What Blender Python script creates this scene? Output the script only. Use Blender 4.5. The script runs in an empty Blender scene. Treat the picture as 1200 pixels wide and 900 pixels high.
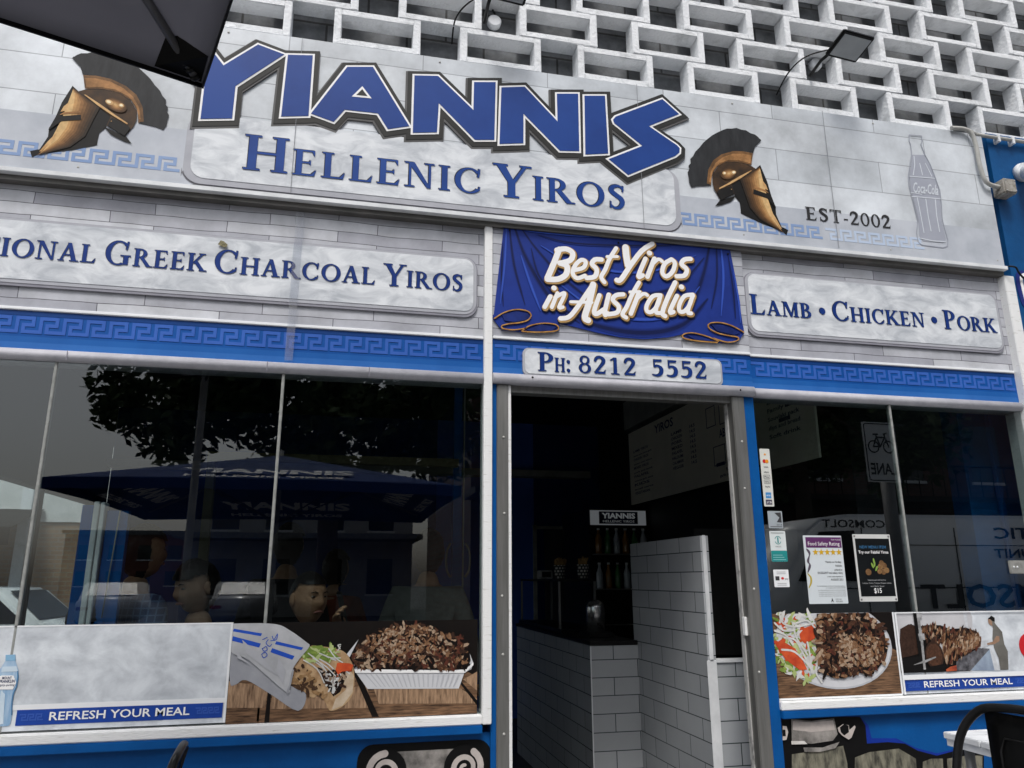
import bpy, bmesh, math, random
from mathutils import Vector, Matrix
from mathutils.geometry import delaunay_2d_cdt, tessellate_polygon
R = math.radians
random.seed(7)
C = bpy.context.scene.collection
SC = bpy.context.scene

# ---------------------------------------------------------------- camera
cam_d = bpy.data.cameras.new('camera'); cam = bpy.data.objects.new('camera', cam_d); C.objects.link(cam)
SC.camera = cam
cam_d.sensor_width = 36.0
cam_d.lens = 881.688 * 36.0 / 1200.0
cam_d.clip_start = 0.05; cam_d.clip_end = 2000
cam.matrix_world = Matrix([[0.976117, -0.05053, -0.211288, 0.0], [-0.217208, -0.245254, -0.944813, -3.2], [-0.004078, 0.968141, -0.250372, 1.35], [0.0, 0.0, 0.0, 1.0]])

# ---------------------------------------------------------------- sky + sun (overcast, from the street side)
SUN_EL, SUN_AZ = 58.0, 200.0            # azimuth clockwise from +y : the sun stands behind the camera
w = bpy.data.worlds.new('World'); SC.world = w; w.use_nodes = True
nt = w.node_tree; nt.nodes.clear()
sky = nt.nodes.new('ShaderNodeTexSky'); sky.sky_type = 'NISHITA'; sky.sun_disc = False
sky.sun_elevation = R(SUN_EL); sky.sun_rotation = R(SUN_AZ); sky.dust_density = 4.0; sky.air_density = 1.0
hs = nt.nodes.new('ShaderNodeHueSaturation'); hs.inputs['Saturation'].default_value = 0.42
bg = nt.nodes.new('ShaderNodeBackground'); bg.inputs['Strength'].default_value = 0.13
wo = nt.nodes.new('ShaderNodeOutputWorld')
nt.links.new(sky.outputs[0], hs.inputs['Color']); nt.links.new(hs.outputs[0], bg.inputs['Color']); nt.links.new(bg.outputs[0], wo.inputs[0])
sd = bpy.data.lights.new('sun', 'SUN'); sd.energy = 1.45; sd.angle = R(14); sd.color = (1.0, 0.97, 0.93)
so = bpy.data.objects.new('sun', sd); C.objects.link(so)
_dir = Vector((math.sin(R(SUN_AZ)) * math.cos(R(SUN_EL)), math.cos(R(SUN_AZ)) * math.cos(R(SUN_EL)), math.sin(R(SUN_EL))))
so.rotation_euler = _dir.to_track_quat('Z', 'Y').to_euler(); so.location = (-4, -12, 15)
vs = SC.view_settings
vs.view_transform = 'Standard'; vs.look = 'None'; vs.gamma = 1; vs.use_curve_mapping = False
vs.exposure = 0.45
SC.cycles.use_denoising = True
SC.cycles.max_bounces = 8; SC.cycles.transparent_max_bounces = 16

# ---------------------------------------------------------------- materials
MATS = {}
def hexc(r, g, b):
    f = lambda c: (c/255/12.92) if c/255 <= .04045 else ((c/255+.055)/1.055)**2.4
    return (f(r), f(g), f(b))
def M(name, c, c2=None, scale=8.0, rough=.6, metal=0.0, bump=0.0, bscale=None, stretch=(1,1,1), contrast=(.35,.65), spec=None, detail=6, dist=0.0):
    """principled material whose base colour wanders between c and c2"""
    if name in MATS: return MATS[name]
    m = bpy.data.materials.new(name); m.use_nodes = True; n = m.node_tree.nodes; l = m.node_tree.links
    p = n['Principled BSDF']; p.inputs['Roughness'].default_value = rough; p.inputs['Metallic'].default_value = metal
    p.inputs['Specular IOR Level'].default_value = (.5 if rough < .34 or metal else .18) if spec is None else spec
    if c2 is None: c2 = tuple(x*.86 for x in c)
    tc = n.new('ShaderNodeTexCoord'); mp = n.new('ShaderNodeMapping'); mp.inputs['Scale'].default_value = stretch
    l.new(tc.outputs['Object'], mp.inputs[0])
    nz = n.new('ShaderNodeTexNoise'); nz.inputs['Scale'].default_value = scale; nz.inputs['Detail'].default_value = detail; nz.inputs['Roughness'].default_value = .62; nz.inputs['Distortion'].default_value = dist
    l.new(mp.outputs[0], nz.inputs['Vector'])
    cr = n.new('ShaderNodeValToRGB'); cr.color_ramp.elements[0].position = contrast[0]; cr.color_ramp.elements[1].position = contrast[1]
    cr.color_ramp.elements[0].color = (*c2, 1); cr.color_ramp.elements[1].color = (*c, 1)
    l.new(nz.outputs['Fac'], cr.inputs[0]); l.new(cr.outputs[0], p.inputs['Base Color'])
    if bump:
        b2 = n.new('ShaderNodeTexNoise'); b2.inputs['Scale'].default_value = bscale or scale*4; b2.inputs['Detail'].default_value = 5
        l.new(mp.outputs[0], b2.inputs['Vector'])
        bp = n.new('ShaderNodeBump'); bp.inputs['Strength'].default_value = bump; bp.inputs['Distance'].default_value = .01
        l.new(b2.outputs['Fac'], bp.inputs['Height']); l.new(bp.outputs[0], p.inputs['Normal'])
    MATS[name] = m; return m
def MB(name, c1, c2, cm, bw, rh, mortar, axes='xz', off=.5, ns=6.0, namt=.25, rough=.6, bump=.3, spec=.4, warp=0.0):
    """brick / tile / stone pattern laid in the plane named by axes"""
    if name in MATS: return MATS[name]
    m = bpy.data.materials.new(name); m.use_nodes = True; n = m.node_tree.nodes; l = m.node_tree.links
    p = n['Principled BSDF']; p.inputs['Roughness'].default_value = rough; p.inputs['Specular IOR Level'].default_value = spec
    tc = n.new('ShaderNodeTexCoord'); sp = n.new('ShaderNodeSeparateXYZ'); cb = n.new('ShaderNodeCombineXYZ')
    l.new(tc.outputs['Object'], sp.inputs[0])
    l.new(sp.outputs['XYZ'.index(axes[0].upper())], cb.inputs[0]); l.new(sp.outputs['XYZ'.index(axes[1].upper())], cb.inputs[1])
    vec = cb.outputs[0]
    if warp:
        wn = n.new('ShaderNodeTexNoise'); wn.inputs['Scale'].default_value = 3.0; l.new(vec, wn.inputs['Vector'])
        sc_ = n.new('ShaderNodeVectorMath'); sc_.operation = 'SCALE'; sc_.inputs['Scale'].default_value = warp
        ad = n.new('ShaderNodeVectorMath'); ad.operation = 'ADD'
        l.new(wn.outputs['Color'], sc_.inputs[0]); l.new(vec, ad.inputs[0]); l.new(sc_.outputs[0], ad.inputs[1]); vec = ad.outputs[0]
    br = n.new('ShaderNodeTexBrick'); br.offset = off; br.inputs['Scale'].default_value = 1.0
    br.inputs['Brick Width'].default_value = bw; br.inputs['Row Height'].default_value = rh; br.inputs['Mortar Size'].default_value = mortar
    br.inputs['Mortar Smooth'].default_value = .1; br.inputs['Bias'].default_value = 0
    br.inputs['Color1'].default_value = (*c1, 1); br.inputs['Color2'].default_value = (*c2, 1); br.inputs['Mortar'].default_value = (*cm, 1)
    l.new(vec, br.inputs['Vector'])
    nz = n.new('ShaderNodeTexNoise'); nz.inputs['Scale'].default_value = ns; nz.inputs['Detail'].default_value = 8; nz.inputs['Roughness'].default_value = .65
    l.new(tc.outputs['Object'], nz.inputs['Vector'])
    mr = n.new('ShaderNodeMapRange'); mr.inputs['From Min'].default_value = .3; mr.inputs['From Max'].default_value = .7
    mr.inputs['To Min'].default_value = 1-namt; mr.inputs['To Max'].default_value = 1+namt*.4
    l.new(nz.outputs['Fac'], mr.inputs['Value'])
    mx = n.new('ShaderNodeMix'); mx.data_type = 'RGBA'; mx.blend_type = 'MULTIPLY'; mx.inputs['Factor'].default_value = 1
    l.new(br.outputs['Color'], mx.inputs['A']); l.new(mr.outputs[0], mx.inputs['B']); l.new(mx.outputs['Result'], p.inputs['Base Color'])
    if bump:
        bp = n.new('ShaderNodeBump'); bp.inputs['Strength'].default_value = bump; bp.inputs['Distance'].default_value = .004; bp.invert = True
        l.new(br.outputs['Fac'], bp.inputs['Height']); l.new(bp.outputs[0], p.inputs['Normal'])
    MATS[name] = m; return m
def glass(name, tint, mult=1.9):
    m = bpy.data.materials.new(name); m.use_nodes = True; n = m.node_tree.nodes; l = m.node_tree.links; n.clear()
    o = n.new('ShaderNodeOutputMaterial'); t = n.new('ShaderNodeBsdfTransparent'); t.inputs[0].default_value = (*tint, 1)
    g = n.new('ShaderNodeBsdfGlossy'); g.inputs['Roughness'].default_value = 0.0; g.inputs[0].default_value = (.97, 1, 1, 1)
    f = n.new('ShaderNodeFresnel'); f.inputs['IOR'].default_value = 1.5
    gm = n.new('ShaderNodeNewGeometry'); a = n.new('ShaderNodeMath'); a.operation = 'SUBTRACT'; a.inputs[0].default_value = 1
    b = n.new('ShaderNodeMath'); b.operation = 'MULTIPLY'; b.inputs[1].default_value = mult
    c = n.new('ShaderNodeMath'); c.operation = 'MULTIPLY'; c.use_clamp = True
    l.new(gm.outputs['Backfacing'], a.inputs[1]); l.new(f.outputs[0], b.inputs[0]); l.new(a.outputs[0], c.inputs[0]); l.new(b.outputs[0], c.inputs[1])
    mx = n.new('ShaderNodeMixShader'); l.new(c.outputs[0], mx.inputs[0]); l.new(t.outputs[0], mx.inputs[1]); l.new(g.outputs[0], mx.inputs[2]); l.new(mx.outputs[0], o.inputs[0])
    return m
def lamp_mat(name, c, s):
    m = bpy.data.materials.new(name); m.use_nodes = True; p = m.node_tree.nodes['Principled BSDF']
    p.inputs['Base Color'].default_value = (*c, 1); p.inputs['Emission Color'].default_value = (*c, 1); p.inputs['Emission Strength'].default_value = s
    return m

WHITE = M('white_paint', (.74,.76,.78), (.60,.62,.64), 9, .45, bump=.08)
WORN = M('worn_white_paint', (.78,.79,.79), (.52,.51,.48), 30, .6, bump=.2, contrast=(.28,.42), stretch=(.4,1,3))
PRINTW = M('print_white', (.80,.82,.84), (.76,.78,.80), 5, .35)
INKW = M('white_ink', (.86,.86,.86), (.82,.82,.82), 6, .4)
MARBLE = M('marble_print', (.72,.75,.78), (.42,.45,.49), 6, .4, detail=14, contrast=(.34,.62), stretch=(1,1,2.2), dist=.7)
MARBLE2 = M('soft_marble_print', (.70,.74,.78), (.42,.45,.49), 8, .4, detail=15, contrast=(.34,.66), stretch=(1,1,1.3), dist=.35)
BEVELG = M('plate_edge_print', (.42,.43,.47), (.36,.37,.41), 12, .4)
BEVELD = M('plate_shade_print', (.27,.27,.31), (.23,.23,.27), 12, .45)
TILEP = MB('large_stone_tile_print', (.68,.72,.76), (.55,.59,.63), (.30,.32,.35), .62, .1815, .0022, 'xz', .5, 2.2, .42, .45, .05)
STONEP = MB('stacked_stone_print', (.60,.62,.66), (.36,.37,.42), (.10,.10,.12), .47, .052, .0017, 'xz', .37, 5, .3, .5, .1, warp=.02)
BLUE = M('sign_blue_ink', hexc(32,68,140), hexc(28,60,128), 3, .4)
TXTBLUE = M('letter_blue_ink', hexc(32,70,142), hexc(27,60,128), 5, .4)
NAVYTXT = M('letter_navy_ink', hexc(22,54,124), hexc(18,46,110), 5, .4)
TXTDARK = M('letter_edge_ink', (.02,.024,.035), None, 5, .5)
OUTL = M('letter_outline_ink', (.034,.034,.032), (.024,.024,.023), 4, .45)
OUTL2 = M('letter_bevel_ink', (.12,.12,.12), (.085,.085,.085), 4, .45)
KEYB = M('band_blue_ink', hexc(20,84,160), hexc(16,74,146), 4, .4)
KEYBL = M('band_light_blue_ink', hexc(52,110,182), hexc(44,98,170), 4, .4)
KEYP = M('key_pattern_ink', hexc(58,100,182), hexc(52,92,172), 4, .4)
KEYF = M('faded_key_ink', hexc(126,150,190), hexc(138,160,196), 4, .4)
KEYF2 = M('paler_key_ink', hexc(176,192,214), hexc(184,198,218), 4, .4)
PBLUE = M('blue_wall_paint', hexc(8,84,152), hexc(6,72,134), 3, .42, bump=.12, bscale=60)
PBLUE2 = M('deep_blue_paint', hexc(12,82,138), hexc(8,66,116), 3, .45, bump=.1, bscale=50)
STEEL = M('brushed_steel', (.30,.30,.29), (.22,.22,.21), 6, .42, .75, stretch=(8,8,.5))
MOULD = M('grey_moulding', (.46,.46,.50), (.38,.38,.42), 14, .5, bump=.15)
CONC = M('painted_concrete', (.76,.78,.80), (.44,.46,.47), 7, .8, bump=.6, bscale=60, contrast=(.22,.48), detail=14, dist=.4)
BACKW = M('grey_render', (.20,.21,.22), (.11,.12,.13), 7, .85, bump=.3)
BLACK = M('black_plastic', (.008,.008,.008), (.005,.005,.005), 20, .4)
BLACKM = M('black_metal', (.010,.010,.0105), (.007,.007,.007), 20, .34)
GREYP = M('grey_plastic', (.45,.45,.43), (.36,.36,.34), 14, .5)
CABLE = M('black_cable', (.012,.012,.012), None, 10, .5)
EAVE = M('dark_metal_lip', (.16,.15,.14), (.10,.10,.09), 8, .5, .3)
GOLDP = M('gold_hem_ink', (.55,.30,.09), (.30,.14,.04), 30, .4)
FONTB = None

# ---------------------------------------------------------------- builders
OFF = {}
def link(o, parent=None):
    C.objects.link(o)
    if parent is not None: o.parent = parent
    return o
def tag(o, label, cat, group=None, kind=None):
    if label: o['label'] = label
    if cat: o['category'] = cat
    if group: o['group'] = group
    if kind: o['kind'] = kind
    return o
def thing(name, label, cat, loc=(0,0,0), group=None):
    o = bpy.data.objects.new(name, None); o.empty_display_size = .1; C.objects.link(o); o.location = loc
    OFF[o] = Vector(loc); return tag(o, label, cat, group)
def obj(name, bm, mats, parent=None, smooth=False, label=None):
    """link a bmesh built in world coordinates as one mesh object, child of parent"""
    off = OFF.get(parent, Vector((0,0,0)))
    me = bpy.data.meshes.new(name)
    if off.length: bmesh.ops.translate(bm, vec=-off, verts=bm.verts[:])
    bm.normal_update(); bm.to_mesh(me); bm.free()
    for m in (mats if isinstance(mats, (list, tuple)) else [mats]): me.materials.append(m)
    if smooth:
        for p in me.polygons: p.use_smooth = True
    o = bpy.data.objects.new(name, me); link(o, parent); OFF[o] = off
    if label: o['label'] = label
    return o
def dup(o, parent=None, loc=None):
    c = o.copy(); C.objects.link(c); OFF[c] = OFF.get(o, Vector())
    if parent is not None: c.parent = parent
    if loc is not None: c.location = loc
    for ch in list(o.children): dup(ch, c)
    return c
def nb(): return bmesh.new()
def box(bm, x0, x1, y0, y1, z0, z1, mi=0, bevel=0):
    vs_ = [bm.verts.new(p) for p in ((x0,y0,z0),(x1,y0,z0),(x1,y1,z0),(x0,y1,z0),(x0,y0,z1),(x1,y0,z1),(x1,y1,z1),(x0,y1,z1))]
    fs = [bm.faces.new([vs_[i] for i in q]) for q in ((3,2,1,0),(4,5,6,7),(0,1,5,4),(1,2,6,5),(2,3,7,6),(3,0,4,7))]
    for f in fs: f.material_index = mi
    if bevel:
        es = list({e for f in fs for e in f.edges})
        r = bmesh.ops.bevel(bm, geom=es, offset=bevel, segments=2, affect='EDGES')
        for f in r['faces']: f.material_index = mi
    return vs_
def obox(bm, cx, cy, cz, sx, sy, sz, rot=None, mi=0, bevel=0):
    """oriented box about its centre"""
    b2 = bmesh.new(); box(b2, -sx/2, sx/2, -sy/2, sy/2, -sz/2, sz/2, mi, bevel)
    mt = Matrix.Translation((cx,cy,cz)) @ (rot.to_4x4() if rot else Matrix())
    bmesh.ops.transform(b2, matrix=mt, verts=b2.verts[:])
    join(bm, b2)
def join(bm, b2):
    me = bpy.data.meshes.new('tmp'); b2.to_mesh(me); b2.free(); bm.from_mesh(me); bpy.data.meshes.remove(me)
def frame_dirs(d):
    d = d.normalized(); a = Vector((0,0,1)) if abs(d.z) < .9 else Vector((1,0,0))
    u = d.cross(a).normalized(); return u, d.cross(u).normalized()
def tube(bm, pts, r, n=10, mi=0, cap=True):
    """tube of radius r (number or list) through pts"""
    pts = [Vector(p) for p in pts]; rs = r if isinstance(r, (list, tuple)) else [r]*len(pts)
    rings = []; u0 = None
    for i, p in enumerate(pts):
        d = (pts[min(i+1, len(pts)-1)] - pts[max(i-1, 0)])
        if d.length < 1e-9: d = Vector((0,0,1))
        d.normalize()
        if u0 is None: u, v = frame_dirs(d)
        else:
            u = (u0 - d*u0.dot(d)); u = u.normalized() if u.length > 1e-6 else frame_dirs(d)[0]; v = d.cross(u)
        u0 = u
        rings.append([bm.verts.new(p + (u*math.cos(2*math.pi*k/n) + v*math.sin(2*math.pi*k/n))*rs[i]) for k in range(n)])
    for a, b in zip(rings, rings[1:]):
        for k in range(n):
            f = bm.faces.new((a[k], a[(k+1)%n], b[(k+1)%n], b[k])); f.material_index = mi; f.smooth = True
    if cap:
        f = bm.faces.new(rings[0][::-1]); f.material_index = mi
        f = bm.faces.new(rings[-1]); f.material_index = mi
def ball(bm, c, rx, ry=None, rz=None, n=16, rot=None, mi=0):
    ry = ry or rx; rz = rz or rx
    mt = Matrix.Translation(c) @ (rot.to_4x4() if rot else Matrix()) @ Matrix.Diagonal((rx,ry,rz,1))
    r = bmesh.ops.create_uvsphere(bm, u_segments=n, v_segments=max(6, n*2//3), radius=1, matrix=mt)
    for f in {f for v in r['verts'] for f in v.link_faces}: f.smooth = True; f.material_index = mi
def lathe(bm, cx, cy, prof, n=20, mi=0):
    rings = [[bm.verts.new((cx + r*math.cos(2*math.pi*k/n), cy + r*math.sin(2*math.pi*k/n), z)) for k in range(n)] for r, z in prof]
    for a, b in zip(rings, rings[1:]):
        for k in range(n):
            f = bm.faces.new((a[k], a[(k+1)%n], b[(k+1)%n], b[k])); f.material_index = mi; f.smooth = True
    bm.faces.new(rings[0][::-1]).material_index = mi; bm.faces.new(rings[-1]).material_index = mi
# ---- flat work in the wall plane: polygons are lists of (x, z)
def area(p): return sum(p[i][0]*p[(i+1)%len(p)][1]-p[(i+1)%len(p)][0]*p[i][1] for i in range(len(p)))/2
def ccw(p): return list(p) if area(p) > 0 else list(p)[::-1]
def rect(x0, z0, x1, z1): return [(x0,z0),(x1,z0),(x1,z1),(x0,z1)]
def rrect(x0, z0, x1, z1, r, n=6):
    o = []
    for cx, cz, a in ((x1-r,z0+r,-90),(x1-r,z1-r,0),(x0+r,z1-r,90),(x0+r,z0+r,180)):
        o += [(cx+r*math.cos(R(a+90*k/n)), cz+r*math.sin(R(a+90*k/n))) for k in range(n+1)]
    return o
def ell(cx, cz, rx, rz, n=24, rot=0):
    c, s = math.cos(R(rot)), math.sin(R(rot))
    return [(cx+rx*math.cos(2*math.pi*k/n)*c-rz*math.sin(2*math.pi*k/n)*s, cz+rx*math.cos(2*math.pi*k/n)*s+rz*math.sin(2*math.pi*k/n)*c) for k in range(n)]
def stroke(pts, r, caps=True, closed=False):
    """quads and round joints along a line; r is a half width or one per point"""
    rs = r if isinstance(r, (list, tuple)) else [r]*len(pts); out = []
    pp = list(pts)+([pts[0]] if closed else []); rr = list(rs)+([rs[0]] if closed else [])
    for (a, b, ra, rb) in zip(pp, pp[1:], rr, rr[1:]):
        dx, dz = b[0]-a[0], b[1]-a[1]; L = math.hypot(dx, dz)
        if L < 1e-9: continue
        nx, nz = -dz/L, dx/L
        out.append(ccw([(a[0]+nx*ra,a[1]+nz*ra),(a[0]-nx*ra,a[1]-nz*ra),(b[0]-nx*rb,b[1]-nz*rb),(b[0]+nx*rb,b[1]+nz*rb)]))
    for i, (p, q) in enumerate(zip(pts, rs)):
        if caps or 0 < i < len(pts)-1: out.append(ell(p[0], p[1], q, q, 12))
    return out
def smooth_pts(pts, k=5):
    """Catmull-Rom through pts"""
    o = []; n = len(pts)
    for i in range(n-1):
        p0, p1, p2, p3 = pts[max(i-1,0)], pts[i], pts[i+1], pts[min(i+2,n-1)]
        for j in range(k):
            t = j/k
            o.append(tuple(.5*(2*p1[a]+(p2[a]-p0[a])*t+(2*p0[a]-5*p1[a]+4*p2[a]-p3[a])*t*t+(3*p1[a]-p0[a]-3*p2[a]+p3[a])*t**3) for a in range(len(p1))))
    o.append(tuple(pts[-1])); return o
def ring(cx, cz, rx, rz, tx, tz, a0=0, a1=360, n=28):
    o = []
    for k in range(n):
        s, e = R(a0+(a1-a0)*k/n), R(a0+(a1-a0)*(k+1)/n)
        o.append(ccw([(cx+rx*math.cos(s),cz+rz*math.sin(s)),(cx+rx*math.cos(e),cz+rz*math.sin(e)),
                      (cx+(rx-tx)*math.cos(e),cz+(rz-tz)*math.sin(e)),(cx+(rx-tx)*math.cos(s),cz+(rz-tz)*math.sin(s))]))
    return o
def flat(bm, polys, y, t=.004, mi=0):
    """union of polygons, front face at y looking to -y, t thick"""
    vs_, fs_ = [], []
    for p in polys:
        p = ccw(p); i0 = len(vs_); vs_ += [Vector(q) for q in p]; n = len(p)
        if all((p[i][0]-p[i-1][0])*(p[(i+1)%n][1]-p[i][1]) - (p[i][1]-p[i-1][1])*(p[(i+1)%n][0]-p[i][0]) > -1e-12 for i in range(n)): fs_.append(list(range(i0, i0+n)))
        else:
            for tri in tessellate_polygon([[Vector((q[0], q[1], 0)) for q in p]]):
                a, b, c = tri
                if (p[b][0]-p[a][0])*(p[c][1]-p[a][1])-(p[b][1]-p[a][1])*(p[c][0]-p[a][0]) < 0: b, c = c, b
                fs_.append([i0+a, i0+b, i0+c])
    r = delaunay_2d_cdt(vs_, [], fs_, 1, 1e-6)
    V, F = r[0], [list(f) for f, og in zip(r[2], r[5]) if len(og)]
    if not F: return
    front = [bm.verts.new((v.x, y, v.y)) for v in V]
    cnt = {}
    for f in F:
        if sum(V[f[i]].x*V[f[(i+1)%len(f)]].y-V[f[(i+1)%len(f)]].x*V[f[i]].y for i in range(len(f))) < 0: f.reverse()
        try: bm.faces.new([front[i] for i in f]).material_index = mi
        except ValueError: continue
        for i in range(len(f)): cnt[(f[i], f[(i+1)%len(f)])] = 1
    if t:
        back = {}
        for (a, b) in cnt:
            if (b, a) in cnt: continue
            for q in (a, b):
                if q not in back: back[q] = bm.verts.new((V[q].x, y+t, V[q].y))
            try: bm.faces.new((front[b], front[a], back[a], back[b])).material_index = mi
            except ValueError: pass
    for v in [v for v in bm.verts if not v.link_faces]: bm.verts.remove(v)
def flatobj(name, polys, y, mat, parent, t=.004, label=None):
    bm = nb(); flat(bm, polys, y, t); return obj(name, bm, mat, parent, label=label)
def grow(poly, d):
    """mitred offset of a simple polygon"""
    p = ccw(poly); n = len(p); o = []
    for i in range(n):
        a, b, c = p[i-1], p[i], p[(i+1)%n]
        d1 = Vector((b[0]-a[0], b[1]-a[1])).normalized(); d2 = Vector((c[0]-b[0], c[1]-b[1])).normalized()
        n1 = Vector((d1.y,-d1.x)); n2 = Vector((d2.y,-d2.x)); m = n1+n2; k = m.length_squared
        m = (m*2/k if k > .5 else m.normalized()*2)
        o.append((b[0]+m.x*d, b[1]+m.y*d))
    return o
def inside(p, poly):
    c = False; n = len(poly)
    for i in range(n):
        (x1,z1),(x2,z2) = poly[i], poly[i-1]
        if (z1 > p[1]) != (z2 > p[1]) and p[0] < (x2-x1)*(p[1]-z1)/(z2-z1)+x1: c = not c
    return c
def chips(bm, poly, n, s0, s1, nm, y0, seed, dy=8e-6, aspect=(1.2,2.6), ang=None, mi0=0):
    """n irregular flat scraps scattered in a printed picture"""
    rnd = random.Random(seed); xs = [p[0] for p in poly]; zs = [p[1] for p in poly]; k = 0
    while k < n:
        c = (rnd.uniform(min(xs), max(xs)), rnd.uniform(min(zs), max(zs)))
        if not inside(c, poly): continue
        s = rnd.uniform(s0, s1); asp = rnd.uniform(*aspect); a = rnd.uniform(0, 6.28) if ang is None else R(rnd.gauss(*ang)); m = rnd.randint(5, 8)
        ca, sa = math.cos(a), math.sin(a); pts = []
        for j in range(m):
            t = 2*math.pi*j/m; q = rnd.uniform(.65, 1.1); ex, ez = s*asp*q*math.cos(t), s*q*math.sin(t)
            pts.append((c[0]+ex*ca-ez*sa, c[1]+ex*sa+ez*ca))
        f = bm.faces.new([bm.verts.new((p[0], y0-k*dy, p[1])) for p in ccw(pts)]); f.material_index = mi0+rnd.randrange(nm); k += 1
# ---- writing
W_, T_ = .17, .065
def _st(x, top=True, bot=True, w=W_, ov=.08):
    o = [rect(x,0,x+w,1)]
    if bot: o.append(rect(x-ov,0,x+w+ov,.05))
    if top: o.append(rect(x-ov,.95,x+w+ov,1))
    return o
def _glyphs():
    g = {}
    g['A'] = ([[(.07,0),(.15,0),(.46,.98),(.37,.98)], [(.58,0),(.79,0),(.50,1),(.34,1)], rect(.2,.31,.64,.37), rect(0,0,.26,.05), rect(.49,0,.88,.05)], .88)
    g['B'] = (_st(.09)+ring(.30,.755,.29,.245,.16,.06,-90,90)+ring(.32,.27,.35,.27,.17,.06,-90,90)+[rect(.2,.94,.31,1),rect(.2,.49,.34,.55),rect(.2,0,.33,.06)], .74)
    g['C'] = (ring(.47,.5,.44,.52,.17,.06,42,318)+[[(.70,.66),(.76,.66),(.80,1.0),(.74,1.0)], [(.72,.10),(.78,.20),(.80,.27),(.75,.27)]], .86)
    g['D'] = (_st(.09)+ring(.32,.5,.52,.5,.18,.06,-90,90)+[rect(.2,.94,.33,1),rect(.2,0,.33,.06)], .90)
    g['E'] = (_st(.09)+[rect(.2,.94,.6,1),rect(.2,.48,.50,.54),rect(.2,0,.62,.06),[(.52,.94),(.6,.94),(.6,.76)],[(.43,.51),(.50,.40),(.50,.63)],[(.52,.06),(.62,.06),(.66,.25)]], .72)
    g['G'] = (ring(.47,.5,.44,.52,.17,.06,42,300)+[rect(.66,.03,.82,.42),rect(.55,.37,.90,.42),[(.70,.66),(.76,.66),(.80,1.0),(.74,1.0)]], .94)
    g['H'] = (_st(.09)+_st(.64)+[rect(.2,.47,.7,.535)], .92)
    g['I'] = (_st(.10), .38)
    g['K'] = (_st(.09)+[[(.25,.44),(.33,.42),(.74,.98),(.64,.98)],rect(.53,.95,.84,1),[(.30,.50),(.42,.64),(.86,0),(.65,0)],rect(.58,0,.94,.05)], .92)
    g['L'] = (_st(.09)+[rect(.2,0,.62,.06),[(.52,.06),(.62,.06),(.66,.27)]], .70)
    g['M'] = ([rect(.11,0,.175,1),[(.1,1),(.31,1),(.60,.12),(.50,0)],[(.50,0),(.58,0),(.86,1),(.77,1)],rect(.77,0,.94,1),rect(0,0,.28,.05),rect(.02,.95,.25,1),rect(.69,0,1.02,.05),rect(.8,.95,1.02,1)], 1.05)
    g['N'] = ([rect(.12,0,.19,1),[(.08,1),(.28,1),(.77,0),(.66,0)],rect(.70,0,.77,1),rect(.01,0,.30,.05),rect(0,.95,.2,1),rect(.58,.95,.88,1)], .91)
    g['O'] = (ring(.48,.5,.46,.52,.18,.06), .96)
    g['P'] = (_st(.09)+ring(.30,.73,.33,.27,.17,.06,-90,90)+[rect(.2,.94,.31,1),rect(.2,.46,.31,.52)], .68)
    g['R'] = (_st(.09)+ring(.30,.745,.32,.255,.17,.06,-90,90)+[rect(.2,.94,.31,1),rect(.2,.49,.34,.55),[(.28,.52),(.46,.54),(.84,0),(.63,0)],rect(.62,0,.92,.05)], .88)
    g['S'] = (stroke(smooth_pts([(.53,.83),(.44,.95),(.29,.97),(.16,.88),(.15,.72),(.30,.57),(.45,.44),(.50,.26),(.40,.07),(.24,.03),(.11,.15)],4), [.03+.06*math.sin(math.pi*k/40)**1.2 for k in range(41)])+[[(.50,.72),(.54,.72),(.56,.99),(.52,.99)],[(.08,.01),(.12,.01),(.13,.30),(.09,.30)]], .62)
    g['T'] = (_st(.30, top=False)+[rect(.04,.94,.74,1),[(.04,.74),(.04,.94),(.12,.94)],[(.74,.74),(.74,.94),(.66,.94)]], .77)
    g['Y'] = ([[(.03,1),(.24,1),(.48,.46),(.34,.42)],[(.41,.47),(.48,.43),(.78,1),(.69,1)],rect(.32,0,.49,.48),rect(.23,0,.58,.05),rect(-.03,.95,.32,1),rect(.60,.95,.88,1)], .84)
    g['0'] = (ring(.30,.5,.28,.51,.12,.06), .60)
    g['1'] = ([rect(.24,0,.38,1),rect(.12,0,.50,.05),[(.10,.80),(.26,.90),(.26,1.0),(.09,.85)]], .60)
    g['2'] = (stroke(smooth_pts([(.08,.74),(.15,.92),(.30,.98),(.44,.88),(.46,.70),(.34,.46),(.10,.07)],4), [.045+.035*math.sin(math.pi*k/24) for k in range(25)])+[rect(.05,0,.53,.11),[(.47,.11),(.53,.11),(.57,.26)]], .60)
    g['5'] = ([[(.14,.86),(.48,.88),(.52,1.0),(.14,1.0)],rect(.12,.52,.18,1)]+stroke(smooth_pts([(.15,.55),(.28,.62),(.42,.55),(.48,.36),(.42,.13),(.26,.03),(.07,.07)],4), [.035+.05*math.sin(math.pi*k/24) for k in range(25)]), .60)
    g['8'] = (ring(.30,.75,.22,.26,.10,.06)+ring(.30,.27,.27,.29,.12,.06), .60)
    g[':'] = ([ell(.15,.10,.10,.10,14), ell(.15,.58,.10,.10,14)], .34)
    g['*'] = ([ell(.22,.42,.17,.17,16)], .44)
    g['-'] = ([rect(.05,.36,.36,.46)], .42)
    g[' '] = ([], .36)
    return g
GL = _glyphs()
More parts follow.
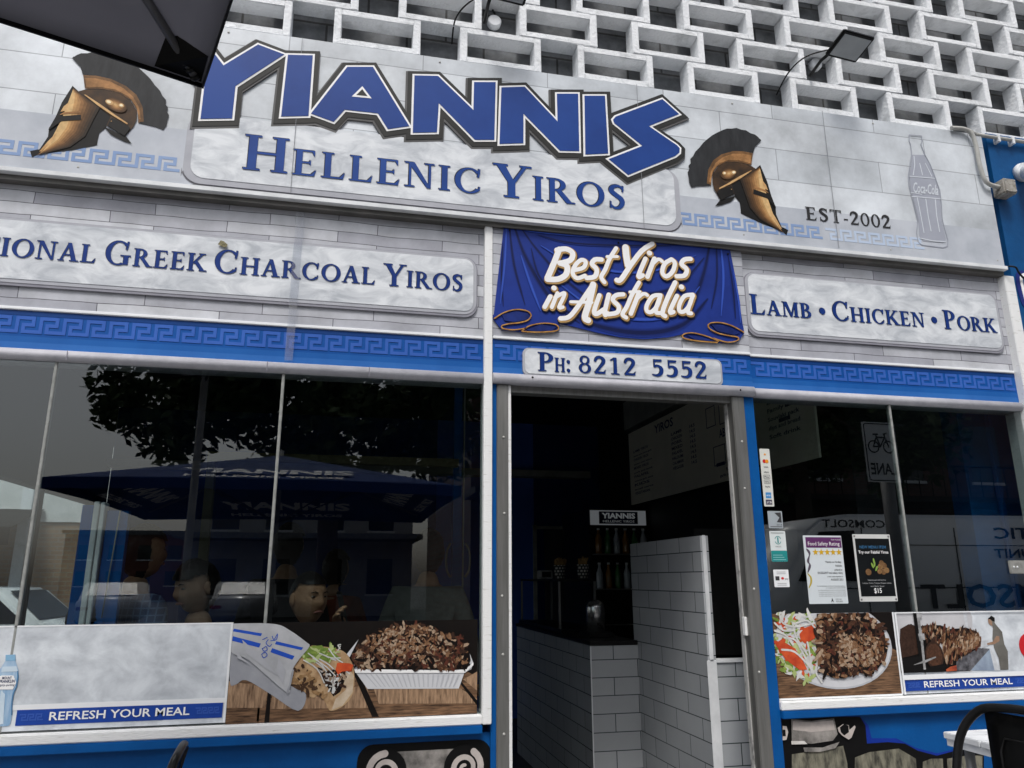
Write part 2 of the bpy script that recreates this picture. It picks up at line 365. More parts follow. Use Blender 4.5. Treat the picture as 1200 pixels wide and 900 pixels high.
def serif(text, x0, x1, zb, h, small=.75, gap=.05):
    """small-cap lettering between x0 and x1; capitals marked by ^"""
    x = 0; out = []; up = False
    for ch in text:
        if ch == '^': up = True; continue
        s = 1.0 if (up or ch in '0123456789:') else small
        if ch == '*': s = 1.0
        up = False; polys, adv = GL[ch]
        out += [[(x+px*s, pz*s) for px, pz in p] for p in polys]; x += adv*s+gap
    x -= gap; k = (x1-x0)/x
    return [[(x0+px*k, zb+pz*h) for px, pz in p] for p in out]
def shift(polys, dx, dz): return [[(x+dx, z+dz) for x, z in p] for p in polys]
def soft(p, k=4): return smooth_pts(list(p)+[p[0], p[1]], k)[:len(p)*k]
def sans(text, x0, zb, h, y, bm=None, mi=0, w=None, bold=0.0, flip=False, shear=0.0, align='L'):
    """printed sans lettering as flat faces in the wall plane; h is the capital height"""
    cu = bpy.data.curves.new('tmp', 'FONT'); cu.body = text; cu.size = 1.0; cu.offset = bold; cu.resolution_u = 2; cu.shear = shear
    o = bpy.data.objects.new('tmp', cu); C.objects.link(o)
    dg = bpy.context.evaluated_depsgraph_get(); me = bpy.data.meshes.new_from_object(o.evaluated_get(dg))
    bpy.data.objects.remove(o); bpy.data.curves.remove(cu)
    xs = [v.co.x for v in me.vertices]
    if not xs: bpy.data.meshes.remove(me); return
    k = h/.70; kx = k if w is None else w/(max(xs)-min(xs)); mn = min(xs); wid = kx*(max(xs)-mn)
    bx = x0 - (wid if align == 'R' else wid/2 if align == 'C' else 0)
    b2 = bmesh.new(); b2.from_mesh(me); bpy.data.meshes.remove(me)
    for v in b2.verts:
        X = (v.co.x-mn)*kx; v.co = Vector((bx + (wid-X if flip else X), y, zb + v.co.y*k))
    for f in b2.faces: f.material_index = mi
    bmesh.ops.recalc_face_normals(b2, faces=b2.faces[:])
    for f in b2.faces:
        if f.normal.y > 0: f.normal_flip()
    join(bm, b2)
def keypat(x0, x1, z0, z1, pitch):
    """running Greek key"""
    H = z1-z0; out = []; n = int(round((x1-x0)/pitch)); p = (x1-x0)/n; tv, th = .078*p, .1*H
    for i in range(n):
        x = x0+i*p
        L = [(.08,.9),(.75,.9),(.75,.5),(.35,.5),(.35,.1),(1.08,.1),(1.08,.9)] if i < n-1 else [(.08,.9),(.75,.9),(.75,.5),(.35,.5),(.35,.1),(.92,.1)]
        for a, b in zip(L, L[1:]):
            xa, xb = sorted((x+a[0]*p, x+b[0]*p)); za, zb = sorted((z0+a[1]*H, z0+b[1]*H))
            out.append(rect(xa-tv, za-th, xb+tv, zb+th))
    return out

# ================================================================ SETTING: ground
bm = nb(); box(bm, -60, 60, -5.2, .3, -.12, 0); fp = obj('footpath', bm, MB('concrete_paver', (.30,.29,.28), (.25,.245,.24), (.12,.12,.115), .6, .6, .008, 'xy', 0, 4, .3, .8, .2)); tag(fp, None, None, kind='structure')
bm = nb(); box(bm, -60, 60, -5.38, -5.2, -.14, .004, bevel=.015); tag(obj('kerb', bm, CONC), None, None, kind='structure')
bm = nb(); g_ = [bm.verts.new(p) for p in ((-300,-300,-.13),(300,-300,-.13),(300,300,-.13),(-300,300,-.13))]; bm.faces.new(g_)
tag(obj('road', bm, M('asphalt', (.055,.055,.057), (.04,.04,.042), 40, .85, bump=.4, bscale=200)), None, None, kind='structure')
bm = nb()
for i in range(-20, 20): box(bm, i*5, i*5+2.4, -12.06, -11.94, -.128, -.122)
tag(obj('road_markings', bm, WORN), None, None, kind='structure')

# ================================================================ UPPER WALL: breeze blocks
ww = thing('breeze_block_wall', 'white concrete breeze-block screen wall above the long shop sign', 'wall', (0,0,3.845))
bm = nb(); P_, BW, BH, DP = .6165, .418, .199, .095
for r in range(10):
    zb = 3.846 + r*.2027
    for i in range(-6, 9):
        x = 1.0735 + i*P_ + (P_/2 if r % 2 else 0)
        if x > 5.6: continue
        j = random.uniform(-.002, .002); t, s = .034+random.uniform(-.002,.002), .036
        y0 = j
        box(bm, x, x+s, y0, DP, zb, zb+BH, bevel=.003); box(bm, x+BW-s, x+BW, y0, DP, zb, zb+BH, bevel=.003)
        box(bm, x+s-.002, x+BW-s+.002, y0+.001, DP, zb, zb+t, bevel=.003); box(bm, x+s-.002, x+BW-s+.002, y0+.001, DP, zb+BH-t, zb+BH, bevel=.003)
for v in bm.verts: v.co += Vector((random.uniform(-1,1), random.uniform(-1,1), random.uniform(-1,1)))*.0013
obj('block', bm, CONC, ww)
bm = nb(); box(bm, -4, 5.7, .13, .3, 3.75, 6.2); obj('backing_wall', bm, MB('rough_render_courses', (.22,.23,.24), (.16,.17,.18), (.08,.08,.08), .4, .2027, .006, 'xz', .5, 9, .5, .9, .4), ww)
bm = nb()
for r in range(10): tube(bm, [(-4,.112,3.905+r*.2027),(5.7,.112,3.905+r*.2027)], .02, 8)
obj('mortar_ledge', bm, CONC, ww)

# ================================================================ FASCIA SIGN
FY = -.06
fs = thing('shop_sign', 'long stone-patterned shop sign with blue YIANNIS letters and two bronze helmets', 'sign', (1.2,0,2.99))
bm = nb(); box(bm, -3.2, 3.462, FY, .12, 2.99, 3.80); obj('panel', bm, TILEP, fs)
for xa, xb, zz in ((-3.2,-.70,3.252),(1.5,3.46,3.20)):
    bm = nb(); flat(bm, [rect(xa,2.992,xb,zz)], FY-.002, .003); obj('lower_band', bm, M('lower_marble_print', (.52,.55,.60), (.40,.43,.48), 5, .45, detail=10), fs)
bm = nb(); box(bm, -3.2, 3.475, -.068, .1, 2.968, 2.9895, bevel=.002); obj('lip', bm, WHITE, fs)
bm = nb(); box(bm, -3.2, 3.47, -.04, .09, 2.945, 2.9675); obj('lip_channel', bm, EAVE, fs)
bm = nb(); flat(bm, keypat(-2.55,-.757,3.044,3.112,.0888), FY-.003, .003); obj('key_pattern', bm, KEYF, fs)
bm = nb(); flat(bm, keypat(1.545,2.35,3.040,3.108,.0888), FY-.003, .003); flat(bm, keypat(2.37,2.96,3.040,3.106,.0888), FY-.0031, .003, 1); obj('key_pattern', bm, [KEYF, KEYF2], fs)
# panel seams
bm = nb()
bm.free()
for x in (-.295, 1.36, 2.43):
    bm = nb(); flat(bm, [rect(x,2.993,x+.0022,3.80)], FY-.0125, .001); obj('seam', bm, M('panel_seam', (.25,.26,.28)), fs)
for x in (-1.15,-.62,.35,1.9,2.75,3.42):
    for z in (3.02,3.775):
        bm = nb(); ball(bm, (x,FY-.001,z), .0055, .003, .0055, 8); obj('screw', bm, GREYP, fs)
# name plate
npz = [(-.742,3.02),(1.552,3.02)]
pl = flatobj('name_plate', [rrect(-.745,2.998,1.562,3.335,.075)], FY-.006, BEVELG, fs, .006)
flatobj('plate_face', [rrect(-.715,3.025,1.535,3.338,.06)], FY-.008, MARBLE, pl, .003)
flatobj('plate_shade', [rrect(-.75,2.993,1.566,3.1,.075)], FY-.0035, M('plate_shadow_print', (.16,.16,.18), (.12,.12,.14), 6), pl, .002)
tx = serif('^HELLENIC', -.503, .562, 3.087, .172, .735, .06)+serif('^YIROS', .619, 1.274, 3.085, .172, .735, .06)
flatobj('lettering_edge', shift(tx, -.004, .003), FY-.0095, TXTDARK, pl, .0012)
flatobj('lettering', tx, FY-.011, TXTBLUE, pl, .0012)
# the big name
YI = [[(-0.6236,3.5886),(-0.4855,3.7221),(-0.3686,3.6892),(-0.5646,3.4917),(-0.5651,3.3265),(-0.6946,3.3059),(-0.6936,3.4849),(-0.7857,3.6286),(-0.7217,3.7111)],
      [(-0.3516,3.6898),(-0.242,3.7048),(-0.2415,3.3857),(-0.3592,3.3658)],
      [(-0.0832,3.6684),(0.0339,3.6874),(0.2128,3.3963),(0.1153,3.367),(0.0674,3.4434),(-0.0835,3.4409),(-0.1294,3.3707),(-0.2311,3.3995)],
      [(0.2296,3.6719),(0.3419,3.6868),(0.5152,3.5251),(0.5172,3.6802),(0.6239,3.6968),(0.6177,3.3788),(0.524,3.3662),(0.3481,3.5402),(0.3429,3.3817),(0.2304,3.364)],
      [(0.6524,3.6715),(0.7691,3.6933),(0.9341,3.5219),(0.9337,3.6787),(1.0438,3.6953),(1.0412,3.373),(0.9425,3.3625),(0.7618,3.542),(0.7605,3.3794),(0.6431,3.3601)],
      [(1.0771,3.6886),(1.1857,3.705),(1.1901,3.3796),(1.0722,3.3583)],
      [(1.497,3.7318),(1.5843,3.6574),(1.4133,3.5635),(1.5609,3.4737),(1.5753,3.4585),(1.5723,3.4338),(1.5477,3.4113),(1.2903,3.2731),(1.1925,3.3483),(1.3742,3.4456),(1.2297,3.5549),(1.2236,3.5734),(1.238,3.5925)]]
HOLE = [(-0.01,3.565),(0.0231,3.5221),(-0.043,3.5199)]
for i, p in enumerate(YI):
    e = i*.00006
    lt = flatobj('letter', [shift([grow(p,.036)],-.004,-.010)[0]], -.0685-e, OUTL2, fs, .0085)
    flatobj('letter_outline', [shift([grow(p,.030)],-.001,-.004)[0]], -.0705-e, OUTL, lt, .002)
    flatobj('letter_border', [grow(p,.0095)], -.0725-e, INKW, lt, .002)
    flatobj('letter_face', [p], -.0745-e, BLUE, lt, .002)
    if i == 2:
        flatobj('letter_counter', [grow(HOLE,.006)], -.0757, INKW, lt, .001); flatobj('letter_counter', [grow(HOLE,-.004)], -.0767, OUTL, lt, .001)
# helmets
BRZ = [M('bronze_ink_dark', (.012,.011,.010), (.007,.007,.007), 14, .5), M('bronze_ink_brown', (.075,.040,.018), (.028,.018,.012), 16, .5), M('bronze_ink_mid', (.22,.11,.042), (.085,.045,.02), 22, .5),
       M('bronze_ink_light', (.44,.22,.085), (.22,.11,.04), 22, .5), M('bronze_ink_pale', (.66,.43,.20), (.46,.26,.11), 20, .5), M('bronze_ink_glint', (.92,.84,.62), (.85,.72,.48), 12, .5), M('crest_ink', (.032,.034,.037), (.016,.017,.019), 40, .55, stretch=(1,1,.25), contrast=(.3,.7))]
HM = [(0, [(-1.3254,3.0414),(-1.3041,3.06),(-1.1879,3.092),(-1.0904,3.13),(-1.091,3.1554),(-1.089,3.1863),(-1.0675,3.2149),(-1.0537,3.2737),(-1.1641,3.3565),(-1.1893,3.3716),(-1.2194,3.3984),(-1.2494,3.3126),(-1.2631,3.2437),(-1.2812,3.1852),(-1.2798,3.1451),(-1.3032,3.082),(-1.3365,3.0697),(-1.3087,3.0812)]),
      (6, [(-1.2337,3.5416),(-1.2385,3.5333),(-1.2223,3.551),(-1.2069,3.5622),(-1.1821,3.5663),(-1.1582,3.579),(-1.1327,3.5789),(-1.1078,3.5852),(-1.0812,3.5777),(-1.0551,3.5745),(-1.0277,3.5616),(-1.0,3.5455),(-0.972,3.5272),(-0.9433,3.5025),(-0.919,3.4793),(-0.8987,3.4523),(-0.8743,3.427),(-0.8613,3.4022),(-0.8456,3.3853),(-0.8449,3.3619),(-0.833,3.3477),(-0.8366,3.3312),(-0.8259,3.3116),(-0.83,3.2846),(-0.8307,3.2582),(-0.8413,3.2358),(-0.8681,3.2456),(-0.9463,3.2577),(-0.9248,3.2712),(-0.9355,3.338),(-0.9655,3.3918),(-1.0126,3.4293),(-1.0752,3.4548),(-1.1352,3.4613),(-1.187,3.4584),(-1.1999,3.4936)]),
      (2, [(-1.1851,3.4566),(-1.1352,3.4613),(-1.0752,3.4548),(-1.0126,3.4293),(-0.9655,3.3918),(-0.9355,3.338),(-0.9225,3.2663),(-0.9437,3.257),(-0.9526,3.3144),(-0.9836,3.3626),(-1.0338,3.3921),(-1.0941,3.4008),(-1.1703,3.3923)]),
      (3, [(-1.1752,3.4444),(-1.1336,3.4477),(-1.0735,3.4401),(-1.0195,3.4155),(-0.977,3.3794),(-0.9484,3.3308),(-0.9354,3.2749),(-0.9438,3.2737),(-0.9591,3.3345),(-0.9986,3.3815),(-1.0523,3.4051),(-1.112,3.4087),(-1.1655,3.4004)]),
      (1, [(-1.1953,3.3728),(-1.168,3.3874),(-1.0939,3.3988),(-1.0336,3.39),(-0.9859,3.3601),(-0.9551,3.314),(-0.9522,3.2725),(-0.9585,3.2383),(-0.9887,3.1845),(-1.0291,3.2078),(-1.0647,3.2256),(-1.0537,3.2737)]),
      (0, [(-1.074,3.2201),(-1.0284,3.2017),(-0.9848,3.1871),(-0.9573,3.1528),(-0.9902,3.1617),(-1.0432,3.1853)]),
      ('G', ([(-1.214,3.3888),(-1.1635,3.3514),(-1.0998,3.3087),(-1.1175,3.2491),(-1.1399,3.164),(-1.1898,3.1068),(-1.3145,3.0488),(-1.2692,3.0964),(-1.2254,3.193)], [(-1.2147,3.375),(-1.2046,3.3609),(-1.2022,3.33),(-1.2041,3.2676),(-1.2158,3.1943),(-1.2405,3.1353),(-1.2966,3.063),(-1.2721,3.106),(-1.2387,3.2319)])),
      (4, [(-1.2387,3.2935),(-1.2212,3.3168),(-1.2239,3.275),(-1.2474,3.2665)]), (4, [(-1.2764,3.1204),(-1.2467,3.1698),(-1.2573,3.128),(-1.2937,3.0713),(-1.3016,3.0702)]),
      (3, [(-1.2494,3.2508),(-1.235,3.2652),(-1.1752,3.28),(-1.1698,3.2705),(-1.2336,3.2551)]),
      (0, [(-1.2563,3.2294),(-1.2445,3.2444),(-1.1688,3.2624),(-1.1641,3.2384),(-1.2374,3.2219),(-1.2726,3.1814),(-1.2812,3.1731),(-1.2796,3.1855)]),
      (2, [(0,0)]), (3, [(0,0)]),
      (4, [(-1.1687,3.36),(-1.163,3.3609),(-1.1016,3.324),(-1.0378,3.2812),(-0.9832,3.2473),(-0.9842,3.2409),(-1.0454,3.2749),(-1.109,3.3157)]),
      (0, [(-1.0519,3.2584),(-1.0457,3.2634),(-0.9821,3.2371),(-0.9705,3.2242),(-0.9887,3.1845),(-1.0291,3.2078),(-1.0603,3.2241)])]
HE = [(2, [(-1.0394,3.3311)][0], .037, .019), (3, [(-1.0439,3.3336)][0], .029, .0145), (4, [(-1.0663,3.3376)][0], .0165, .0110), (4, [(-1.0171,3.3281)][0], .0115, .0095),
      (5, [(-1.0681,3.3384)][0], .0095, .0066), (5, [(-1.0179,3.328)][0], .0068, .0058), (4, [(-1.0471,3.2466)][0], .0025,.0025)]
def lerp3(f):
    st = ((0,(.030,.020,.013)),(.35,(.11,.055,.022)),(.65,(.32,.16,.06)),(.88,(.58,.33,.13)),(1,(.72,.48,.22)))
    for (fa, ca), (fb, cb) in zip(st, st[1:]):
        if f <= fb: return tuple(x+(y-x)*(f-fa)/(fb-fa) for x, y in zip(ca, cb))
BRZ += [M('bronze_tone_%s' % n, lerp3(i/8), tuple(x*.7 for x in lerp3(i/8)), 40, .5) for i, n in enumerate(('black','soot','umber','brown','chestnut','copper','bronze','amber','gold'))] + [M('crest_bristle_ink', (.055,.058,.062))]
DC = [(-1.039,3.328)][0]; CC = [(-1.0765,3.2549)][0]
la, lb = [(-1.3254,3.0414),(-0.8413,3.2358)]; ra, rb = [(2.1398,3.0398),(1.6309,3.2502)]
kx_, kz_ = (rb[0]-ra[0])/(lb[0]-la[0]), 1.0
kz_ = (rb[1]-ra[1])/(lb[1]-la[1])
for side in (0, 1):
    tr = (lambda p: p) if side == 0 else (lambda p: (ra[0]+(p[0]-la[0])*kx_, ra[1]+(p[1]-la[1])*kz_))
    hb = nb(); k = 0
    for mi, p in HM:
        if mi == 'G':
            for g in range(9):
                f_ = g/8; flat(hb, [[tr((a[0]+(b[0]-a[0])*f_, a[1]+(b[1]-a[1])*f_)) for a, b in zip(*p)]], FY-.004-k*.0004-g*.00004, .00003, 7+min(g, 8))
            k += 1; continue
        if len(p) < 3: continue
        flat(hb, [[tr(q) for q in p]], FY-.004-k*.0004, .0003, mi); k += 1
    for (c0, ra_, rb_, n_) in ((DC, .043, .027, 7),):
        for g in range(n_):
            f_ = 1-g/n_; c = tr((c0[0]-.003*g/n_, c0[1]+.002*g/n_)); flat(hb, [ell(c[0], c[1], ra_*f_*1.1, rb_*f_*1.1, 22, -28 if side == 0 else 28)], FY-.004-k*.0004-g*.00004, .00003, 9+g)
        k += 1
    for mi, p, rx, rz in HE[2:]:
        c = tr(p); flat(hb, [ell(c[0], c[1], rx, rz, 20, -25 if side == 0 else 25)], FY-.004-k*.0004, .0003, mi); k += 1
    for q in range(52):
        an = R(-28+q*3.1); pts = [(CC[0]+math.cos(an)*.002*j, CC[1]+math.sin(an)*.002*j) for j in range(20, 75)]; pts = [t_ for t_ in pts if inside(t_, HM[1][1])]
        if len(pts) > 4: flat(hb, stroke([tr(pts[1]), tr(pts[-2-(q*7) % 5 % max(1, len(pts)-4)])], .0007+.0004*(q % 3)), FY-.0046-.0004*1-q*.000004, .00003, 16 if q % 2 else 0)
    obj('helmet_emblem', hb, BRZ, fs, label='bronze crested helmet facing left' if side == 0 else 'bronze crested helmet facing right')
# EST-2002
flatobj('year_lettering', serif('^E^S^T-2002', 2.264, 2.771, 3.142, .073, .8, .08), FY-.005, M('black_ink', (.03,.03,.032)), fs, .002)
# faded bottle
BO = [(2.9727,3.7326),(3.0544,3.7375),(3.0512,3.7012),(3.0407,3.682),(3.0557,3.6217),(3.0809,3.5631),(3.1001,3.4865),(3.1166,3.4059),(3.1138,3.3367),(3.1024,3.2332),(3.1073,3.183),(3.1169,3.1085),(3.1082,3.0744),(3.0773,3.0615),(2.9448,3.0652),(2.9254,3.0814),(2.9246,3.1309),(2.9418,3.1994),(2.9374,3.2661),(2.9285,3.3499),(2.9213,3.4176),(2.9282,3.4788),(2.9513,3.5512),(2.9705,3.6151),(2.9724,3.6729),(2.9669,3.6899)]
BI = [(2.9713,3.6082),(3.0512,3.6167),(3.0773,3.5582),(3.0954,3.486),(3.111,3.4053),(3.1083,3.3361),(3.0959,3.2325),(3.0999,3.1822),(3.1046,3.1157),(3.0868,3.0906),(2.9575,3.0887),(2.9398,3.1159),(2.9472,3.1999),(2.9437,3.2668),(2.9348,3.3507),(2.9286,3.4184),(2.9355,3.4796),(2.9587,3.5522)]
BG = M('faded_bottle_ink', (.36,.38,.44), (.33,.35,.41), 10, .5); BL = M('pale_bottle_ink', (.62,.66,.71), (.58,.62,.67), 10, .5)
bt = flatobj('bottle_print', stroke(BO, .0022, closed=True), FY-.0042, BG, fs, .001)
bb = nb(); flat(bb, [BI], FY-.0036, .0006)
obj('bottle_fill', bb, BG, bt)
bb = nb()
for q in ([(2.9816,3.5989),(2.9777,3.5458),(2.9585,3.4824)], [(3.0116,3.5588),(3.0185,3.4897)], [(3.0489,3.5635),(3.0775,3.4882)], [(2.9314,3.4705),(3.0939,3.4771)], [(2.9282,3.3482),(3.1113,3.3536)],
          [(2.9617,3.3452),(2.9664,3.2524),(2.9702,3.1397)], [(3.0152,3.3427),(3.0136,3.2406),(3.0169,3.1528)], [(3.0762,3.3453),(3.0686,3.2465),(3.0708,3.1541)], [(2.9377,3.1033),(3.0206,3.0949),(3.0971,3.0983)], [(2.9274,3.3711),(2.9586,3.3705),(2.9941,3.3677)]):
    flat(bb, stroke(q, .0026), FY-.0048, .0008)
sans('Coca-Cola', 2.945, 3.375, .062, FY-.0054, bb, w=.158, bold=.02, shear=.45)
obj('bottle_lettering', bb, BL, bt)

# ================================================================ SIGN PANELS UNDER THE FASCIA
def lower_panel(x0, x1, label, yb, name='panel_sign'):
    s = thing(name, label, 'sign', ((x0+x1)/2, 0, 2.2))
    bm = nb(); box(bm, x0, x1, yb, .12, 2.413, 2.944); obj('stone_panel', bm, STONEP, s)
    bm = nb(); box(bm, x0, x1, yb-.008, .1, 2.398, 2.4125, bevel=.003); obj('white_strip', bm, PRINTW, s)
    bm = nb(); box(bm, x0, x1, yb, .1, 2.238, 2.3975); kb = obj('key_band', bm, KEYB, s)
    bm = nb(); flat(bm, [rect(x0, 2.240, x1, 2.266)], yb-.001, .0008); obj('light_edge', bm, KEYBL, kb)
    bm = nb(); flat(bm, [rect(x0, 2.266, x1, 2.290)], yb-.0008, .0006); obj('blend_edge', bm, M('band_half_light_ink', hexc(34,96,170), hexc(28,86,158), 4, .4), kb)
    bm = nb(); flat(bm, [rect(x0, 2.377, x1, 2.3972)], yb-.001, .0008); obj('dark_edge', bm, M('band_dark_ink', hexc(20,64,128), hexc(16,56,116), 4, .4), kb)
    bm = nb(); flat(bm, keypat(x0+.01, x1-.01, 2.303, 2.374, .0855), yb-.002, .002); obj('key_pattern', bm, KEYP, kb)
    bm = nb(); n = 8
    prof = [(yb-.012-.012*math.sin(math.pi*k/n), 2.192+.045*k/n) for k in range(n+1)]
    rows = [[bm.verts.new((x, y, z)) for y, z in [(.1,2.192)]+prof+[(.1,2.237)]] for x in (x0, x1)]
    for a, b, c, d in zip(rows[0], rows[0][1:], rows[1][1:], rows[1]): bm.faces.new((a, d, c, b)).smooth = True
    bm.faces.new((rows[0][-1], rows[1][-1], rows[1][0], rows[0][0])); bm.faces.new(rows[0]); bm.faces.new(rows[1][::-1])
    obj('moulding', bm, MOULD, s)
    return s
ls = lower_panel(-3.2, .583, 'wide stone panel sign above the left window with GREEK CHARCOAL YIROS lettering', 0)
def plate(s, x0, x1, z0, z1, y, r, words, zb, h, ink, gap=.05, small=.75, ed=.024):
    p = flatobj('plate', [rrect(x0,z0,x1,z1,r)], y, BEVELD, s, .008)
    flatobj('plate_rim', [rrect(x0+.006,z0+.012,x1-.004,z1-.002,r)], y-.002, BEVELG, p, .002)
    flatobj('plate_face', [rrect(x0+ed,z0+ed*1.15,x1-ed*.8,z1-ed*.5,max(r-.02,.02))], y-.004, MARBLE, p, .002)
    t = [q for tw, ta, tb_ in words for q in serif(tw, ta, tb_, zb, h, small, gap)]
    flatobj('lettering_edge', shift(t, -.0025, .002), y-.0055, TXTDARK, p, .001)
    flatobj('lettering', t, y-.007, ink, p, .001)
    return p
wd = lambda t: sum(GL[c][1]*(1 if i and t[i-1] == '^' else .75)+.05 for i, c in enumerate(t) if c != '^')-.05
plate(ls, -3.1, .552, 2.497, 2.79, -.010, .06, (('^TRADITIONAL', -1.045-.355*wd('^TRADITIONAL')/(wd('^IONAL')-.25*GL['I'][1]), -1.045),('^GREEK',-1.017,-.617),('^CHARCOAL',-.589,.093),('^YIROS',.1286,.486)), 2.617, .106, NAVYTXT)
for x in (-1.1, -.34, .08):
    bm = nb(); flat(bm, [rect(x,2.194,x+.003,2.235)], -.0255, .001); obj('moulding_seam', bm, BEVELD, ls)
TAPE = bpy.data.materials.new('clear_tape'); TAPE.use_nodes = True; _n = TAPE.node_tree; _t = _n.nodes.new('ShaderNodeBsdfTransparent'); _t.inputs[0].default_value = (.80,.82,.86,1); _x = _n.nodes.new('ShaderNodeMixShader'); _x.inputs[0].default_value = .12
_n.links.new(_t.outputs[0], _x.inputs[1]); _n.links.new(_n.nodes['Principled BSDF'].outputs[0], _x.inputs[2]); _n.links.new(_x.outputs[0], _n.nodes['Material Output'].inputs[0])
bm = nb(); flat(bm, [[(-.272,2.245),(-.238,2.245),(-.232,2.935),(-.268,2.935)]], -.0195, .0008); obj('tape_strip', bm, TAPE, ls)
rs_ = lower_panel(1.902, 3.462, 'stone panel sign reading LAMB CHICKEN PORK above the right window', 0)
plate(rs_, 1.905, 3.425, 2.503, 2.845, -.010, .06, (('^LAMB',1.929,2.273),('*',2.311,2.354),('^CHICKEN',2.388,2.939),('*',2.976,3.019),('^PORK',3.056,3.386)), 2.617, .105, NAVYTXT, gap=.045)
ds = lower_panel(.622, 1.90, 'square panel sign over the doorway with blue drape and phone number', -.022, 'door_sign')
# blue drape, flat, its fold shading and sheen drawn in ink
DR = [(0.6758,2.9782),(1.2357,2.9881),(1.8286,2.9994),(1.8558,2.7733),(1.8724,2.5151),(1.8371,2.4817),(1.7258,2.4522),(1.6515,2.4754),(1.5904,2.5019),(1.5514,2.4809),(1.4756,2.46),(1.352,2.4422),(1.2313,2.4437),(1.1246,2.4579),(1.0308,2.4751),(0.9378,2.4921),(0.8913,2.4771),(0.7651,2.4507),(0.6637,2.4553),(0.6246,2.4953),(0.6412,2.6585),(0.6583,2.8164)]
DL = [(0.6212,2.5101),(0.806,2.5533),(0.8089,2.5005),(0.9354,2.4861),(0.9325,2.4565),(0.7594,2.4364),(0.6615,2.4424),(0.6235,2.4882)]; DQ = [(1.5493,2.4868),(1.6892,2.5556),(1.8726,2.5463),(1.8745,2.509),(1.8367,2.4619),(1.719,2.4469),(1.5499,2.4577)]
dp = flatobj('drape', [DR, DL, DQ], -.030, M('drape_blue_ink', hexc(34,58,142), hexc(28,48,122), 3, .42), ds, .006)
DFD = [M('drape_fold_ink_%s' % n, hexc(*c), None, 4, .45) for n, c in (('soft',(29,49,124)),('mid',(23,39,102)),('deep',(16,27,74)),('pale',(42,70,162)),('sheen',(54,86,182)))]
FOLDS = [(1,[(0.7224,2.9644),(0.7682,2.8268),(0.848,2.6759),(0.9279,2.5744),(1.0314,2.4988)],0.0151),(1,[(0.7517,2.9612),(0.827,2.857),(0.9428,2.7325),(1.0942,2.6174),(1.2479,2.5505)],0.0105),(1,[(0.699,2.9557),(0.7214,2.7615),(0.7718,2.5683)],0.0093),(1,[(0.6675,2.8661),(0.6617,2.696),(0.6695,2.5546)],0.007),(1,[(0.9279,2.5744),(1.1139,2.4928),(1.3536,2.4735),(1.5547,2.53),(1.6915,2.6707)],0.0221),(1,[(1.7275,2.9762),(1.6824,2.8097),(1.6134,2.652),(1.5315,2.559)],0.0163),(1,[(1.7612,2.9861),(1.7498,2.79),(1.707,2.6217)],0.0093),(1,[(1.8209,2.9065),(1.8327,2.7329),(1.8327,2.581)],0.0093),(1,[(0.9332,2.8423),(1.1209,2.6988),(1.3637,2.6695),(1.5427,2.7342),(1.6882,2.8876)],0.0128),(1,[(0.8397,2.9265),(1.0184,2.9004),(1.3767,2.9225),(1.648,2.9619)],0.0081),(1,[(0.8035,2.8547),(0.837,2.7233),(0.9171,2.6214)],0.0081),(0,[(0.685,2.9481),(0.6754,2.7574),(0.6548,2.5652)],0.0058),(0,[(0.7542,2.8132),(0.7993,2.6718),(0.8462,2.5445)],0.007),(0,[(1.7836,2.9685),(1.7853,2.793),(1.7557,2.5878)],0.007),(0,[(1.8415,2.8367),(1.8575,2.6712),(1.858,2.5578)],0.0058),(0,[(0.9418,2.6838),(1.1283,2.5657),(1.357,2.5402),(1.5339,2.5962),(1.6509,2.7306)],0.0093),(0,[(0.8508,2.8716),(1.0395,2.7902),(1.3695,2.7822),(1.6434,2.8964)],0.007),(0,[(0.7809,2.9392),(1.0437,2.9407),(1.379,2.9678),(1.6752,2.9776)],0.0046)]
db = nb(); k = 0
for dark, pts, wf in FOLDS:
    sp = smooth_pts(pts, 5); n = len(sp)-1
    for q, mi in (((1.0,0),(.72,1),(.42,2)) if dark else ((1.0,3),(.5,4))):
        flat(db, stroke(sp, [max(.0006, wf*q*math.sin(math.pi*(.06+.88*i/n))**.8) for i in range(n+1)], True), -.0303-.00007*k, .00005, mi); k += 1
obj('printed_fold', db, DFD, dp)
for P4 in ([(0.6269,2.4914),(0.674,2.5239),(0.7306,2.5422),(0.7818,2.5378),(0.7987,2.518),(0.7813,2.4933),(0.7415,2.4788),(0.6964,2.4709),(0.6627,2.4593),(0.6683,2.4458),(0.7187,2.4436),(0.7753,2.4556)], [(0.7548,2.4403),(0.7925,2.4684),(0.8555,2.4846),(0.9131,2.4828),(0.9289,2.4663),(0.9124,2.4511),(0.832,2.4398),(0.7582,2.4382)],
           [(1.8692,2.5108),(1.8071,2.54),(1.7438,2.5516),(1.6922,2.5442),(1.6841,2.5215),(1.7205,2.4994),(1.7771,2.4884),(1.8344,2.4824),(1.829,2.4648),(1.7743,2.4538),(1.7055,2.4689)], [(1.7297,2.4546),(1.6743,2.4754),(1.5997,2.4887),(1.5515,2.4793),(1.5478,2.4608),(1.6095,2.4503),(1.7229,2.448)]):
    GH = nb(); flat(GH, stroke(smooth_pts(P4, 4), .0026), -.0372, .006); obj('gold_hem', GH, GOLDP, dp)
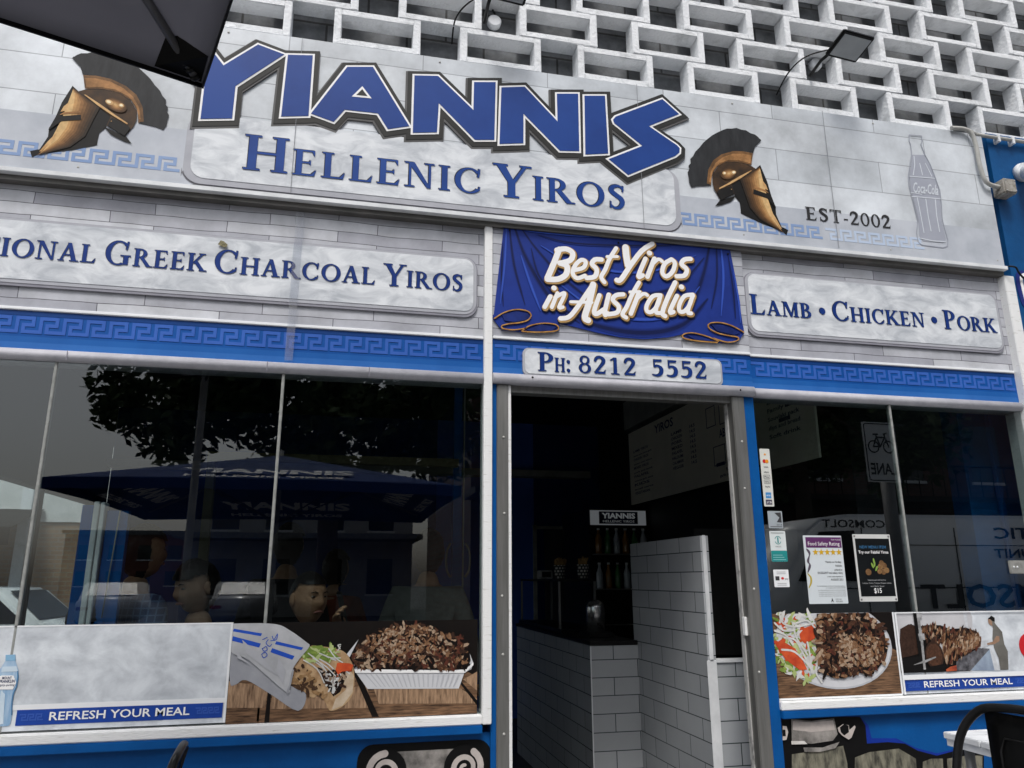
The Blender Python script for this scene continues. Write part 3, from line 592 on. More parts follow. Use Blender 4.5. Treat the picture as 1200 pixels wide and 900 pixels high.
for P4 in ([(0.6627,2.5114),(0.7305,2.534),(0.7874,2.5265),(0.7814,2.4968),(0.7189,2.4806),(0.6739,2.4855)], [(0.7752,2.4463),(0.8439,2.4779),(0.9186,2.4715),(0.901,2.4527),(0.8206,2.4425)], [(1.6981,2.5385),(1.7557,2.5401),(1.8494,2.5057),(1.8161,2.4935),(1.7275,2.5072)], [(1.5674,2.4743),(1.6362,2.4728),(1.717,2.4537),(1.6099,2.4552)]):
    GI = nb(); flat(GI, [P4], -.0355, .005); obj('hem_lining', GI, M('drape_lining_ink', hexc(28,48,120), hexc(17,30,80), 14, .5), dp)
BSP = [([(0.9392,2.8589),(0.9123,2.7881),(0.8784,2.708)],0.0151),([(0.9282,2.854),(0.9723,2.8644),(1.0049,2.8461),(0.993,2.8084),(0.9414,2.7885)],0.0144),([(0.9414,2.7885),(0.9754,2.7765),(0.9692,2.7331),(0.9288,2.7064),(0.8783,2.702)],0.0151),([(1.0137,2.7596),(1.056,2.7762),(1.0688,2.8063),(1.0469,2.8149),(1.0166,2.7848),(1.0023,2.7435),(1.0236,2.719),(1.0622,2.7359)],0.0115),([(1.1482,2.8259),(1.1153,2.8228),(1.0996,2.7984),(1.1225,2.7731),(1.1124,2.7358),(1.0714,2.7247)],0.0129),([(1.2246,2.8918),(1.189,2.8327),(1.1659,2.777),(1.1436,2.737),(1.1589,2.7111)],0.0115),([(1.1774,2.844),(1.2303,2.8489)],0.0086),([(1.2736,2.9012),(1.275,2.864),(1.2816,2.8089)],0.0179),([(1.4138,2.9337),(1.3566,2.8912),(1.2953,2.8101),(1.2427,2.7319),(1.2215,2.727)],0.0136),([(1.3738,2.8515),(1.3323,2.7565),(1.3555,2.7631)],0.0122),([(1.3955,2.8832),(1.3971,2.8826)],0.0144),([(1.4203,2.8558),(1.3788,2.7575)],0.0129),([(1.4045,2.8201),(1.4396,2.8545),(1.46,2.8454)],0.01),([(1.51,2.8602),(1.4733,2.8341),(1.4574,2.7875),(1.4771,2.7676),(1.5114,2.7954),(1.5269,2.8422),(1.51,2.8602)],0.0122),([(1.6123,2.8721),(1.5787,2.8658),(1.5612,2.8398),(1.5878,2.8147),(1.5729,2.7806),(1.5319,2.7739)],0.0129),([(0.8912,2.6174),(0.8632,2.564)],0.0122),([(0.9092,2.6609),(0.9106,2.6602)],0.0136),([(0.9259,2.6364),(0.8974,2.5651)],0.0108),([(0.914,2.6133),(0.9563,2.6403),(0.9573,2.6242),(0.9317,2.5678),(0.9503,2.5692)],0.01),([(1.1006,2.6941),(1.0233,2.5778),(0.9787,2.5231),(0.9377,2.5129)],0.0122),([(1.1021,2.6942),(1.0801,2.6044),(1.056,2.5289),(1.0715,2.5139)],0.0165),([(0.9899,2.5987),(1.0933,2.6039)],0.0086),([(1.1313,2.6427),(1.1028,2.5617),(1.1148,2.5479),(1.1524,2.5744)],0.0122),([(1.1781,2.6494),(1.1538,2.5523),(1.1693,2.5549)],0.0122),([(1.2507,2.6568),(1.2145,2.6494),(1.1971,2.624),(1.2256,2.5949),(1.2169,2.563),(1.1721,2.5507)],0.0122),([(1.3337,2.7244),(1.2958,2.659),(1.2667,2.5966),(1.2425,2.556),(1.2604,2.541)],0.0115),([(1.2859,2.6718),(1.3359,2.6774)],0.0086),([(1.3276,2.6631),(1.2852,2.5621)],0.0122),([(1.3134,2.634),(1.3529,2.6682),(1.373,2.6622)],0.01),([(1.4404,2.6677),(1.4018,2.66),(1.3689,2.612),(1.3673,2.5818),(1.3913,2.5791),(1.4238,2.6162),(1.442,2.6678)],0.0115),([(1.442,2.6678),(1.4114,2.5851),(1.4321,2.5761)],0.0115),([(1.522,2.7405),(1.4783,2.6585),(1.446,2.5802),(1.4588,2.5631)],0.0129),([(1.5269,2.6716),(1.4847,2.5876),(1.5031,2.5875)],0.0122),([(1.5525,2.7199),(1.554,2.7192)],0.0144),([(1.6102,2.6845),(1.5658,2.6732),(1.5362,2.625),(1.5357,2.593),(1.5605,2.5949),(1.59,2.6291),(1.6102,2.6845)],0.0115),([(1.6115,2.6807),(1.5776,2.5962),(1.5956,2.5869)],0.0115)]
def sl(g): return [q for pts, r in BSP for q in stroke(smooth_pts(pts, 3), r+g)]
sn = flatobj('slogan_lettering', shift(sl(.006), .005, -.007), -.0365, M('slogan_shadow_ink', (.025,.022,.03)), ds, .004)
flatobj('slogan_edge', shift(sl(.0038), .003, -.004), -.0375, M('slogan_gold_ink', (.50,.33,.14), (.38,.22,.08), 12, .4), sn, .002)
flatobj('slogan_face', sl(-.0012), -.0385, INKW, sn, .002)
php = flatobj('phone_plate', [rrect(.758,2.232,1.737,2.362,.028)], -.036, BEVELG, ds, .014)
flatobj('plate_face', [rrect(.768,2.242,1.728,2.355,.024)], -.038, MARBLE, php, .002)
tph = serif('^P^H:', .828, .985, 2.257, .088, .8, .04)
pa = serif('^P', .828, .905, 2.255, .088) + serif('H:', .907, .985, 2.255, .088*.98, .76) + serif('8212', 1.018, 1.300, 2.258, .080, .8, .09) + serif('5552', 1.374, 1.657, 2.262, .080, .8, .09)
flatobj('lettering_edge', shift(pa, -.0025, .002), -.0395, TXTDARK, php, .001)
flatobj('lettering', pa, -.041, NAVYTXT, php, .001)
bm = nb()
for x, z in ((.70,2.935),(1.24,2.925),(1.82,2.92),(.80,2.222),(1.82,2.215)): ball(bm, (x,-.045 if z<2.3 else -.034,z), .005, .004, .005, 8)
obj('screw', bm, BLACK, ds)

# ================================================================ POSTS AND DOOR FRAME
po = thing('white_post', 'slim white painted post with chipped edges beside the doorway', 'post', (.6,0,.7))
bm = nb(); box(bm, .5835, .6195, -.032, .06, .79, 2.985, bevel=.003); obj('shaft', bm, WORN, po)
df = thing('door_frame', 'open doorway frame of brushed steel jambs edged in blue', 'door frame', (1.24,0,0))
bm = nb(); box(bm, .6197, .642, -.012, .06, 0, 2.19); obj('blue_trim', bm, PBLUE, df)
bm = nb(); box(bm, .6425, .694, -.02, .05, 0, 2.19, bevel=.004); jl = obj('jamb', bm, STEEL, df)
bm = nb(); box(bm, .6945, .708, -.014, .045, 0, 2.188, bevel=.002); obj('door_stop', bm, WORN, jl)
bm = nb(); box(bm, 1.786, 1.849, -.02, .05, 0, 2.19, bevel=.004); jr = obj('jamb', bm, STEEL, df)
bm = nb(); box(bm, 1.779, 1.7855, .025, .055, 0, 2.188, bevel=.002)
obj('door_stop', bm, M('scuffed_grey_paint', (.42,.42,.41), (.12,.12,.12), 18, .6, contrast=(.35,.5), stretch=(1,1,.6)), jr)
bm = nb(); box(bm, 1.8495, 1.9015, -.012, .06, 0, 2.19); obj('blue_trim', bm, PBLUE, df)
bm = nb(); box(bm, .66, 1.83, .0, .06, 2.16, 2.19); obj('head', bm, STEEL, df)
bm = nb()
for x, z in ((.672,1.95),(.675,1.62),(.665,1.28),(.668,1.05),(.672,.75),(1.82,1.97),(1.815,1.75),(1.82,1.3),(1.812,.95)): ball(bm, (x,-.021,z), .006, .003, .006, 8)
obj('screw', bm, GREYP, df)
bm = nb(); box(bm, 1.776, 1.79, .005, .03, 1.10, 1.18, bevel=.002); obj('strike_plate', bm, WORN, jr)

# ================================================================ WINDOWS
GLASS = glass('window_glass', (.72,.77,.77), 2.2)
CLEAR = glass('clear_glass', (.95,.97,.97), 1.5)
def window(name, label, x0, x1, joints, ledge0, ledge1):
    s = thing(name, label, 'window', ((x0+x1)/2, 0, .76))
    xs = [x0]+joints+[x1]
    for a, b in zip(xs, xs[1:]):
        bm = nb(); box(bm, a+.003, b-.003, 0, .008, .826, 2.191); obj('pane', bm, GLASS, s)
    for j in joints:
        bm = nb(); box(bm, j-.006, j+.006, -.004, .02, .83, 2.191, bevel=.002); obj('glazing_joint', bm, M('clear_joint', (.33,.34,.33), (.22,.23,.22), 30, .35), s)
    bm = nb(); box(bm, ledge0, ledge1, -.030, .08, .790, .826, bevel=.004); obj('sill', bm, WORN, s)
    bm = nb(); box(bm, ledge0, ledge1, -.034, .08, .757, .7895, bevel=.003); obj('ledge', bm, PBLUE, s)
    return s
lw = window('shop_window', 'wide dark shop window left of the doorway', -3.2, .583, [-2.4,-1.1395,-.272], -3.2, .583)
rw = window('shop_window', 'narrower dark shop window right of the doorway', 1.902, 3.462, [2.6655], 1.902, 3.462)
# lower walls with the painted columns
MUR = [M('mural_black', (.004,.004,.0045), (.003,.003,.003), 20, .55), M('mural_stone', (.33,.31,.29), (.10,.095,.09), 11, .6, contrast=(.36,.62)), M('mural_pale', (.52,.47,.44), (.40,.36,.34), 14, .6), M('mural_deep_blue', hexc(22,52,150), hexc(18,44,130), 6, .45), M('mural_olive_stone', (.22,.21,.16), (.05,.048,.04), 10, .6, contrast=(.36,.6), stretch=(3,1,1)), M('mural_white', (.72,.70,.68), (.55,.53,.5), 20, .6)]
def spiral(cx, cz, r0, r1, turns, a0, sgn, w0, w1, n=40):
    pts = [(cx+(r0+(r1-r0)*k/n)*math.cos(R(a0)+sgn*2*math.pi*turns*k/n), cz+(r0+(r1-r0)*k/n)*math.sin(R(a0)+sgn*2*math.pi*turns*k/n)) for k in range(n+1)]
    return stroke(pts, [w0+(w1-w0)*k/n for k in range(n+1)])
def mural(bm, x0, x1, zt, y):
    """an Ionic capital and shaft sprayed on the wall"""
    c = (x0+x1)/2; w = x1-x0; k = 0
    def L(polys, mi):
        nonlocal k
        flat(bm, polys, y-.0008*k, .0006, mi); k += 1
    L([rrect(x0-.05, zt-.75, x1+.05, zt, .06)], 0)
    L([rect(c-w*.36, zt-.72, c+w*.36, zt-.19)], 4)
    L([[(x0+.10,zt-.03),(x1-.10,zt-.03),(x1-.13,zt-.125),(c,zt-.14),(x0+.13,zt-.125)]], 1)
    L([[(x0+.13,zt-.148),(c,zt-.165),(x1-.13,zt-.148),(x1-.15,zt-.19),(x0+.15,zt-.19)]], 1)
    for cx, s in ((x0+.055,1),(x1-.055,-1)):
        L([ell(cx, zt-.10, .085, .085)], 0)
        L(spiral(cx, zt-.10, .066, .010, 1.9, 90 if s>0 else 60, s, .013, .006), 2)
lwall = thing('lower_wall', 'blue painted wall below the left window with a sprayed column mural', 'wall', (-1.3,0,0))
bm = nb(); box(bm, -3.2, .619, .0, .10, 0, .7565); obj('panel', bm, PBLUE, lwall)
bm = nb(); mural(bm, .152, .575, .733, -.002); obj('mural', bm, MUR, lwall)
rwall = thing('lower_wall', 'blue painted wall below the right window with sprayed stone blocks mural', 'wall', (2.7,0,0))
bm = nb(); box(bm, 1.9025, 3.52, .0, .10, 0, .7565); obj('panel', bm, PBLUE, rwall)
bm = nb(); k = 0
for mi, pp in ((3, [(1.8702,0.7549),(1.9104,0.7653),(2.2998,0.7481),(2.3379,0.7095),(2.3467,0.6566),(2.4715,0.6509),(2.5642,0.6071),(2.6714,0.5799),(2.7521,0.5893),(2.8004,0.6048),(2.8288,0.5722),(2.7822,0.5038),(1.868,0.5521),(1.8608,0.6615)]),
               (0, [(1.9123,0.7635),(2.2996,0.7464),(2.3217,0.7102),(2.319,0.636),(2.4256,0.6372),(2.512,0.6271),(2.5734,0.5952),(2.6696,0.5694),(2.7977,0.5898),(2.9218,0.5767),(2.8917,0.4189),(1.8824,0.4768)]),
               (4, [(1.9455,0.611),(2.0183,0.6159),(2.1987,0.633),(2.2104,0.5595),(2.1972,0.4587),(1.9307,0.474)]), (4, [(2.2507,0.5832),(2.3228,0.6012),(2.4761,0.6086),(2.5572,0.5636),(2.5482,0.4386),(2.2285,0.4569)]), (4, [(2.5903,0.5488),(2.6344,0.5597),(2.6955,0.5567),(2.685,0.4307),(2.5721,0.4372)]), (4, [(2.7179,0.5555),(2.8389,0.5646),(2.9066,0.5577),(2.8804,0.4195),(2.6994,0.4299)]),
               (1, [(1.9555,0.7514),(2.0535,0.7405),(2.1653,0.7465),(2.1752,0.6816),(2.1488,0.6568),(2.0428,0.6488),(1.9489,0.6617)]), (2, [(1.962,0.7442),(2.0528,0.7345),(2.159,0.7388),(2.1647,0.6994),(2.0483,0.6958),(1.9581,0.7083)]), (5, [(1.9451,0.6644),(2.0079,0.6616),(2.022,0.649),(1.9457,0.6508)]), (1, [(1.9999,0.6364),(2.0931,0.632),(2.1798,0.6511),(2.1555,0.6264),(2.0806,0.6155),(2.0031,0.6192)]),
               (2, [(2.1764,0.7076),(2.2049,0.7221),(2.233,0.7157),(2.2336,0.6964),(2.2629,0.7144),(2.2662,0.7073),(2.2403,0.6657),(2.2253,0.6577),(2.1937,0.6764),(2.1797,0.6918)]), (0, [(2.1872,0.7089),(2.2102,0.7219),(2.2306,0.714),(2.2293,0.6879),(2.2043,0.676),(2.19,0.6896)]), (2, [(1.9085,0.7275),(1.9268,0.7251),(1.9325,0.7008),(1.9212,0.6715),(1.9025,0.6698)]), (0, [(1.9069,0.7122),(1.9192,0.7117),(1.9186,0.6861),(1.9043,0.6867)])):
    flat(bm, [pp], -.002-.0008*k, .0006, mi); k += 1
obj('mural', bm, MUR, rwall)

# ================================================================ RIGHT EDGE: white return, blue neighbour pier, conduit, camera
wp = thing('white_pilaster', 'narrow white pilaster between right window and blue pier', 'pilaster', (3.5,0,0))
bm = nb(); box(bm, 3.4625, 3.528, -.045, .1, 0, 2.944, bevel=.003); obj('shaft', bm, WORN, wp)
bp_ = thing('blue_pier', 'deep blue painted pier at right edge of the shopfront', 'pier', (4.2,0,0))
bm = nb(); box(bm, 3.5285, 5.2, -.03, .12, 0, 3.84); obj('wall_face', bm, PBLUE2, bp_)
bm = nb(); flat(bm, stroke(smooth_pts([(3.60,2.97),(3.575,2.95),(3.57,2.87),(3.58,2.80),(3.60,2.775)],4), .02), -.0335, .003); flat(bm, stroke(smooth_pts([(3.61,2.965),(3.588,2.945),(3.586,2.87),(3.594,2.80),(3.61,2.785)],4), .009), -.0345, .001, 1); obj('painted_lettering', bm, [M('glow_paint', hexc(36,48,120)), INKW], bp_)
cd = thing('conduit', 'grey plastic conduit bending down the end of the shop sign', 'conduit', (3.38,0,3.8))
bm = nb(); tube(bm, smooth_pts([(3.25,-.075,3.806),(3.33,-.08,3.808),(3.372,-.085,3.78),(3.388,-.085,3.70),(3.388,-.085,3.60),(3.40,-.085,3.51),(3.43,-.085,3.47),(3.50,-.08,3.462)],4), .012, 12); obj('pipe', bm, GREYP, cd)
bm = nb(); tube(bm, smooth_pts([(3.385,-.075,3.80),(3.42,-.06,3.802),(3.60,-.055,3.80),(5.2,-.055,3.79)],4), .011, 10); obj('pipe', bm, GREYP, cd)
for x in (3.58, 3.68, 4.0):
    bm = nb(); box(bm, x-.008, x+.008, -.068, -.03, 3.77, 3.815, bevel=.002); obj('clip', bm, WHITE, cd)
jb = thing('junction_box', 'small square grey junction box on the blue pier', 'junction box', (3.54,0,3.43))
bm = nb(); box(bm, 3.50, 3.585, -.115, -.03, 3.415, 3.505, bevel=.008); obj('body', bm, M('aged_grey_box', (.42,.41,.38), (.22,.20,.17), 40, .6), jb)
bm = nb()
for x, z in ((3.513,3.428),(3.572,3.428),(3.513,3.492),(3.572,3.492)): ball(bm, (x,-.116,z), .005, .003, .005, 8)
obj('screw', bm, GREYP, jb)
sc_ = thing('security_camera', 'white dome-front security camera on the blue pier', 'camera', (3.75,0,3.55))
bm = nb(); lathe(bm, 0, 0, [(.052,0),(.056,.02),(.05,.04)], 24); bmesh.ops.rotate(bm, cent=(0,0,0), matrix=Matrix.Rotation(R(90),3,'X'), verts=bm.verts[:]); bmesh.ops.translate(bm, vec=(3.72,-.03,3.60), verts=bm.verts[:]); obj('mount', bm, WHITE, sc_)
bm = nb(); tube(bm, [(3.68,-.30,3.505),(3.665,-.285,3.515),(3.70,-.10,3.57),(3.72,-.07,3.60)], [.045,.05,.05,.03], 18); hs_ = obj('housing', bm, WHITE, sc_)
bm = nb(); ball(bm, (3.678,-.305,3.503), .032, .02, .032, 14); obj('lens', bm, BLACK, hs_)
wc = tag(obj('cable', (lambda b: (tube(b, smooth_pts([(3.47,-.075,2.985),(3.50,-.09,2.975),(3.55,-.06,2.96),(3.62,-.04,2.925),(3.75,-.036,2.91),(5,-.036,2.93)],5), .005, 8), b)[1])(nb()), CABLE), 'thin black cable looping across blue pier from the sign end', 'cable')

# ================================================================ FLOODLIGHTS
def floodlight(label, cx, cy, cz, yaw, tilt, W=.20, H=.155):
    s = thing('floodlight', label, 'floodlight', (cx,cy,cz), 'slim black floodlights over the shop sign')
    rot = Matrix.Rotation(R(yaw),3,'Z') @ Matrix.Rotation(R(tilt),3,'X')
    bm = nb(); obox(bm, cx, cy, cz, W, H, .022, rot, bevel=.006); b = obj('housing', bm, BLACKM, s)
    o = rot @ Vector((0,0,-.0125)); bm = nb(); obox(bm, cx+o.x, cy+o.y, cz+o.z, W-.03, H-.03, .003, rot); obj('lens', bm, M('frosted_lens', (.34,.36,.37), (.28,.30,.31), 6, .25), b)
    e = rot @ Vector((-.02,H*.45,.012)); p = Vector((cx,cy,cz))+e
    bm = nb(); tube(bm, [p+Vector((-.05,.0,0)), p+Vector((-.05,.07,.01)), (p.x-.05,-.005,p.z-.01)], .009, 8); tube(bm, [p+Vector((-.06,0,0)), p+Vector((.03,0,0))], .012, 8); obj('bracket', bm, BLACKM, s)
    bm = nb(); tube(bm, smooth_pts([p+Vector((.06,0,.0)), p+Vector((.03,.02,.055)), p+Vector((-.05,.06,.06)), p+Vector((-.14,.10,.03)), p+Vector((-.2,.16,-.03)), (p.x-.2,.1,p.z-.08)],5), .004, 6); obj('cable', bm, CABLE, s)
    return s
floodlight('black floodlight with grey lens over the right helmet', 2.508, -.25, 4.085, 6, -16)
floodlight('black floodlight cut by the top edge of the photo', .655, -.25, 4.105, 6, -16)
for x, z, lb in ((2.535,4.215,'round white junction box in a breeze block gap by the right floodlight'),(.645,4.165,'round white junction box in a breeze block gap by the top floodlight')):
    j = thing('junction_box', lb, 'junction box', (x,.08,z), 'round junction boxes in the breeze blocks')
    bm = nb(); lathe(bm, 0, 0, [(.036,0),(.036,.03),(.030,.036)], 20); bmesh.ops.rotate(bm, cent=(0,0,0), matrix=Matrix.Rotation(R(90),3,'X'), verts=bm.verts[:]); bmesh.ops.translate(bm, vec=(x,.09,z), verts=bm.verts[:]); obj('body', bm, WHITE, j)
    bm = nb(); tube(bm, [(x,.075,z+.03),(x+.005,.08,z+.06),(x-.01,.09,z+.1)], .006, 8); obj('lead', bm, CABLE, j)

# ================================================================ PICTURES AND STICKERS ON THE GLASS
def clip(poly, x0, z0, x1, z1):
    for ax, v, sg in ((0,x0,1),(0,x1,-1),(1,z0,1),(1,z1,-1)):
        out = []
        for i in range(len(poly)):
            a, b = poly[i-1], poly[i]; da, db = (a[ax]-v)*sg, (b[ax]-v)*sg
            if (da >= 0) != (db >= 0):
                t = da/(da-db); out.append((a[0]+(b[0]-a[0])*t, a[1]+(b[1]-a[1])*t))
            if db >= 0: out.append(b)
        poly = out
        if not poly: return []
    return poly
def clipbm(bm, x0, z0, x1, z1):
    for co, no in (((x0,0,0),(-1,0,0)),((x1,0,0),(1,0,0)),((0,0,z0),(0,0,-1)),((0,0,z1),(0,0,1))):
        bmesh.ops.bisect_plane(bm, geom=bm.verts[:]+bm.edges[:]+bm.faces[:], plane_co=co, plane_no=no, clear_outer=True)
PY = -.003
def poster(name, label, cat, x0, x1, z0, z1, bgm, y=PY, t=.0025):
    s = thing(name, label, cat, ((x0+x1)/2, 0, z0))
    bm = nb(); box(bm, x0, x1, y, y+t, z0, z1); obj('sheet', bm, bgm, s); return s
WOODP = M('wood_print', (.22,.125,.07), (.022,.013,.009), 9, .5, stretch=(1.2,1,14), contrast=(.34,.62), detail=10)
WOODL = M('light_wood_print', (.40,.26,.16), (.08,.045,.027), 8, .5, stretch=(12,1,1.6), contrast=(.3,.62), detail=10)
DARKP = M('dark_table_print', (.007,.005,.004), (.004,.003,.003), 10, .5)
PAPERP = M('paper_wrap_print', (.52,.53,.55), (.33,.34,.36), 7, .5, contrast=(.3,.7))
PAPERD = M('paper_fold_print', (.36,.37,.40), (.27,.28,.31), 7, .5)
BREADP = M('flatbread_print', (.50,.34,.19), (.24,.13,.06), 24, .6, contrast=(.3,.6))
MEAT = [M('meat_print_%s' % n, c, tuple(x*.35 for x in c), 90, .5, contrast=(.3,.7)) for n, c in (('char',(.010,.006,.005)),('brown',(.10,.045,.026)),('umber',(.055,.027,.018)),('tan',(.30,.16,.085)),('pale',(.50,.36,.25)),('red',(.13,.04,.025)),('rust',(.17,.075,.035)))]
SAL = [M('onion_print', (.66,.66,.64), (.5,.5,.48), 20, .5), M('lettuce_print', (.25,.34,.07), (.10,.18,.03), 20, .5), M('tomato_print', (.62,.10,.03), (.42,.05,.02), 20, .45), M('pale_lettuce_print', (.48,.54,.26), (.30,.38,.12), 20, .5)]
PLATEW = M('plate_print', (.62,.63,.65), (.52,.53,.56), 4, .4)
STRIPB = M('strip_blue_ink', hexc(34,72,160), hexc(28,60,140), 4, .4)
STRIPK = M('strip_key_ink', hexc(58,92,176), hexc(52,86,168), 4, .4)
def strip(s, x0, x1, z0, z1, tx, tw, th, y):
    f = flatobj('blue_strip', [rect(x0,z0,x1,z1)], y, STRIPB, s, .001)
    h = (z1-z0); bm = nb()
    flat(bm, keypat(x0+.01, tx-.02, z0+h*.3, z0+h*.74, h*.46), y-.0008, .0005); flat(bm, keypat(tx+tw+.02, x1-.01, z0+h*.3, z0+h*.74, h*.46), y-.0008, .0005); obj('key_pattern', bm, STRIPK, f)
    bm = nb(); sans('REFRESH YOUR MEAL', tx, z0+h*.28, th, y-.0014, bm, w=tw, bold=.014); obj('lettering', bm, INKW, f)
# -- marble poster with the water bottle
p1 = poster('window_poster', 'grey marble window poster reading REFRESH YOUR MEAL with a water bottle', 'poster', -2.2, -.3885, .834, 1.191, MARBLE2)
bm = nb(); flat(bm, [rect(-.397,.834,-.3885,1.191), rect(-2.2,1.186,-.3885,1.191), rect(-2.2,.904,-.397,.921)], PY-.001, .0008); obj('white_border', bm, PRINTW, p1)
a_, b_ = [(-0.987,0.8701),(-0.5167,0.8658)]
strip(p1, -1.094, -.401, .852, .904, a_[0], b_[0]-a_[0], .0275, PY-.0012)
WB = [(-1.1562,1.0712),(-1.158,1.0913),(-1.1268,1.0918),(-1.1231,1.0704),(-1.1155,1.0518),(-1.1084,1.0365),(-1.1071,1.0146),(-1.1067,0.9827),(-1.1127,0.9607),(-1.1131,0.9323),(-1.1082,0.8882),(-1.109,0.8602),(-1.1151,0.8527),(-1.1546,0.8522),(-1.1646,0.8594),(-1.1716,0.9219),(-1.1674,0.9626),(-1.1659,0.9846),(-1.1719,1.0166),(-1.1722,1.0389),(-1.1636,1.0547)]
wbot = flatobj('bottle_print', [WB], PY-.0016, M('bottle_blue_ink', (.42,.56,.70), (.22,.38,.58), 20, .3, stretch=(3,1,.4)), p1, .0005)
bm = nb(); flat(bm, [[(-1.1562,1.0712),(-1.158,1.0913),(-1.1268,1.0918),(-1.1231,1.0704)]], PY-.0022, .0004, 1); flat(bm, [[(-1.1616,1.0514),(-1.1173,1.0518),(-1.1111,1.034),(-1.1635,1.0339)]], PY-.0023, .0004, 2); flat(bm, [[(-1.1543,0.9716),(-1.1403,0.9585),(-1.1368,0.9143),(-1.132,0.8611),(-1.1436,0.8585),(-1.1559,0.9213)]], PY-.0024, .0004, 2); flat(bm, [[(-1.1095,1.0355),(-1.1049,1.0146),(-1.1055,0.9827),(-1.1121,0.9607),(-1.1122,0.9323),(-1.107,0.8882),(-1.1113,0.8883),(-1.1165,0.9324),(-1.1164,0.9608),(-1.1098,0.9828),(-1.1101,1.0147),(-1.1131,1.0357)]], PY-.0026, .0004, 3)
obj('bottle_shape', bm, [PLATEW, M('cap_ink', (.28,.48,.66), (.2,.4,.6), 30), M('bottle_pale_ink', (.62,.72,.80), (.5,.62,.72), 10), M('bottle_deep_ink', (.10,.24,.42), (.07,.18,.34), 14)], wbot)
bm = nb(); flat(bm, [[(-1.1685,1.0165),(-1.1618,1.022),(-1.122,1.0208),(-1.1098,0.9956),(-1.1182,0.9736),(-1.1578,0.9749),(-1.1702,0.9975)]], PY-.003, .0004); obj('bottle_label', bm, INKW, wbot)
q = [(-1.1568,1.0091),(-1.1263,1.0082),(-1.1642,0.9973),(-1.1153,0.9957),(-1.1625,0.9861),(-1.1139,0.9861)]; bm = nb(); sans('MOUNT', q[0][0], q[0][1], .0085, PY-.0036, bm, w=q[1][0]-q[0][0], bold=.02); sans('FRANKLIN', q[2][0], q[2][1], .010, PY-.0036, bm, w=q[3][0]-q[2][0], bold=.02); sans('lightly sparkling', q[4][0], q[4][1], .007, PY-.0036, bm, w=q[5][0]-q[4][0], shear=.3); obj('label_lettering', bm, M('navy_ink', hexc(22,40,90)), wbot)
# -- wrap and tray of meat
p2 = poster('window_poster', 'window poster of a wrapped yiros beside a tray of grilled meat on wood', 'poster', -.3875, .5655, .828, 1.1875, DARKP)
x0,x1,z0,z1 = -.387, .565, .8285, 1.187
bm = nb(); k = 0
def lay(bm, polys, mi, y):
    global k
    polys = [clip(ccw(p), x0, z0, x1, z1) for p in polys]; polys = [p for p in polys if len(p) > 2]
    if polys: flat(bm, polys, y-.00012*k, .0001, mi); k += 1
lay(bm, [[(-0.4004,0.9774),(-0.1662,1.0072),(0.0921,1.0083),(0.145,1.0068),(0.5079,0.9968),(0.5735,0.9603),(0.5747,0.7897),(-0.3876,0.8296)]], 0, PY-.001)
for t in ([(-0.4008,0.9815),(-0.242,0.9522),(-0.2491,0.8798),(-0.3965,0.8853)], [(-0.2241,0.9354),(-0.093,0.9228),(0.1299,0.9485),(0.1422,0.8651),(-0.2322,0.8751)], [(0.1552,0.9326),(0.4903,0.9285),(0.5648,0.8832),(0.5696,0.866),(0.1767,0.8787)], [(0.5084,0.9579),(0.5827,0.9947),(0.5833,0.8997)]): lay(bm, [t], 1, PY-.001)
for t in ([(-0.242,0.9522),(-0.2311,0.9518),(-0.23,0.8231),(-0.2482,0.8239)], [(0.0706,1.0005),(0.0925,0.9999),(0.1786,0.8308),(0.1524,0.8318)], [(0.49,0.9499),(0.4992,0.9522),(0.5835,0.857),(0.5743,0.8472)]): lay(bm, [t], 2, PY-.001)
obj('wood_table', bm, [WOODP, WOODL, DARKP], p2)
bm = nb(); k = 0; Y = PY-.0022
lay(bm, [[(0.0438,1.0644),(0.087,1.1188),(0.5064,1.1236),(0.5497,1.0173),(0.5405,0.9958),(0.5127,0.9836),(0.4904,0.9242),(0.1305,0.9343),(0.0794,1.0002),(0.0686,1.0426)]], 0, Y)
lay(bm, [[(0.0839,0.9976),(0.5099,0.9855),(0.4866,0.9269),(0.1304,0.936)]], 0, Y)
TR = [(0.093,0.9898),(0.5035,0.9779),(0.1434,0.9414),(0.4792,0.9305)]
for i in range(1, 20):
    mixr = lambda a, b, f: (a[0]+(b[0]-a[0])*f, a[1]+(b[1]-a[1])*f)
    lay(bm, [[mixr(TR[0],TR[1],(i+.15)/20), mixr(TR[0],TR[1],(i+.5)/20), mixr(TR[2],TR[3],(i+.45)/20), mixr(TR[2],TR[3],(i+.2)/20)]], 1, Y)
lay(bm, [[(0.0763,1.0087),(0.5154,0.9965),(0.5487,1.0217),(0.5488,1.0113),(0.5155,0.9827),(0.0805,0.9952)]], 2, Y)
obj('tray', bm, [PLATEW, M('tray_ridge_print', (.47,.48,.51), (.42,.43,.46), 6), INKW], p2)
bm = nb(); MP = [(0.055,1.0514),(0.087,1.1188),(0.1216,1.1396),(0.1655,1.1605),(0.2105,1.164),(0.2554,1.1782),(0.2924,1.1627),(0.3377,1.1821),(0.3751,1.1657),(0.4031,1.1564),(0.4594,1.1333),(0.5082,1.1236),(0.5304,1.0747),(0.5374,1.0307),(0.5219,0.9964),(0.4524,0.994),(0.2701,1.0017),(0.1097,1.0078),(0.0692,1.03)]
flat(bm, [MP], PY-.0048, .0003)
MP2 = [(0.0642,1.0428),(0.0961,1.1143),(0.1747,1.156),(0.2556,1.172),(0.338,1.1733),(0.3939,1.1521),(0.4595,1.1289),(0.5018,1.1149),(0.5239,1.066),(0.5246,1.005),(0.4523,1.0),(0.2699,1.0068),(0.1095,1.0129),(0.0736,1.0299)]
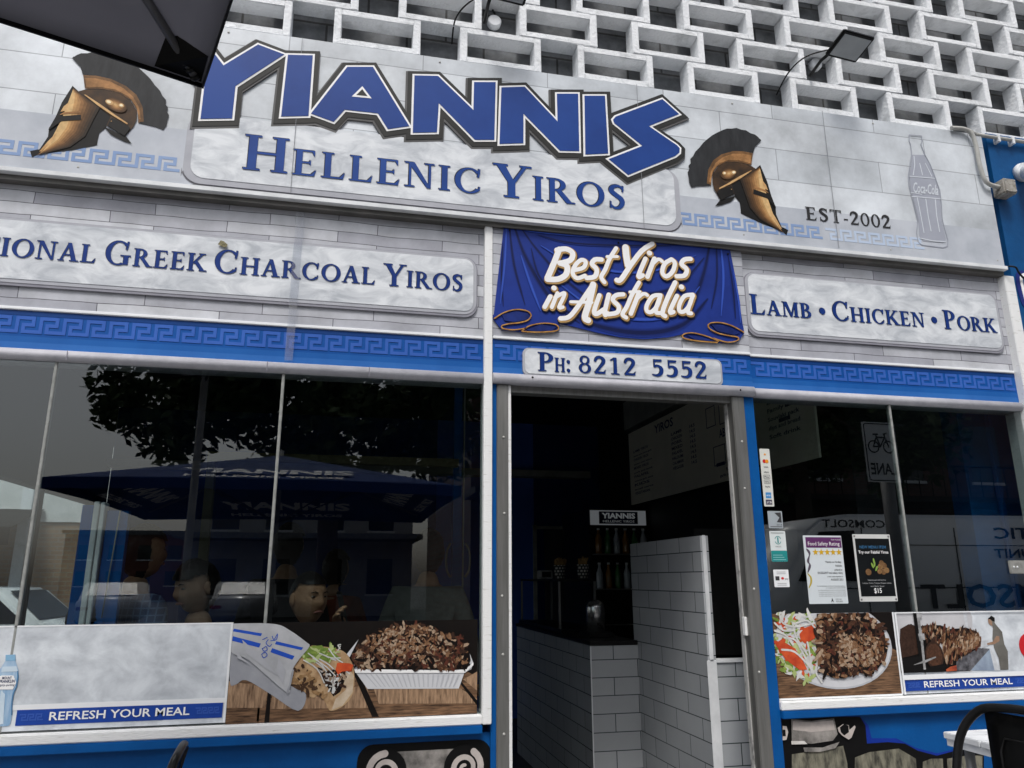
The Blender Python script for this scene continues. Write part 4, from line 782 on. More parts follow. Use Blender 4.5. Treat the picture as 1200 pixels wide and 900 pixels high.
chips(bm, MP2, 800, .0028, .0085, 6, PY-.005, 3, 3e-6, (1.4,3.6), mi0=0); chips(bm, MP2, 70, .0035, .008, 3, PY-.0074, 8, 3e-6, (1.6,4))
MP3 = [(0.1048,1.1185),(0.1748,1.1516),(0.2557,1.1677),(0.3381,1.168),(0.394,1.1477),(0.414,1.0773),(0.3598,1.0352),(0.2326,1.047),(0.124,1.0838)]
chips(bm, MP3, 210, .002, .0062, 2, PY-.0079, 5, 3e-6, (1.4,3.2), mi0=3)
obj('meat_pile', bm, MEAT, p2)
bm = nb(); k = 0; Y = PY-.0023
lay(bm, [soft([(-0.3928,1.1285),(-0.3319,1.0941),(-0.1629,0.9578),(-0.1015,0.9231),(-0.1273,0.8647),(-0.2319,0.9275),(-0.3245,0.9808),(-0.3611,0.9665),(-0.3832,0.9769)])], 1, Y)
lay(bm, [soft([(-0.1668,1.0155),(-0.1312,1.0561),(-0.0995,1.0972),(-0.0519,1.0962),(0.0007,1.0866),(0.041,1.0687),(0.0724,1.0173),(0.0768,0.9253),(0.042,0.877),(-0.0043,0.86),(-0.0207,0.8794),(-0.0504,0.9213),(-0.0795,0.91),(-0.1375,0.957),(-0.1692,0.9645)])], 2, Y)
lay(bm, [[(0.0226,1.0019),(0.0571,1.0093),(0.0758,0.9836),(0.0742,0.9253),(0.0377,0.8772),(-0.0027,0.8624),(0.0105,0.9028),(0.0477,0.9345)]], 3, Y)
lay(bm, [[(-0.0648,1.021),(-0.0207,1.0031),(0.0417,0.9679),(0.0265,0.9269),(0.0015,0.9113),(-0.0218,0.9451),(-0.05,0.9873)]], 4, Y)
lay(bm, [[(-0.06,1.0125),(-0.0203,0.9947),(0.033,0.9682),(0.0129,0.9398),(-0.0178,0.949),(-0.0411,0.9829)]], 5, Y)
for t in ([(-0.1355,1.0562),(-0.0995,1.0972),(-0.0522,1.1004),(-0.0245,1.0703),(-0.0577,1.0459),(-0.0926,1.0551)], [(-0.1108,1.0723),(-0.069,1.0924),(0.0026,1.0527),(-0.0226,1.0366)]): lay(bm, [t], 6, Y)
lay(bm, [[(0.0096,1.0341),(0.056,1.0312),(0.0721,1.024),(0.0662,1.0006),(0.0272,0.9975),(0.0107,0.9813),(0.0035,1.0024)]], 7, Y)
for t in ([(-0.0835,1.0465),(-0.0476,1.0205),(-0.0198,0.9864)], [(-0.0668,1.0545),(-0.0221,1.0282),(0.0052,1.0023)], [(-0.0167,1.087),(0.0017,1.0696),(0.0178,1.0947)], [(-0.0505,1.0709),(-0.0235,1.0534),(0.003,1.0443)], [(-0.109,1.043),(-0.0643,1.0126),(-0.0357,0.962)], [(0.0061,0.9856),(0.0309,1.01),(0.0579,0.9925)]): lay(bm, stroke(smooth_pts(t, 3), .0022), 8, Y)
BRP = [(-0.1625,1.0154),(-0.1307,1.0477),(-0.0815,1.0131),(-0.0433,0.9457),(-0.0139,0.8791),(-0.0504,0.9213),(-0.093,0.9228),(-0.155,0.9657)]
kk = k; chips(bm, BRP, 46, .003, .009, 2, Y-.00012*kk-.00002, 31, 2e-6, (1.2,2.8), mi0=10); k = kk+2
chips(bm, [(-0.0557,1.0124),(0.04,1.0014),(0.0591,0.9674),(0.0265,0.9269),(-0.0076,0.9199),(-0.0447,0.9706)], 60, .0025, .007, 4, Y-.00012*k, 32, 2e-6, (1.4,3), mi0=12); k += 2
chips(bm, [(-0.1312,1.0561),(-0.0952,1.0971),(0.0003,1.0951),(0.0191,1.0692),(-0.0139,1.0364),(-0.083,1.0381)], 40, .003, .008, 2, Y-.00012*k, 33, 2e-6, (1.8,4), mi0=16); k += 2
for t in ([(-0.1178,1.0474),(-0.0643,1.0126),(-0.0357,0.962)], [(-0.084,1.0549),(-0.0303,1.02),(0.0061,0.9856)], [(-0.0254,1.0872),(0.0026,1.0527),(0.0296,1.0352)], [(-0.0591,1.0711),(-0.0148,1.0532),(0.02,1.0523)], [(-0.1022,1.0721),(-0.0572,1.0375),(-0.0294,1.0033)], [(0.0182,1.0862),(0.0088,1.0991),(0.0192,1.1014)]): lay(bm, stroke(smooth_pts(t, 3), .0020), 8, Y)
lay(bm, [[(0.014,1.0339),(0.056,1.0312),(0.0712,1.024),(0.0643,1.004),(0.0296,1.0017),(0.0146,0.9896),(0.0068,1.0056)]], 7, Y)
lay(bm, [soft([(-0.3978,1.1868),(-0.3646,1.1888),(-0.2335,1.1825),(-0.1763,1.1579),(-0.1135,1.1144),(-0.0995,1.0972),(-0.1312,1.0561),(-0.1566,1.0152),(-0.1657,0.962),(-0.1755,0.9337),(-0.3203,1.0525),(-0.3893,1.0871)])], 0, Y)
for t in ([(-0.3846,1.1682),(-0.2793,1.1488),(-0.2836,1.1388),(-0.3871,1.1583)], [(-0.3856,1.1408),(-0.2815,1.112),(-0.2863,1.0972),(-0.3875,1.1242)], [(-0.2247,1.1192),(-0.1225,1.0935),(-0.1287,1.0844),(-0.229,1.1084)], [(-0.2382,1.0944),(-0.153,1.0633),(-0.1606,1.0501),(-0.2438,1.0796)]): lay(bm, [t], 9, Y)
for t in ([(-0.2413,1.138),(-0.2336,1.1253),(-0.2224,1.146),(-0.2251,1.1251),(-0.246,1.1213)], [(-0.2548,1.1257),(-0.2623,1.1133),(-0.2487,1.1005),(-0.2409,1.1087)], [(-0.2734,1.0927),(-0.2614,1.1008),(-0.2562,1.0882),(-0.2685,1.0843),(-0.2752,1.0944)], [(-0.2759,1.1261),(-0.2596,1.1342)], [(-0.276,1.0721),(-0.264,1.0801),(-0.2548,1.0691),(-0.2667,1.0594),(-0.2732,1.0679)]): lay(bm, stroke(smooth_pts(t, 3), .0014), 9, Y)
lay(bm, [[(-0.1755,0.9337),(-0.1657,0.962),(-0.1566,1.0152),(-0.1514,1.0134),(-0.1597,0.9602),(-0.1691,0.9254)]], 1, Y)
for t in ([(-0.3513,1.1276),(-0.2708,1.0595),(-0.2073,0.9919),(-0.251,1.0178),(-0.3306,1.0775)], [(-0.2119,1.0581),(-0.1837,1.016),(-0.1882,0.9586),(-0.2168,1.0086)], [(-0.3735,1.095),(-0.3459,1.0614),(-0.3107,1.0359),(-0.3624,1.0618)]): lay(bm, [t], 18, Y)
obj('wrap', bm, [PAPERP, PAPERD, BREADP, M('pale_bread_print', (.60,.50,.38), (.42,.31,.2), 20), MEAT[0], M('sauce_print', (.58,.56,.53), (.25,.22,.2), 60, .5, contrast=(.4,.6)), SAL[1], SAL[2], SAL[0], M('wrap_stripe_ink', hexc(38,82,185)), M('char_spot_print', (.09,.05,.025), (.04,.02,.012), 60), M('toast_spot_print', (.36,.22,.11), (.24,.14,.06), 60), MEAT[0], MEAT[2], MEAT[4], SAL[0], SAL[1], SAL[3], M('paper_crease_print', (.44,.45,.48), (.38,.39,.42), 9)], p2)
# -- plate of meat and salad
q = [(1.9018,1.1962),(2.5176,1.1914),(2.5236,0.8327),(1.8989,0.8373)]
x0,x1,z0,z1 = 1.909, 2.528, .836, 1.191
p3 = poster('window_poster', 'window poster of a white plate of meat and salad', 'poster', x0, x1, z0, z1, WOODP)
bm = nb(); flat(bm, [rect(x0,z0,x1,z1-.25), ], PY-.0006, .0004); bm.free()
bm = nb(); k = 0; PC = [(2.1958,1.0434)][0]
lay(bm, [[(PC[0]-.1,z1),(x1,z1),(x1,z1-.17),(PC[0]+.2,z1-.1)]], 2, PY-.0006)
for rx, rz, mi in ((.298,.190,1),(.290,.182,0),(.262,.156,1),(.254,.149,0)): lay(bm, [ell(PC[0]+.012, PC[1]+.012, rx, rz, 40, -4)], mi, PY-.001)
obj('plate', bm, [PLATEW, M('plate_rim_print', (.48,.49,.52), (.42,.43,.46), 5), DARKP], p3)
bm = nb(); Y = PY-.002
SR = [(1.916,1.194),(2.1395,1.191),(2.1283,1.0449),(2.0895,0.9231),(2.0382,0.8964),(1.9528,0.9352),(1.9052,0.9687),(1.8991,1.0499)]
chips(bm, SR, 190, .004, .011, 4, Y, 11, 4e-6, (1.5,4))
k = 0
for t in ([(2.0349,1.1037),(2.0646,1.1292),(2.1154,1.144),(2.1308,1.1176),(2.1081,1.0815),(2.057,1.0619),(2.0369,1.0778)], [(1.9078,1.0651),(1.9381,1.0798),(2.0063,1.0424),(2.0471,0.975),(2.0566,0.9524),(2.0203,0.9504),(1.9535,0.9978)]): lay(bm, [t], 2, Y-.0015)
for t in ([(1.9436,1.1915),(1.9576,1.1517),(2.0165,1.1352),(2.116,1.1492)], [(1.9571,1.0897),(2.0102,1.0783),(2.0408,1.0263),(2.0798,0.9436)], [(1.9398,1.0388),(2.0046,1.0271),(2.0701,0.9642)], [(2.006,1.151),(2.0174,1.0885),(2.0638,1.0155)], [(1.9063,1.1215),(1.9642,1.0999),(1.9959,1.058)], [(2.1038,1.0454),(2.1173,1.0039),(2.0979,0.9431),(2.1227,0.8968)], [(2.0242,1.1507),(2.0804,1.1603),(2.1246,1.1177)], [(2.0697,1.0668),(2.0759,1.0152),(2.0768,0.9386)], [(1.9154,1.1524),(1.9543,1.1207),(2.0026,1.1198)], [(2.1277,1.0397),(2.11,0.9938),(2.1161,0.9426)]): lay(bm, stroke(smooth_pts(t, 4), .0042), 0, Y-.0016)
obj('salad', bm, SAL, p3)
bm = nb(); MR = [(2.1306,1.189),(2.3847,1.1899),(2.4246,1.155),(2.4666,1.117),(2.4805,1.0371),(2.4654,0.9953),(2.4136,0.9445),(2.3541,0.9235),(2.3116,0.9319),(2.2342,0.9086),(2.1737,0.9155),(2.1221,0.9424),(2.1173,1.0039),(2.1099,1.0453)]
flat(bm, [MR], Y-.0042, .0002); chips(bm, MR, 520, .004, .013, 7, Y-.0044, 12, 3e-6, (1.3,3.4)); chips(bm, MR, 60, .004, .009, 3, Y-.00596, 15, 2e-6, (1.6,4))
MR2 = [(2.2222,1.1054),(2.3474,1.1031),(2.4301,1.0593),(2.4322,0.9857),(2.34,0.9569),(2.2162,0.9603)]; chips(bm, MR2, 170, .003, .008, 2, Y-.0064, 13, 3e-6, (1.4,3), mi0=3)
clipbm(bm, x0, z0, x1, z1); obj('meat', bm, MEAT, p3)
bm = nb(); flat(bm, [rect(x0,z0-.008,x1+.004,z0), rect(x1,z0,x1+.008,z1)], PY-.0008, .0028); obj('white_border', bm, PRINTW, p3)
# -- spit roast picture
x0,x1,z0,z1 = 2.5365, 3.42, .832, 1.190
p4 = poster('window_poster', 'window poster of meat turning on spits above a REFRESH YOUR MEAL strip', 'poster', x0, x1, z0, z1, MARBLE2)
bm = nb(); k = 0; Y = PY-.001
lay(bm, [[(2.5386,1.1936),(2.9584,1.1882),(2.9667,1.163),(2.9532,1.0907),(2.9213,0.9184),(2.5341,0.9245)]], 0, Y)
lay(bm, [[(2.9168,1.1887),(2.9392,1.1884),(2.9328,1.1014),(2.9233,1.1015)]], 1, Y)
lay(bm, [[(2.544,1.0481),(2.57,1.1179),(2.6221,1.1374),(2.6451,1.1268),(2.6772,1.0958),(2.7841,0.9924),(2.979,1.0234),(3.0419,1.0169),(2.9092,0.9213),(2.5352,0.9235)]], 2, Y)
lay(bm, [[(2.8428,0.9708),(2.979,1.0234),(3.0357,1.018),(2.916,0.9236),(2.8348,0.9259)]], 3, Y)
lay(bm, [[(2.9128,0.9237),(3.0368,1.017),(3.0455,0.92)]], 4, Y)
lay(bm, [[(3.0357,1.018),(3.0429,1.022),(3.0776,0.9201),(3.0455,0.92)]], 1, Y)
lay(bm, [[(2.9848,1.054),(3.0496,1.0568),(3.0491,1.0373),(2.9913,1.0206),(2.9758,1.0235)]], 1, Y)
lay(bm, [[(3.0522,1.154),(3.0742,1.1667),(3.0897,1.156),(3.0876,1.1351),(3.0925,1.1272),(3.1216,1.0928),(3.1232,1.0357),(3.1365,1.0044),(3.1243,0.9218),(3.0779,0.9216),(3.0788,0.975),(3.0621,1.0216),(3.0605,1.0628),(3.0728,1.1093),(3.0716,1.1197),(3.0547,1.133)]], 5, Y)
lay(bm, [[(3.0524,1.1513),(3.0619,1.1538),(3.0737,1.1406),(3.0716,1.1197),(3.0596,1.1251),(3.0517,1.1346)], [(3.0856,1.0753),(3.1013,1.0724),(3.0991,1.0517),(3.0651,1.0369),(3.0261,1.0352),(3.0263,1.0429),(3.0612,1.0499)]], 6, Y)
lay(bm, [[(3.05,1.1524),(3.0744,1.1678),(3.0914,1.1581),(3.0892,1.1403),(3.0761,1.1431),(3.0649,1.1522)]], 2, Y)
obj('kitchen_scene', bm, [M('steel_wall_print', (.56,.56,.58), (.44,.44,.46), 5), M('steel_pale_print', (.6,.62,.65), (.42,.44,.47), 20), M('soot_print', (.006,.005,.0045), (.003,.003,.003), 20), M('smoke_print', (.17,.17,.19), (.03,.03,.035), 30, .5), M('steel_blue_print', (.30,.37,.46), (.18,.22,.3), 16), M('shirt_print', (.16,.155,.14), (.11,.105,.095), 12), M('skin_print', (.34,.22,.15), (.24,.14,.09), 20)], p4)
bm = nb(); Y = PY-.0026
A1 = [(2.6729,1.1263),(2.7078,1.1309),(2.7825,1.1286),(2.8298,1.1109),(2.9257,1.1144),(2.9797,1.0954),(2.9891,1.0771),(2.8716,1.0615),(2.7812,1.0481),(2.6883,1.05)]; A2 = [(2.7812,1.0481),(2.8721,1.064),(2.9837,1.0824),(2.9909,1.0591),(2.9778,1.0337),(2.8786,0.9952),(2.7875,0.9582),(2.7779,0.9926)]
A0 = [(2.5604,1.1156),(2.6097,1.1365),(2.6421,1.1269),(2.6506,1.0458),(2.6503,1.0057),(2.55,0.9882),(2.547,1.048)]
flat(bm, [A1], Y, .0003); flat(bm, [A2], Y-.0001, .0003); flat(bm, [A0], Y-.0002, .0003, 2)
chips(bm, A1, 170, .003, .008, 7, Y-.0005, 21, 4e-6, (2,4.5), (72,14)); chips(bm, A2, 240, .003, .009, 7, Y-.0014, 22, 4e-6, (2,4.5), (66,12)); chips(bm, [(2.8303,1.0419),(2.969,1.0724),(2.9765,1.0439),(2.8742,1.0054)], 60, .002, .006, 2, Y-.0026, 23, 4e-6, (2,4), (66,12), mi0=3)
k = 0
lay(bm, [ell(*[(2.7239,0.9964)][0], .049, .062, 24)], 2, Y-.003); lay(bm, [ell(*[(2.7239,0.9964)][0], .040, .052, 24)], 1, Y-.003)
obj('spit_meat', bm, MEAT, p4)
bm = nb(); k = 0
lay(bm, [[(2.5439,0.9884),(2.6609,0.9954),(2.6711,0.9454),(2.7719,0.9576),(2.7663,0.9253),(2.5352,0.9235)]], 1, Y-.0033)
for t in ([(2.6376,1.1882),(2.6549,1.188),(2.6548,0.9956),(2.6377,0.996)],): lay(bm, [t], 1, Y-.0033)
for t in ([(2.6553,1.1905),(2.6829,1.1876),(2.6818,1.162),(2.6554,1.1598)], [(2.6566,1.1598),(2.6702,1.1596),(2.6715,1.0605),(2.6543,1.0608)], [(2.6491,1.0938),(2.683,1.0931),(2.6834,1.0653),(2.6535,1.0634)], [(2.658,1.0607),(2.6717,1.0615),(2.6664,0.9356),(2.6542,0.9359)], [(2.6028,0.9571),(2.6638,0.9754),(2.728,0.9913),(2.7303,0.9862),(2.6682,0.9653),(2.6058,0.9571)]): lay(bm, [t], 0, Y-.0033)
lay(bm, [[(2.7738,0.9326),(2.8007,0.9443),(2.8341,0.95),(2.8329,0.926),(2.7753,0.9236)]], 2, Y-.0033)
obj('spit_rods', bm, [M('rod_print', (.42,.42,.43), (.2,.2,.2), 40), M('soot_print2', (.004,.0035,.0035)), M('ember_print', (.45,.10,.04), (.2,.03,.02), 40)], p4)
bm = nb(); k = 0
lay(bm, [ell([(3.2682,1.0232)][0][0], [(3.2682,1.0232)][0][1], .062, .062, 28)], 0, PY-.002); obj('red_disc', bm, M('red_ink', (.55,.02,.03), (.5,.015,.02)), p4)
flatobj('white_border', [rect(x0,z0,x0+.008,z1), rect(x0,z1-.004,x1,z1), rect(x0+.008,.894,x1,.914)], PY-.0075, PRINTW, p4, .002)
a_, b_ = [(2.6466,0.8633),(3.1322,0.8618)]
strip(p4, x0+.012, x1, .845, .894, a_[0], b_[0]-a_[0], .0265, PY-.004)
# -- stickers
def sticker(name, label, cat, x0, x1, z0, z1, m, y=-.0022):
    s = thing(name, label, cat, ((x0+x1)/2, 0, z0)); flatobj('sheet', [rrect(x0,z0,x1,z1,.004)], y, m, s, .0018); return s
INKD = M('dark_ink', (.05,.05,.055)); TEAL = M('teal_ink', hexc(40,140,140), hexc(36,130,130)); CREAM = M('cream_sticker', (.66,.67,.62), (.6,.61,.57), 10, .4); SLATE = M('slate_ink', (.36,.40,.43), (.32,.36,.39), 8)
q = [(1.9025,1.9432),(1.9702,1.9478),(1.9704,1.6712),(1.9113,1.6669)]
cx0, cx1 = 1.918, 1.970
st = sticker('payment_sticker', 'tall narrow cream sticker of payment card symbols', 'sticker', cx0, cx1, q[2][1], q[0][1], CREAM)
bm = nb(); h = q[0][1]-q[2][1]; cm = (cx0+cx1)/2
flat(bm, [ell(cm,q[0][1]-h*.10,.006,.006,4)], -.003, .0005, 1); flat(bm, [ell(cm-.006,q[0][1]-h*.22,.009,.009,14)], -.003, .0005, 2); flat(bm, [ell(cm+.007,q[0][1]-h*.22,.009,.009,14)], -.0035, .0005, 1)
for i, t in enumerate(('VISA','eftpos','Pay','GPay','PayPal')): 
    z = q[0][1]-h*(.335+.085*i); sans(t, cm, z, .007, -.003, bm, w=.024, align='C', bold=.02)
    if i in (2,3): flat(bm, stroke(rrect(cm-.016,z-.005,cm+.016,z+.012,.003), .0007, closed=True), -.003, .0005)
flat(bm, [rect(cm-.014,q[0][1]-h*.86,cm+.014,q[0][1]-h*.76)], -.003, .0005, 3); flat(bm, [rect(cm-.016,q[0][1]-h*.97,cm+.016,q[0][1]-h*.885)], -.003, .0005, 4)
sans('AM EX', cm, q[0][1]-h*.825, .007, -.0036, bm, 5, w=.022, align='C'); sans('JCB', cm, q[0][1]-h*.945, .009, -.0036, bm, 5, w=.026, align='C')
obj('print', bm, [INKD, M('amber_ink', hexc(228,150,40)), M('scarlet_ink', hexc(200,40,45)), M('sky_ink', hexc(70,140,200)), M('plum_ink', (.06,.05,.09)), INKW], st)
q = [(1.9159,1.6502),(1.9976,1.5713)]; st = sticker('window_sticker', 'small grey square sticker with dark curved emblem below the card sticker', 'sticker', 1.932, 2.006, q[1][1], q[0][1], SLATE)
bm = nb(); flat(bm, [[(1.966,q[0][1]-.008),(1.999,q[0][1]-.006),(2.0,q[1][1]+.026),(1.975,q[1][1]+.028),(1.99,q[0][1]-.03)]], -.003, .0005); sans('2014', 2.0, q[1][1]+.012, .008, -.003, bm, w=.028, align='R'); flat(bm, [rect(1.94,q[1][1]+.006,2.0,q[1][1]+.0085)], -.003, .0005); obj('print', bm, INKD, st)
q = [(1.9069,1.5583),(2.0029,1.4202)]; st = sticker('window_sticker', 'white sticker with a teal lower half and round emblem', 'sticker', 1.932, 2.013, q[1][1], q[0][1], M('pale_sticker', (.66,.70,.70), (.6,.65,.65), 8))
bm = nb(); zz = q[1][1]; hh = q[0][1]-zz; flat(bm, [rrect(1.932,zz,2.013,zz+hh*.36,.004)], -.003, .0005); flat(bm, ring(1.972,zz+hh*.70,.017,.019,.0028,.0028,20,160)+ring(1.972,zz+hh*.70,.017,.019,.0028,.0028,200,340)+stroke([(1.972,zz+hh*.62),(1.972,zz+hh*.78)],.003), -.0031, .0005); sans('HALAL', 1.972, zz+hh*.47, .006, -.0031, bm, 1, w=.03, align='C')
for i in range(3): flat(bm, [rect(1.94,zz+.008+i*.010,2.004-.008*i,zz+.0105+i*.010)], -.0036, .0004, 2)
for i in range(1): flat(bm, [rect(1.938,zz+hh*.93,2.004,zz+hh*.945)], -.0031, .0005, 1)
obj('print', bm, [TEAL, INKD, M('pale_teal_ink', hexc(150,200,200))], st)
q = [(1.8998,1.3847),(1.9898,1.3074)]; st = sticker('window_sticker', 'lowest white sticker with small black and red symbols', 'sticker', 1.935, 2.011, q[1][1], q[0][1], PRINTW)
bm = nb(); zz = q[1][1]; hh = q[0][1]-zz; flat(bm, [rect(1.942,zz+hh*.38,1.962,zz+hh*.62)], -.003, .0005); flat(bm, [ell(1.978,zz+hh*.5,.008,.006,6)], -.003, .0005, 1); sans('pay', 1.99, zz+hh*.42, .009, -.003, bm, w=.017)
for z in (.85,.75,.2,.1): flat(bm, [rect(1.95,zz+hh*z,1.996,zz+hh*z+.002)], -.003, .0005, 2)
obj('print', bm, [INKD, M('scarlet_ink', hexc(200,40,45)), M('grey_ink', (.3,.3,.32))], st)
# -- food safety certificate
q = [(2.0738,1.5397),(2.2949,1.5415),(2.3,1.2321),(2.0777,1.2333),(2.0827,1.5326),(2.2887,1.485),(2.102,1.4905),(2.2846,1.4914)]
cx0, cx1, cz0, cz1 = 2.103, 2.305, q[2][1], q[0][1]
ct = sticker('certificate', 'white food safety rating certificate with purple header and five gold stars', 'certificate', cx0, cx1, cz0, cz1, M('certificate_paper', (.62,.67,.70), (.57,.62,.65), 3, .4)); H = cz1-cz0; W = cx1-cx0
PURP = M('purple_ink', hexc(92,48,96), hexc(84,42,88), 8); GOLDI = M('gold_star_ink', hexc(205,165,30), hexc(190,150,24), 20)
flatobj('header', [rect(cx0+.012,cz1-H*.18,cx1-.003,cz1-H*.025)], -.003, PURP, ct, .0006)
bm = nb(); sans('Food Safety Rating', cx0+.022, cz1-H*.148, .017, -.0038, bm, w=W*.82); sans('South Australia', cx1-.006, cz1-H*.07, .006, -.0038, bm, w=.05, align='R'); obj('header_lettering', bm, INKW, ct)
for i in range(5):
    c = (cx0+W*(.285+.153*i), cz1-H*.248); flatobj('star', [[(c[0]+(.0165 if j%2==0 else .0068)*math.sin(math.pi*j/5), c[1]+(.0165 if j%2==0 else .0068)*math.cos(math.pi*j/5)) for j in range(10)]], -.003, GOLDI, ct, .0006)
bm = nb()
for t, f, s_ in (('Yiannis on Hindley',.405,.42),('Adelaide',.46,.17),('achieved an',.52,.2),('EXCELLENT food safety rating',.565,.64),('in their routine inspection of',.615,.40),('AUGUST 2021',.665,.32)): sans(t, cx1-W*.07, cz1-H*f, .0088 if f != .615 else .006, -.003, bm, w=W*s_, align='R', bold=.012)
sans('For more information visit the food safety rating website at', cx1-W*.04, cz1-H*.752, .005, -.003, bm, w=W*.72, align='R'); sans('or contact your local council', cx1-W*.04, cz1-H*.778, .005, -.003, bm, w=W*.5, align='R')
for i in range(4): sans('this certificate remains the property of the council and must be displayed', cx1-W*.04, cz1-H*(.81+.028*i), .004, -.003, bm, w=W*.70, align='R')
flat(bm, [[(cx0+W*.56,cz0+.006),(cx0+W*.59,cz0+.026),(cx0+W*.63,cz0+.006),(cx0+W*.595,cz0+.012)]], -.003, .0005); sans('CITY OF', cx0+W*.68, cz0+.016, .006, -.003, bm, w=.03); sans('ADELAIDE', cx0+W*.68, cz0+.007, .006, -.003, bm, w=.035)
obj('lettering', bm, INKD, ct)
bm = nb(); flat(bm, stroke(smooth_pts([(cx0+.012,cz1-H*.2),(cx0+.026,cz1-H*.27),(cx0+.014,cz1-H*.38),(cx0+.022,cz1-H*.44),(cx0+.008,cz1-H*.54)],4), [.002+.004*abs(math.sin(i*.6)) for i in range(17)]), -.0031, .0005); flat(bm, stroke(smooth_pts([(cx0+.005,cz1-H*.56),(cx0+.020,cz1-H*.62),(cx0+.018,cz1-H*.70),(cx0+.005,cz1-H*.77)],4), [.0015+.003*math.sin(math.pi*i/12) for i in range(13)]), -.0031, .0005, 1)
obj('ribbon_print', bm, [M('ribbon_ink', (.10,.08,.11)), M('ribbon_gold_ink', hexc(185,165,60))], ct)
# -- menu poster
q = [(2.3622,1.5476),(2.5877,1.5495),(2.5797,1.2396),(2.3691,1.2396)]
cx0, cx1, cz0, cz1 = 2.367, 2.570, q[2][1], q[0][1]; H = cz1-cz0; W = cx1-cx0
mp = sticker('menu_poster', 'black menu poster in a white frame offering a falafel yiros for $15', 'poster', cx0, cx1, cz0, cz1, M('poster_frame_white', (.60,.61,.60), (.54,.55,.54), 10, .35))
flatobj('black_panel', [rect(cx0+.010,cz0+H*.075,cx1-.008,cz1-H*.065)], -.003, M('poster_black', (.008,.010,.011), (.005,.006,.007), 6, .35), mp, .0006)
cm = (cx0+cx1)/2; bm = nb(); sans('NEW MENU ITEM', cm, cz1-H*.215, .0135, -.0036, bm, 1, w=W*.70, align='C', bold=.01); sans('Try our Falafel Yiros', cm, cz1-H*.29, .0135, -.0036, bm, 0, w=W*.80, align='C', bold=.012)
sans('$15', cm, cz1-H*.875, .022, -.0036, bm, 0, w=W*.20, align='C', bold=.012)
for t, f, s_ in (('Toasted bread with hommus',.695,.48),('Lettuce, Onion, Tomato, Cheese, Lemon',.74,.76),('and Garlic Sauce',.785,.36)): sans(t, cm, cz1-H*f, .0062, -.0036, bm, 2, w=W*s_, align='C')
obj('lettering', bm, [INKW, M('steel_blue_ink', hexc(60,110,150)), M('grey_type_ink', (.45,.46,.47))], mp)
bm = nb(); k2 = 0
for dx, dz, r in ((.05,-.0,.014),(.028,-.005,.014),(.042,-.028,.015),(.06,-.022,.014),(.036,.012,.013),(.02,-.028,.012),(-.04,-.03,.016)):
    flat(bm, [ell(cm+dx, cz1-H*.47+dz, r, r*.95, 12)], -.0036-.0002*k2, .0002, 0 if k2 % 2 else 1); k2 += 1
for dx, dz, a in ((0,0,80),(-.012,-.006,110),(.008,-.02,60),(-.002,.014,95)): flat(bm, [ell(cm+dx-.004, cz1-H*.45+dz, .014, .005, 10, a)], -.0052-.0002*k2, .0002, 2); k2 += 1
obj('falafel_picture', bm, [M('falafel_ink', (.30,.18,.08), (.16,.08,.03), 60), M('falafel_dark_ink', (.20,.11,.05), (.10,.05,.02), 60), M('herb_ink', (.25,.38,.08), (.16,.28,.05), 30)], mp)
bm = nb()
for x, z in ((cx0+.009,cz1-.009),(cx1-.009,cz1-.009),(cx0+.009,cz0+.01),(cx1-.009,cz0+.01)): ball(bm, (x,-.003,z), .005, .003, .005, 10)
obj('stud', bm, STEEL, mp)
q = [(3.2221,1.4265),(3.299,1.3627),(3.2135,1.3629)]
pf = thing('patch_fitting', 'small steel clamp plate with two screws at right edge of right window', 'clamp', (3.4,0,q[1][1]))
bm = nb(); box(bm, q[0][0], 3.462, -.014, .0, q[1][1], q[0][1], bevel=.003); obj('plate', bm, M('worn_zinc', (.40,.40,.38), (.28,.28,.26), 30, .45, .4), pf)
bm = nb()
for dx in (.02,.04): ball(bm, (q[0][0]+dx,-.015,(q[0][1]+q[1][1])/2), .005, .003, .006, 8)
obj('screw', bm, WHITE, pf)
lf = thing('leaf', 'small dry leaf stuck on the stone panel above GREEK CHARCOAL', 'leaf', (-.58,0,2.94))
bm = nb(); flat(bm, [[(-0.58,2.7452),(-0.5704,2.764),(-0.557,2.7604),(-0.5402,2.7461),(-0.546,2.7335),(-0.5636,2.7358)]], -.022, .002); obj('blade', bm, M('dry_leaf', (.32,.29,.17), (.10,.09,.05), 90, .7), lf)

# ================================================================ INSIDE THE SHOP
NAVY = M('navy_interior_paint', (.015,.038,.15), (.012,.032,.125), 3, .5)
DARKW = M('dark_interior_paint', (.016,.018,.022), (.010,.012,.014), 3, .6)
DIMW = M('dim_white_trim', (.30,.31,.29), (.22,.23,.21), 6, .5)
rm = thing('shop_interior', 'dark navy interior of the shop seen through doorway and windows', 'room', (0,3,0))
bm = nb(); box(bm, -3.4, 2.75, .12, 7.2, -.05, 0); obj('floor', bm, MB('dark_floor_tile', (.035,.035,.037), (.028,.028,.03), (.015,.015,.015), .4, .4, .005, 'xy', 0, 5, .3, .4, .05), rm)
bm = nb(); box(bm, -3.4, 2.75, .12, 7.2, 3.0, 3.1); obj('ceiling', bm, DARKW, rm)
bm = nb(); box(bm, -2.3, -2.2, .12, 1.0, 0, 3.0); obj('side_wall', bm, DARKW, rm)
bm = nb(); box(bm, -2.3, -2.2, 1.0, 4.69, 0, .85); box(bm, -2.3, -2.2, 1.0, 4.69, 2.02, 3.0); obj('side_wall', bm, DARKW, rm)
sw = thing('side_window', 'bright side window onto the street at far left of the shop', 'window', (-2.25,2.8,.85))
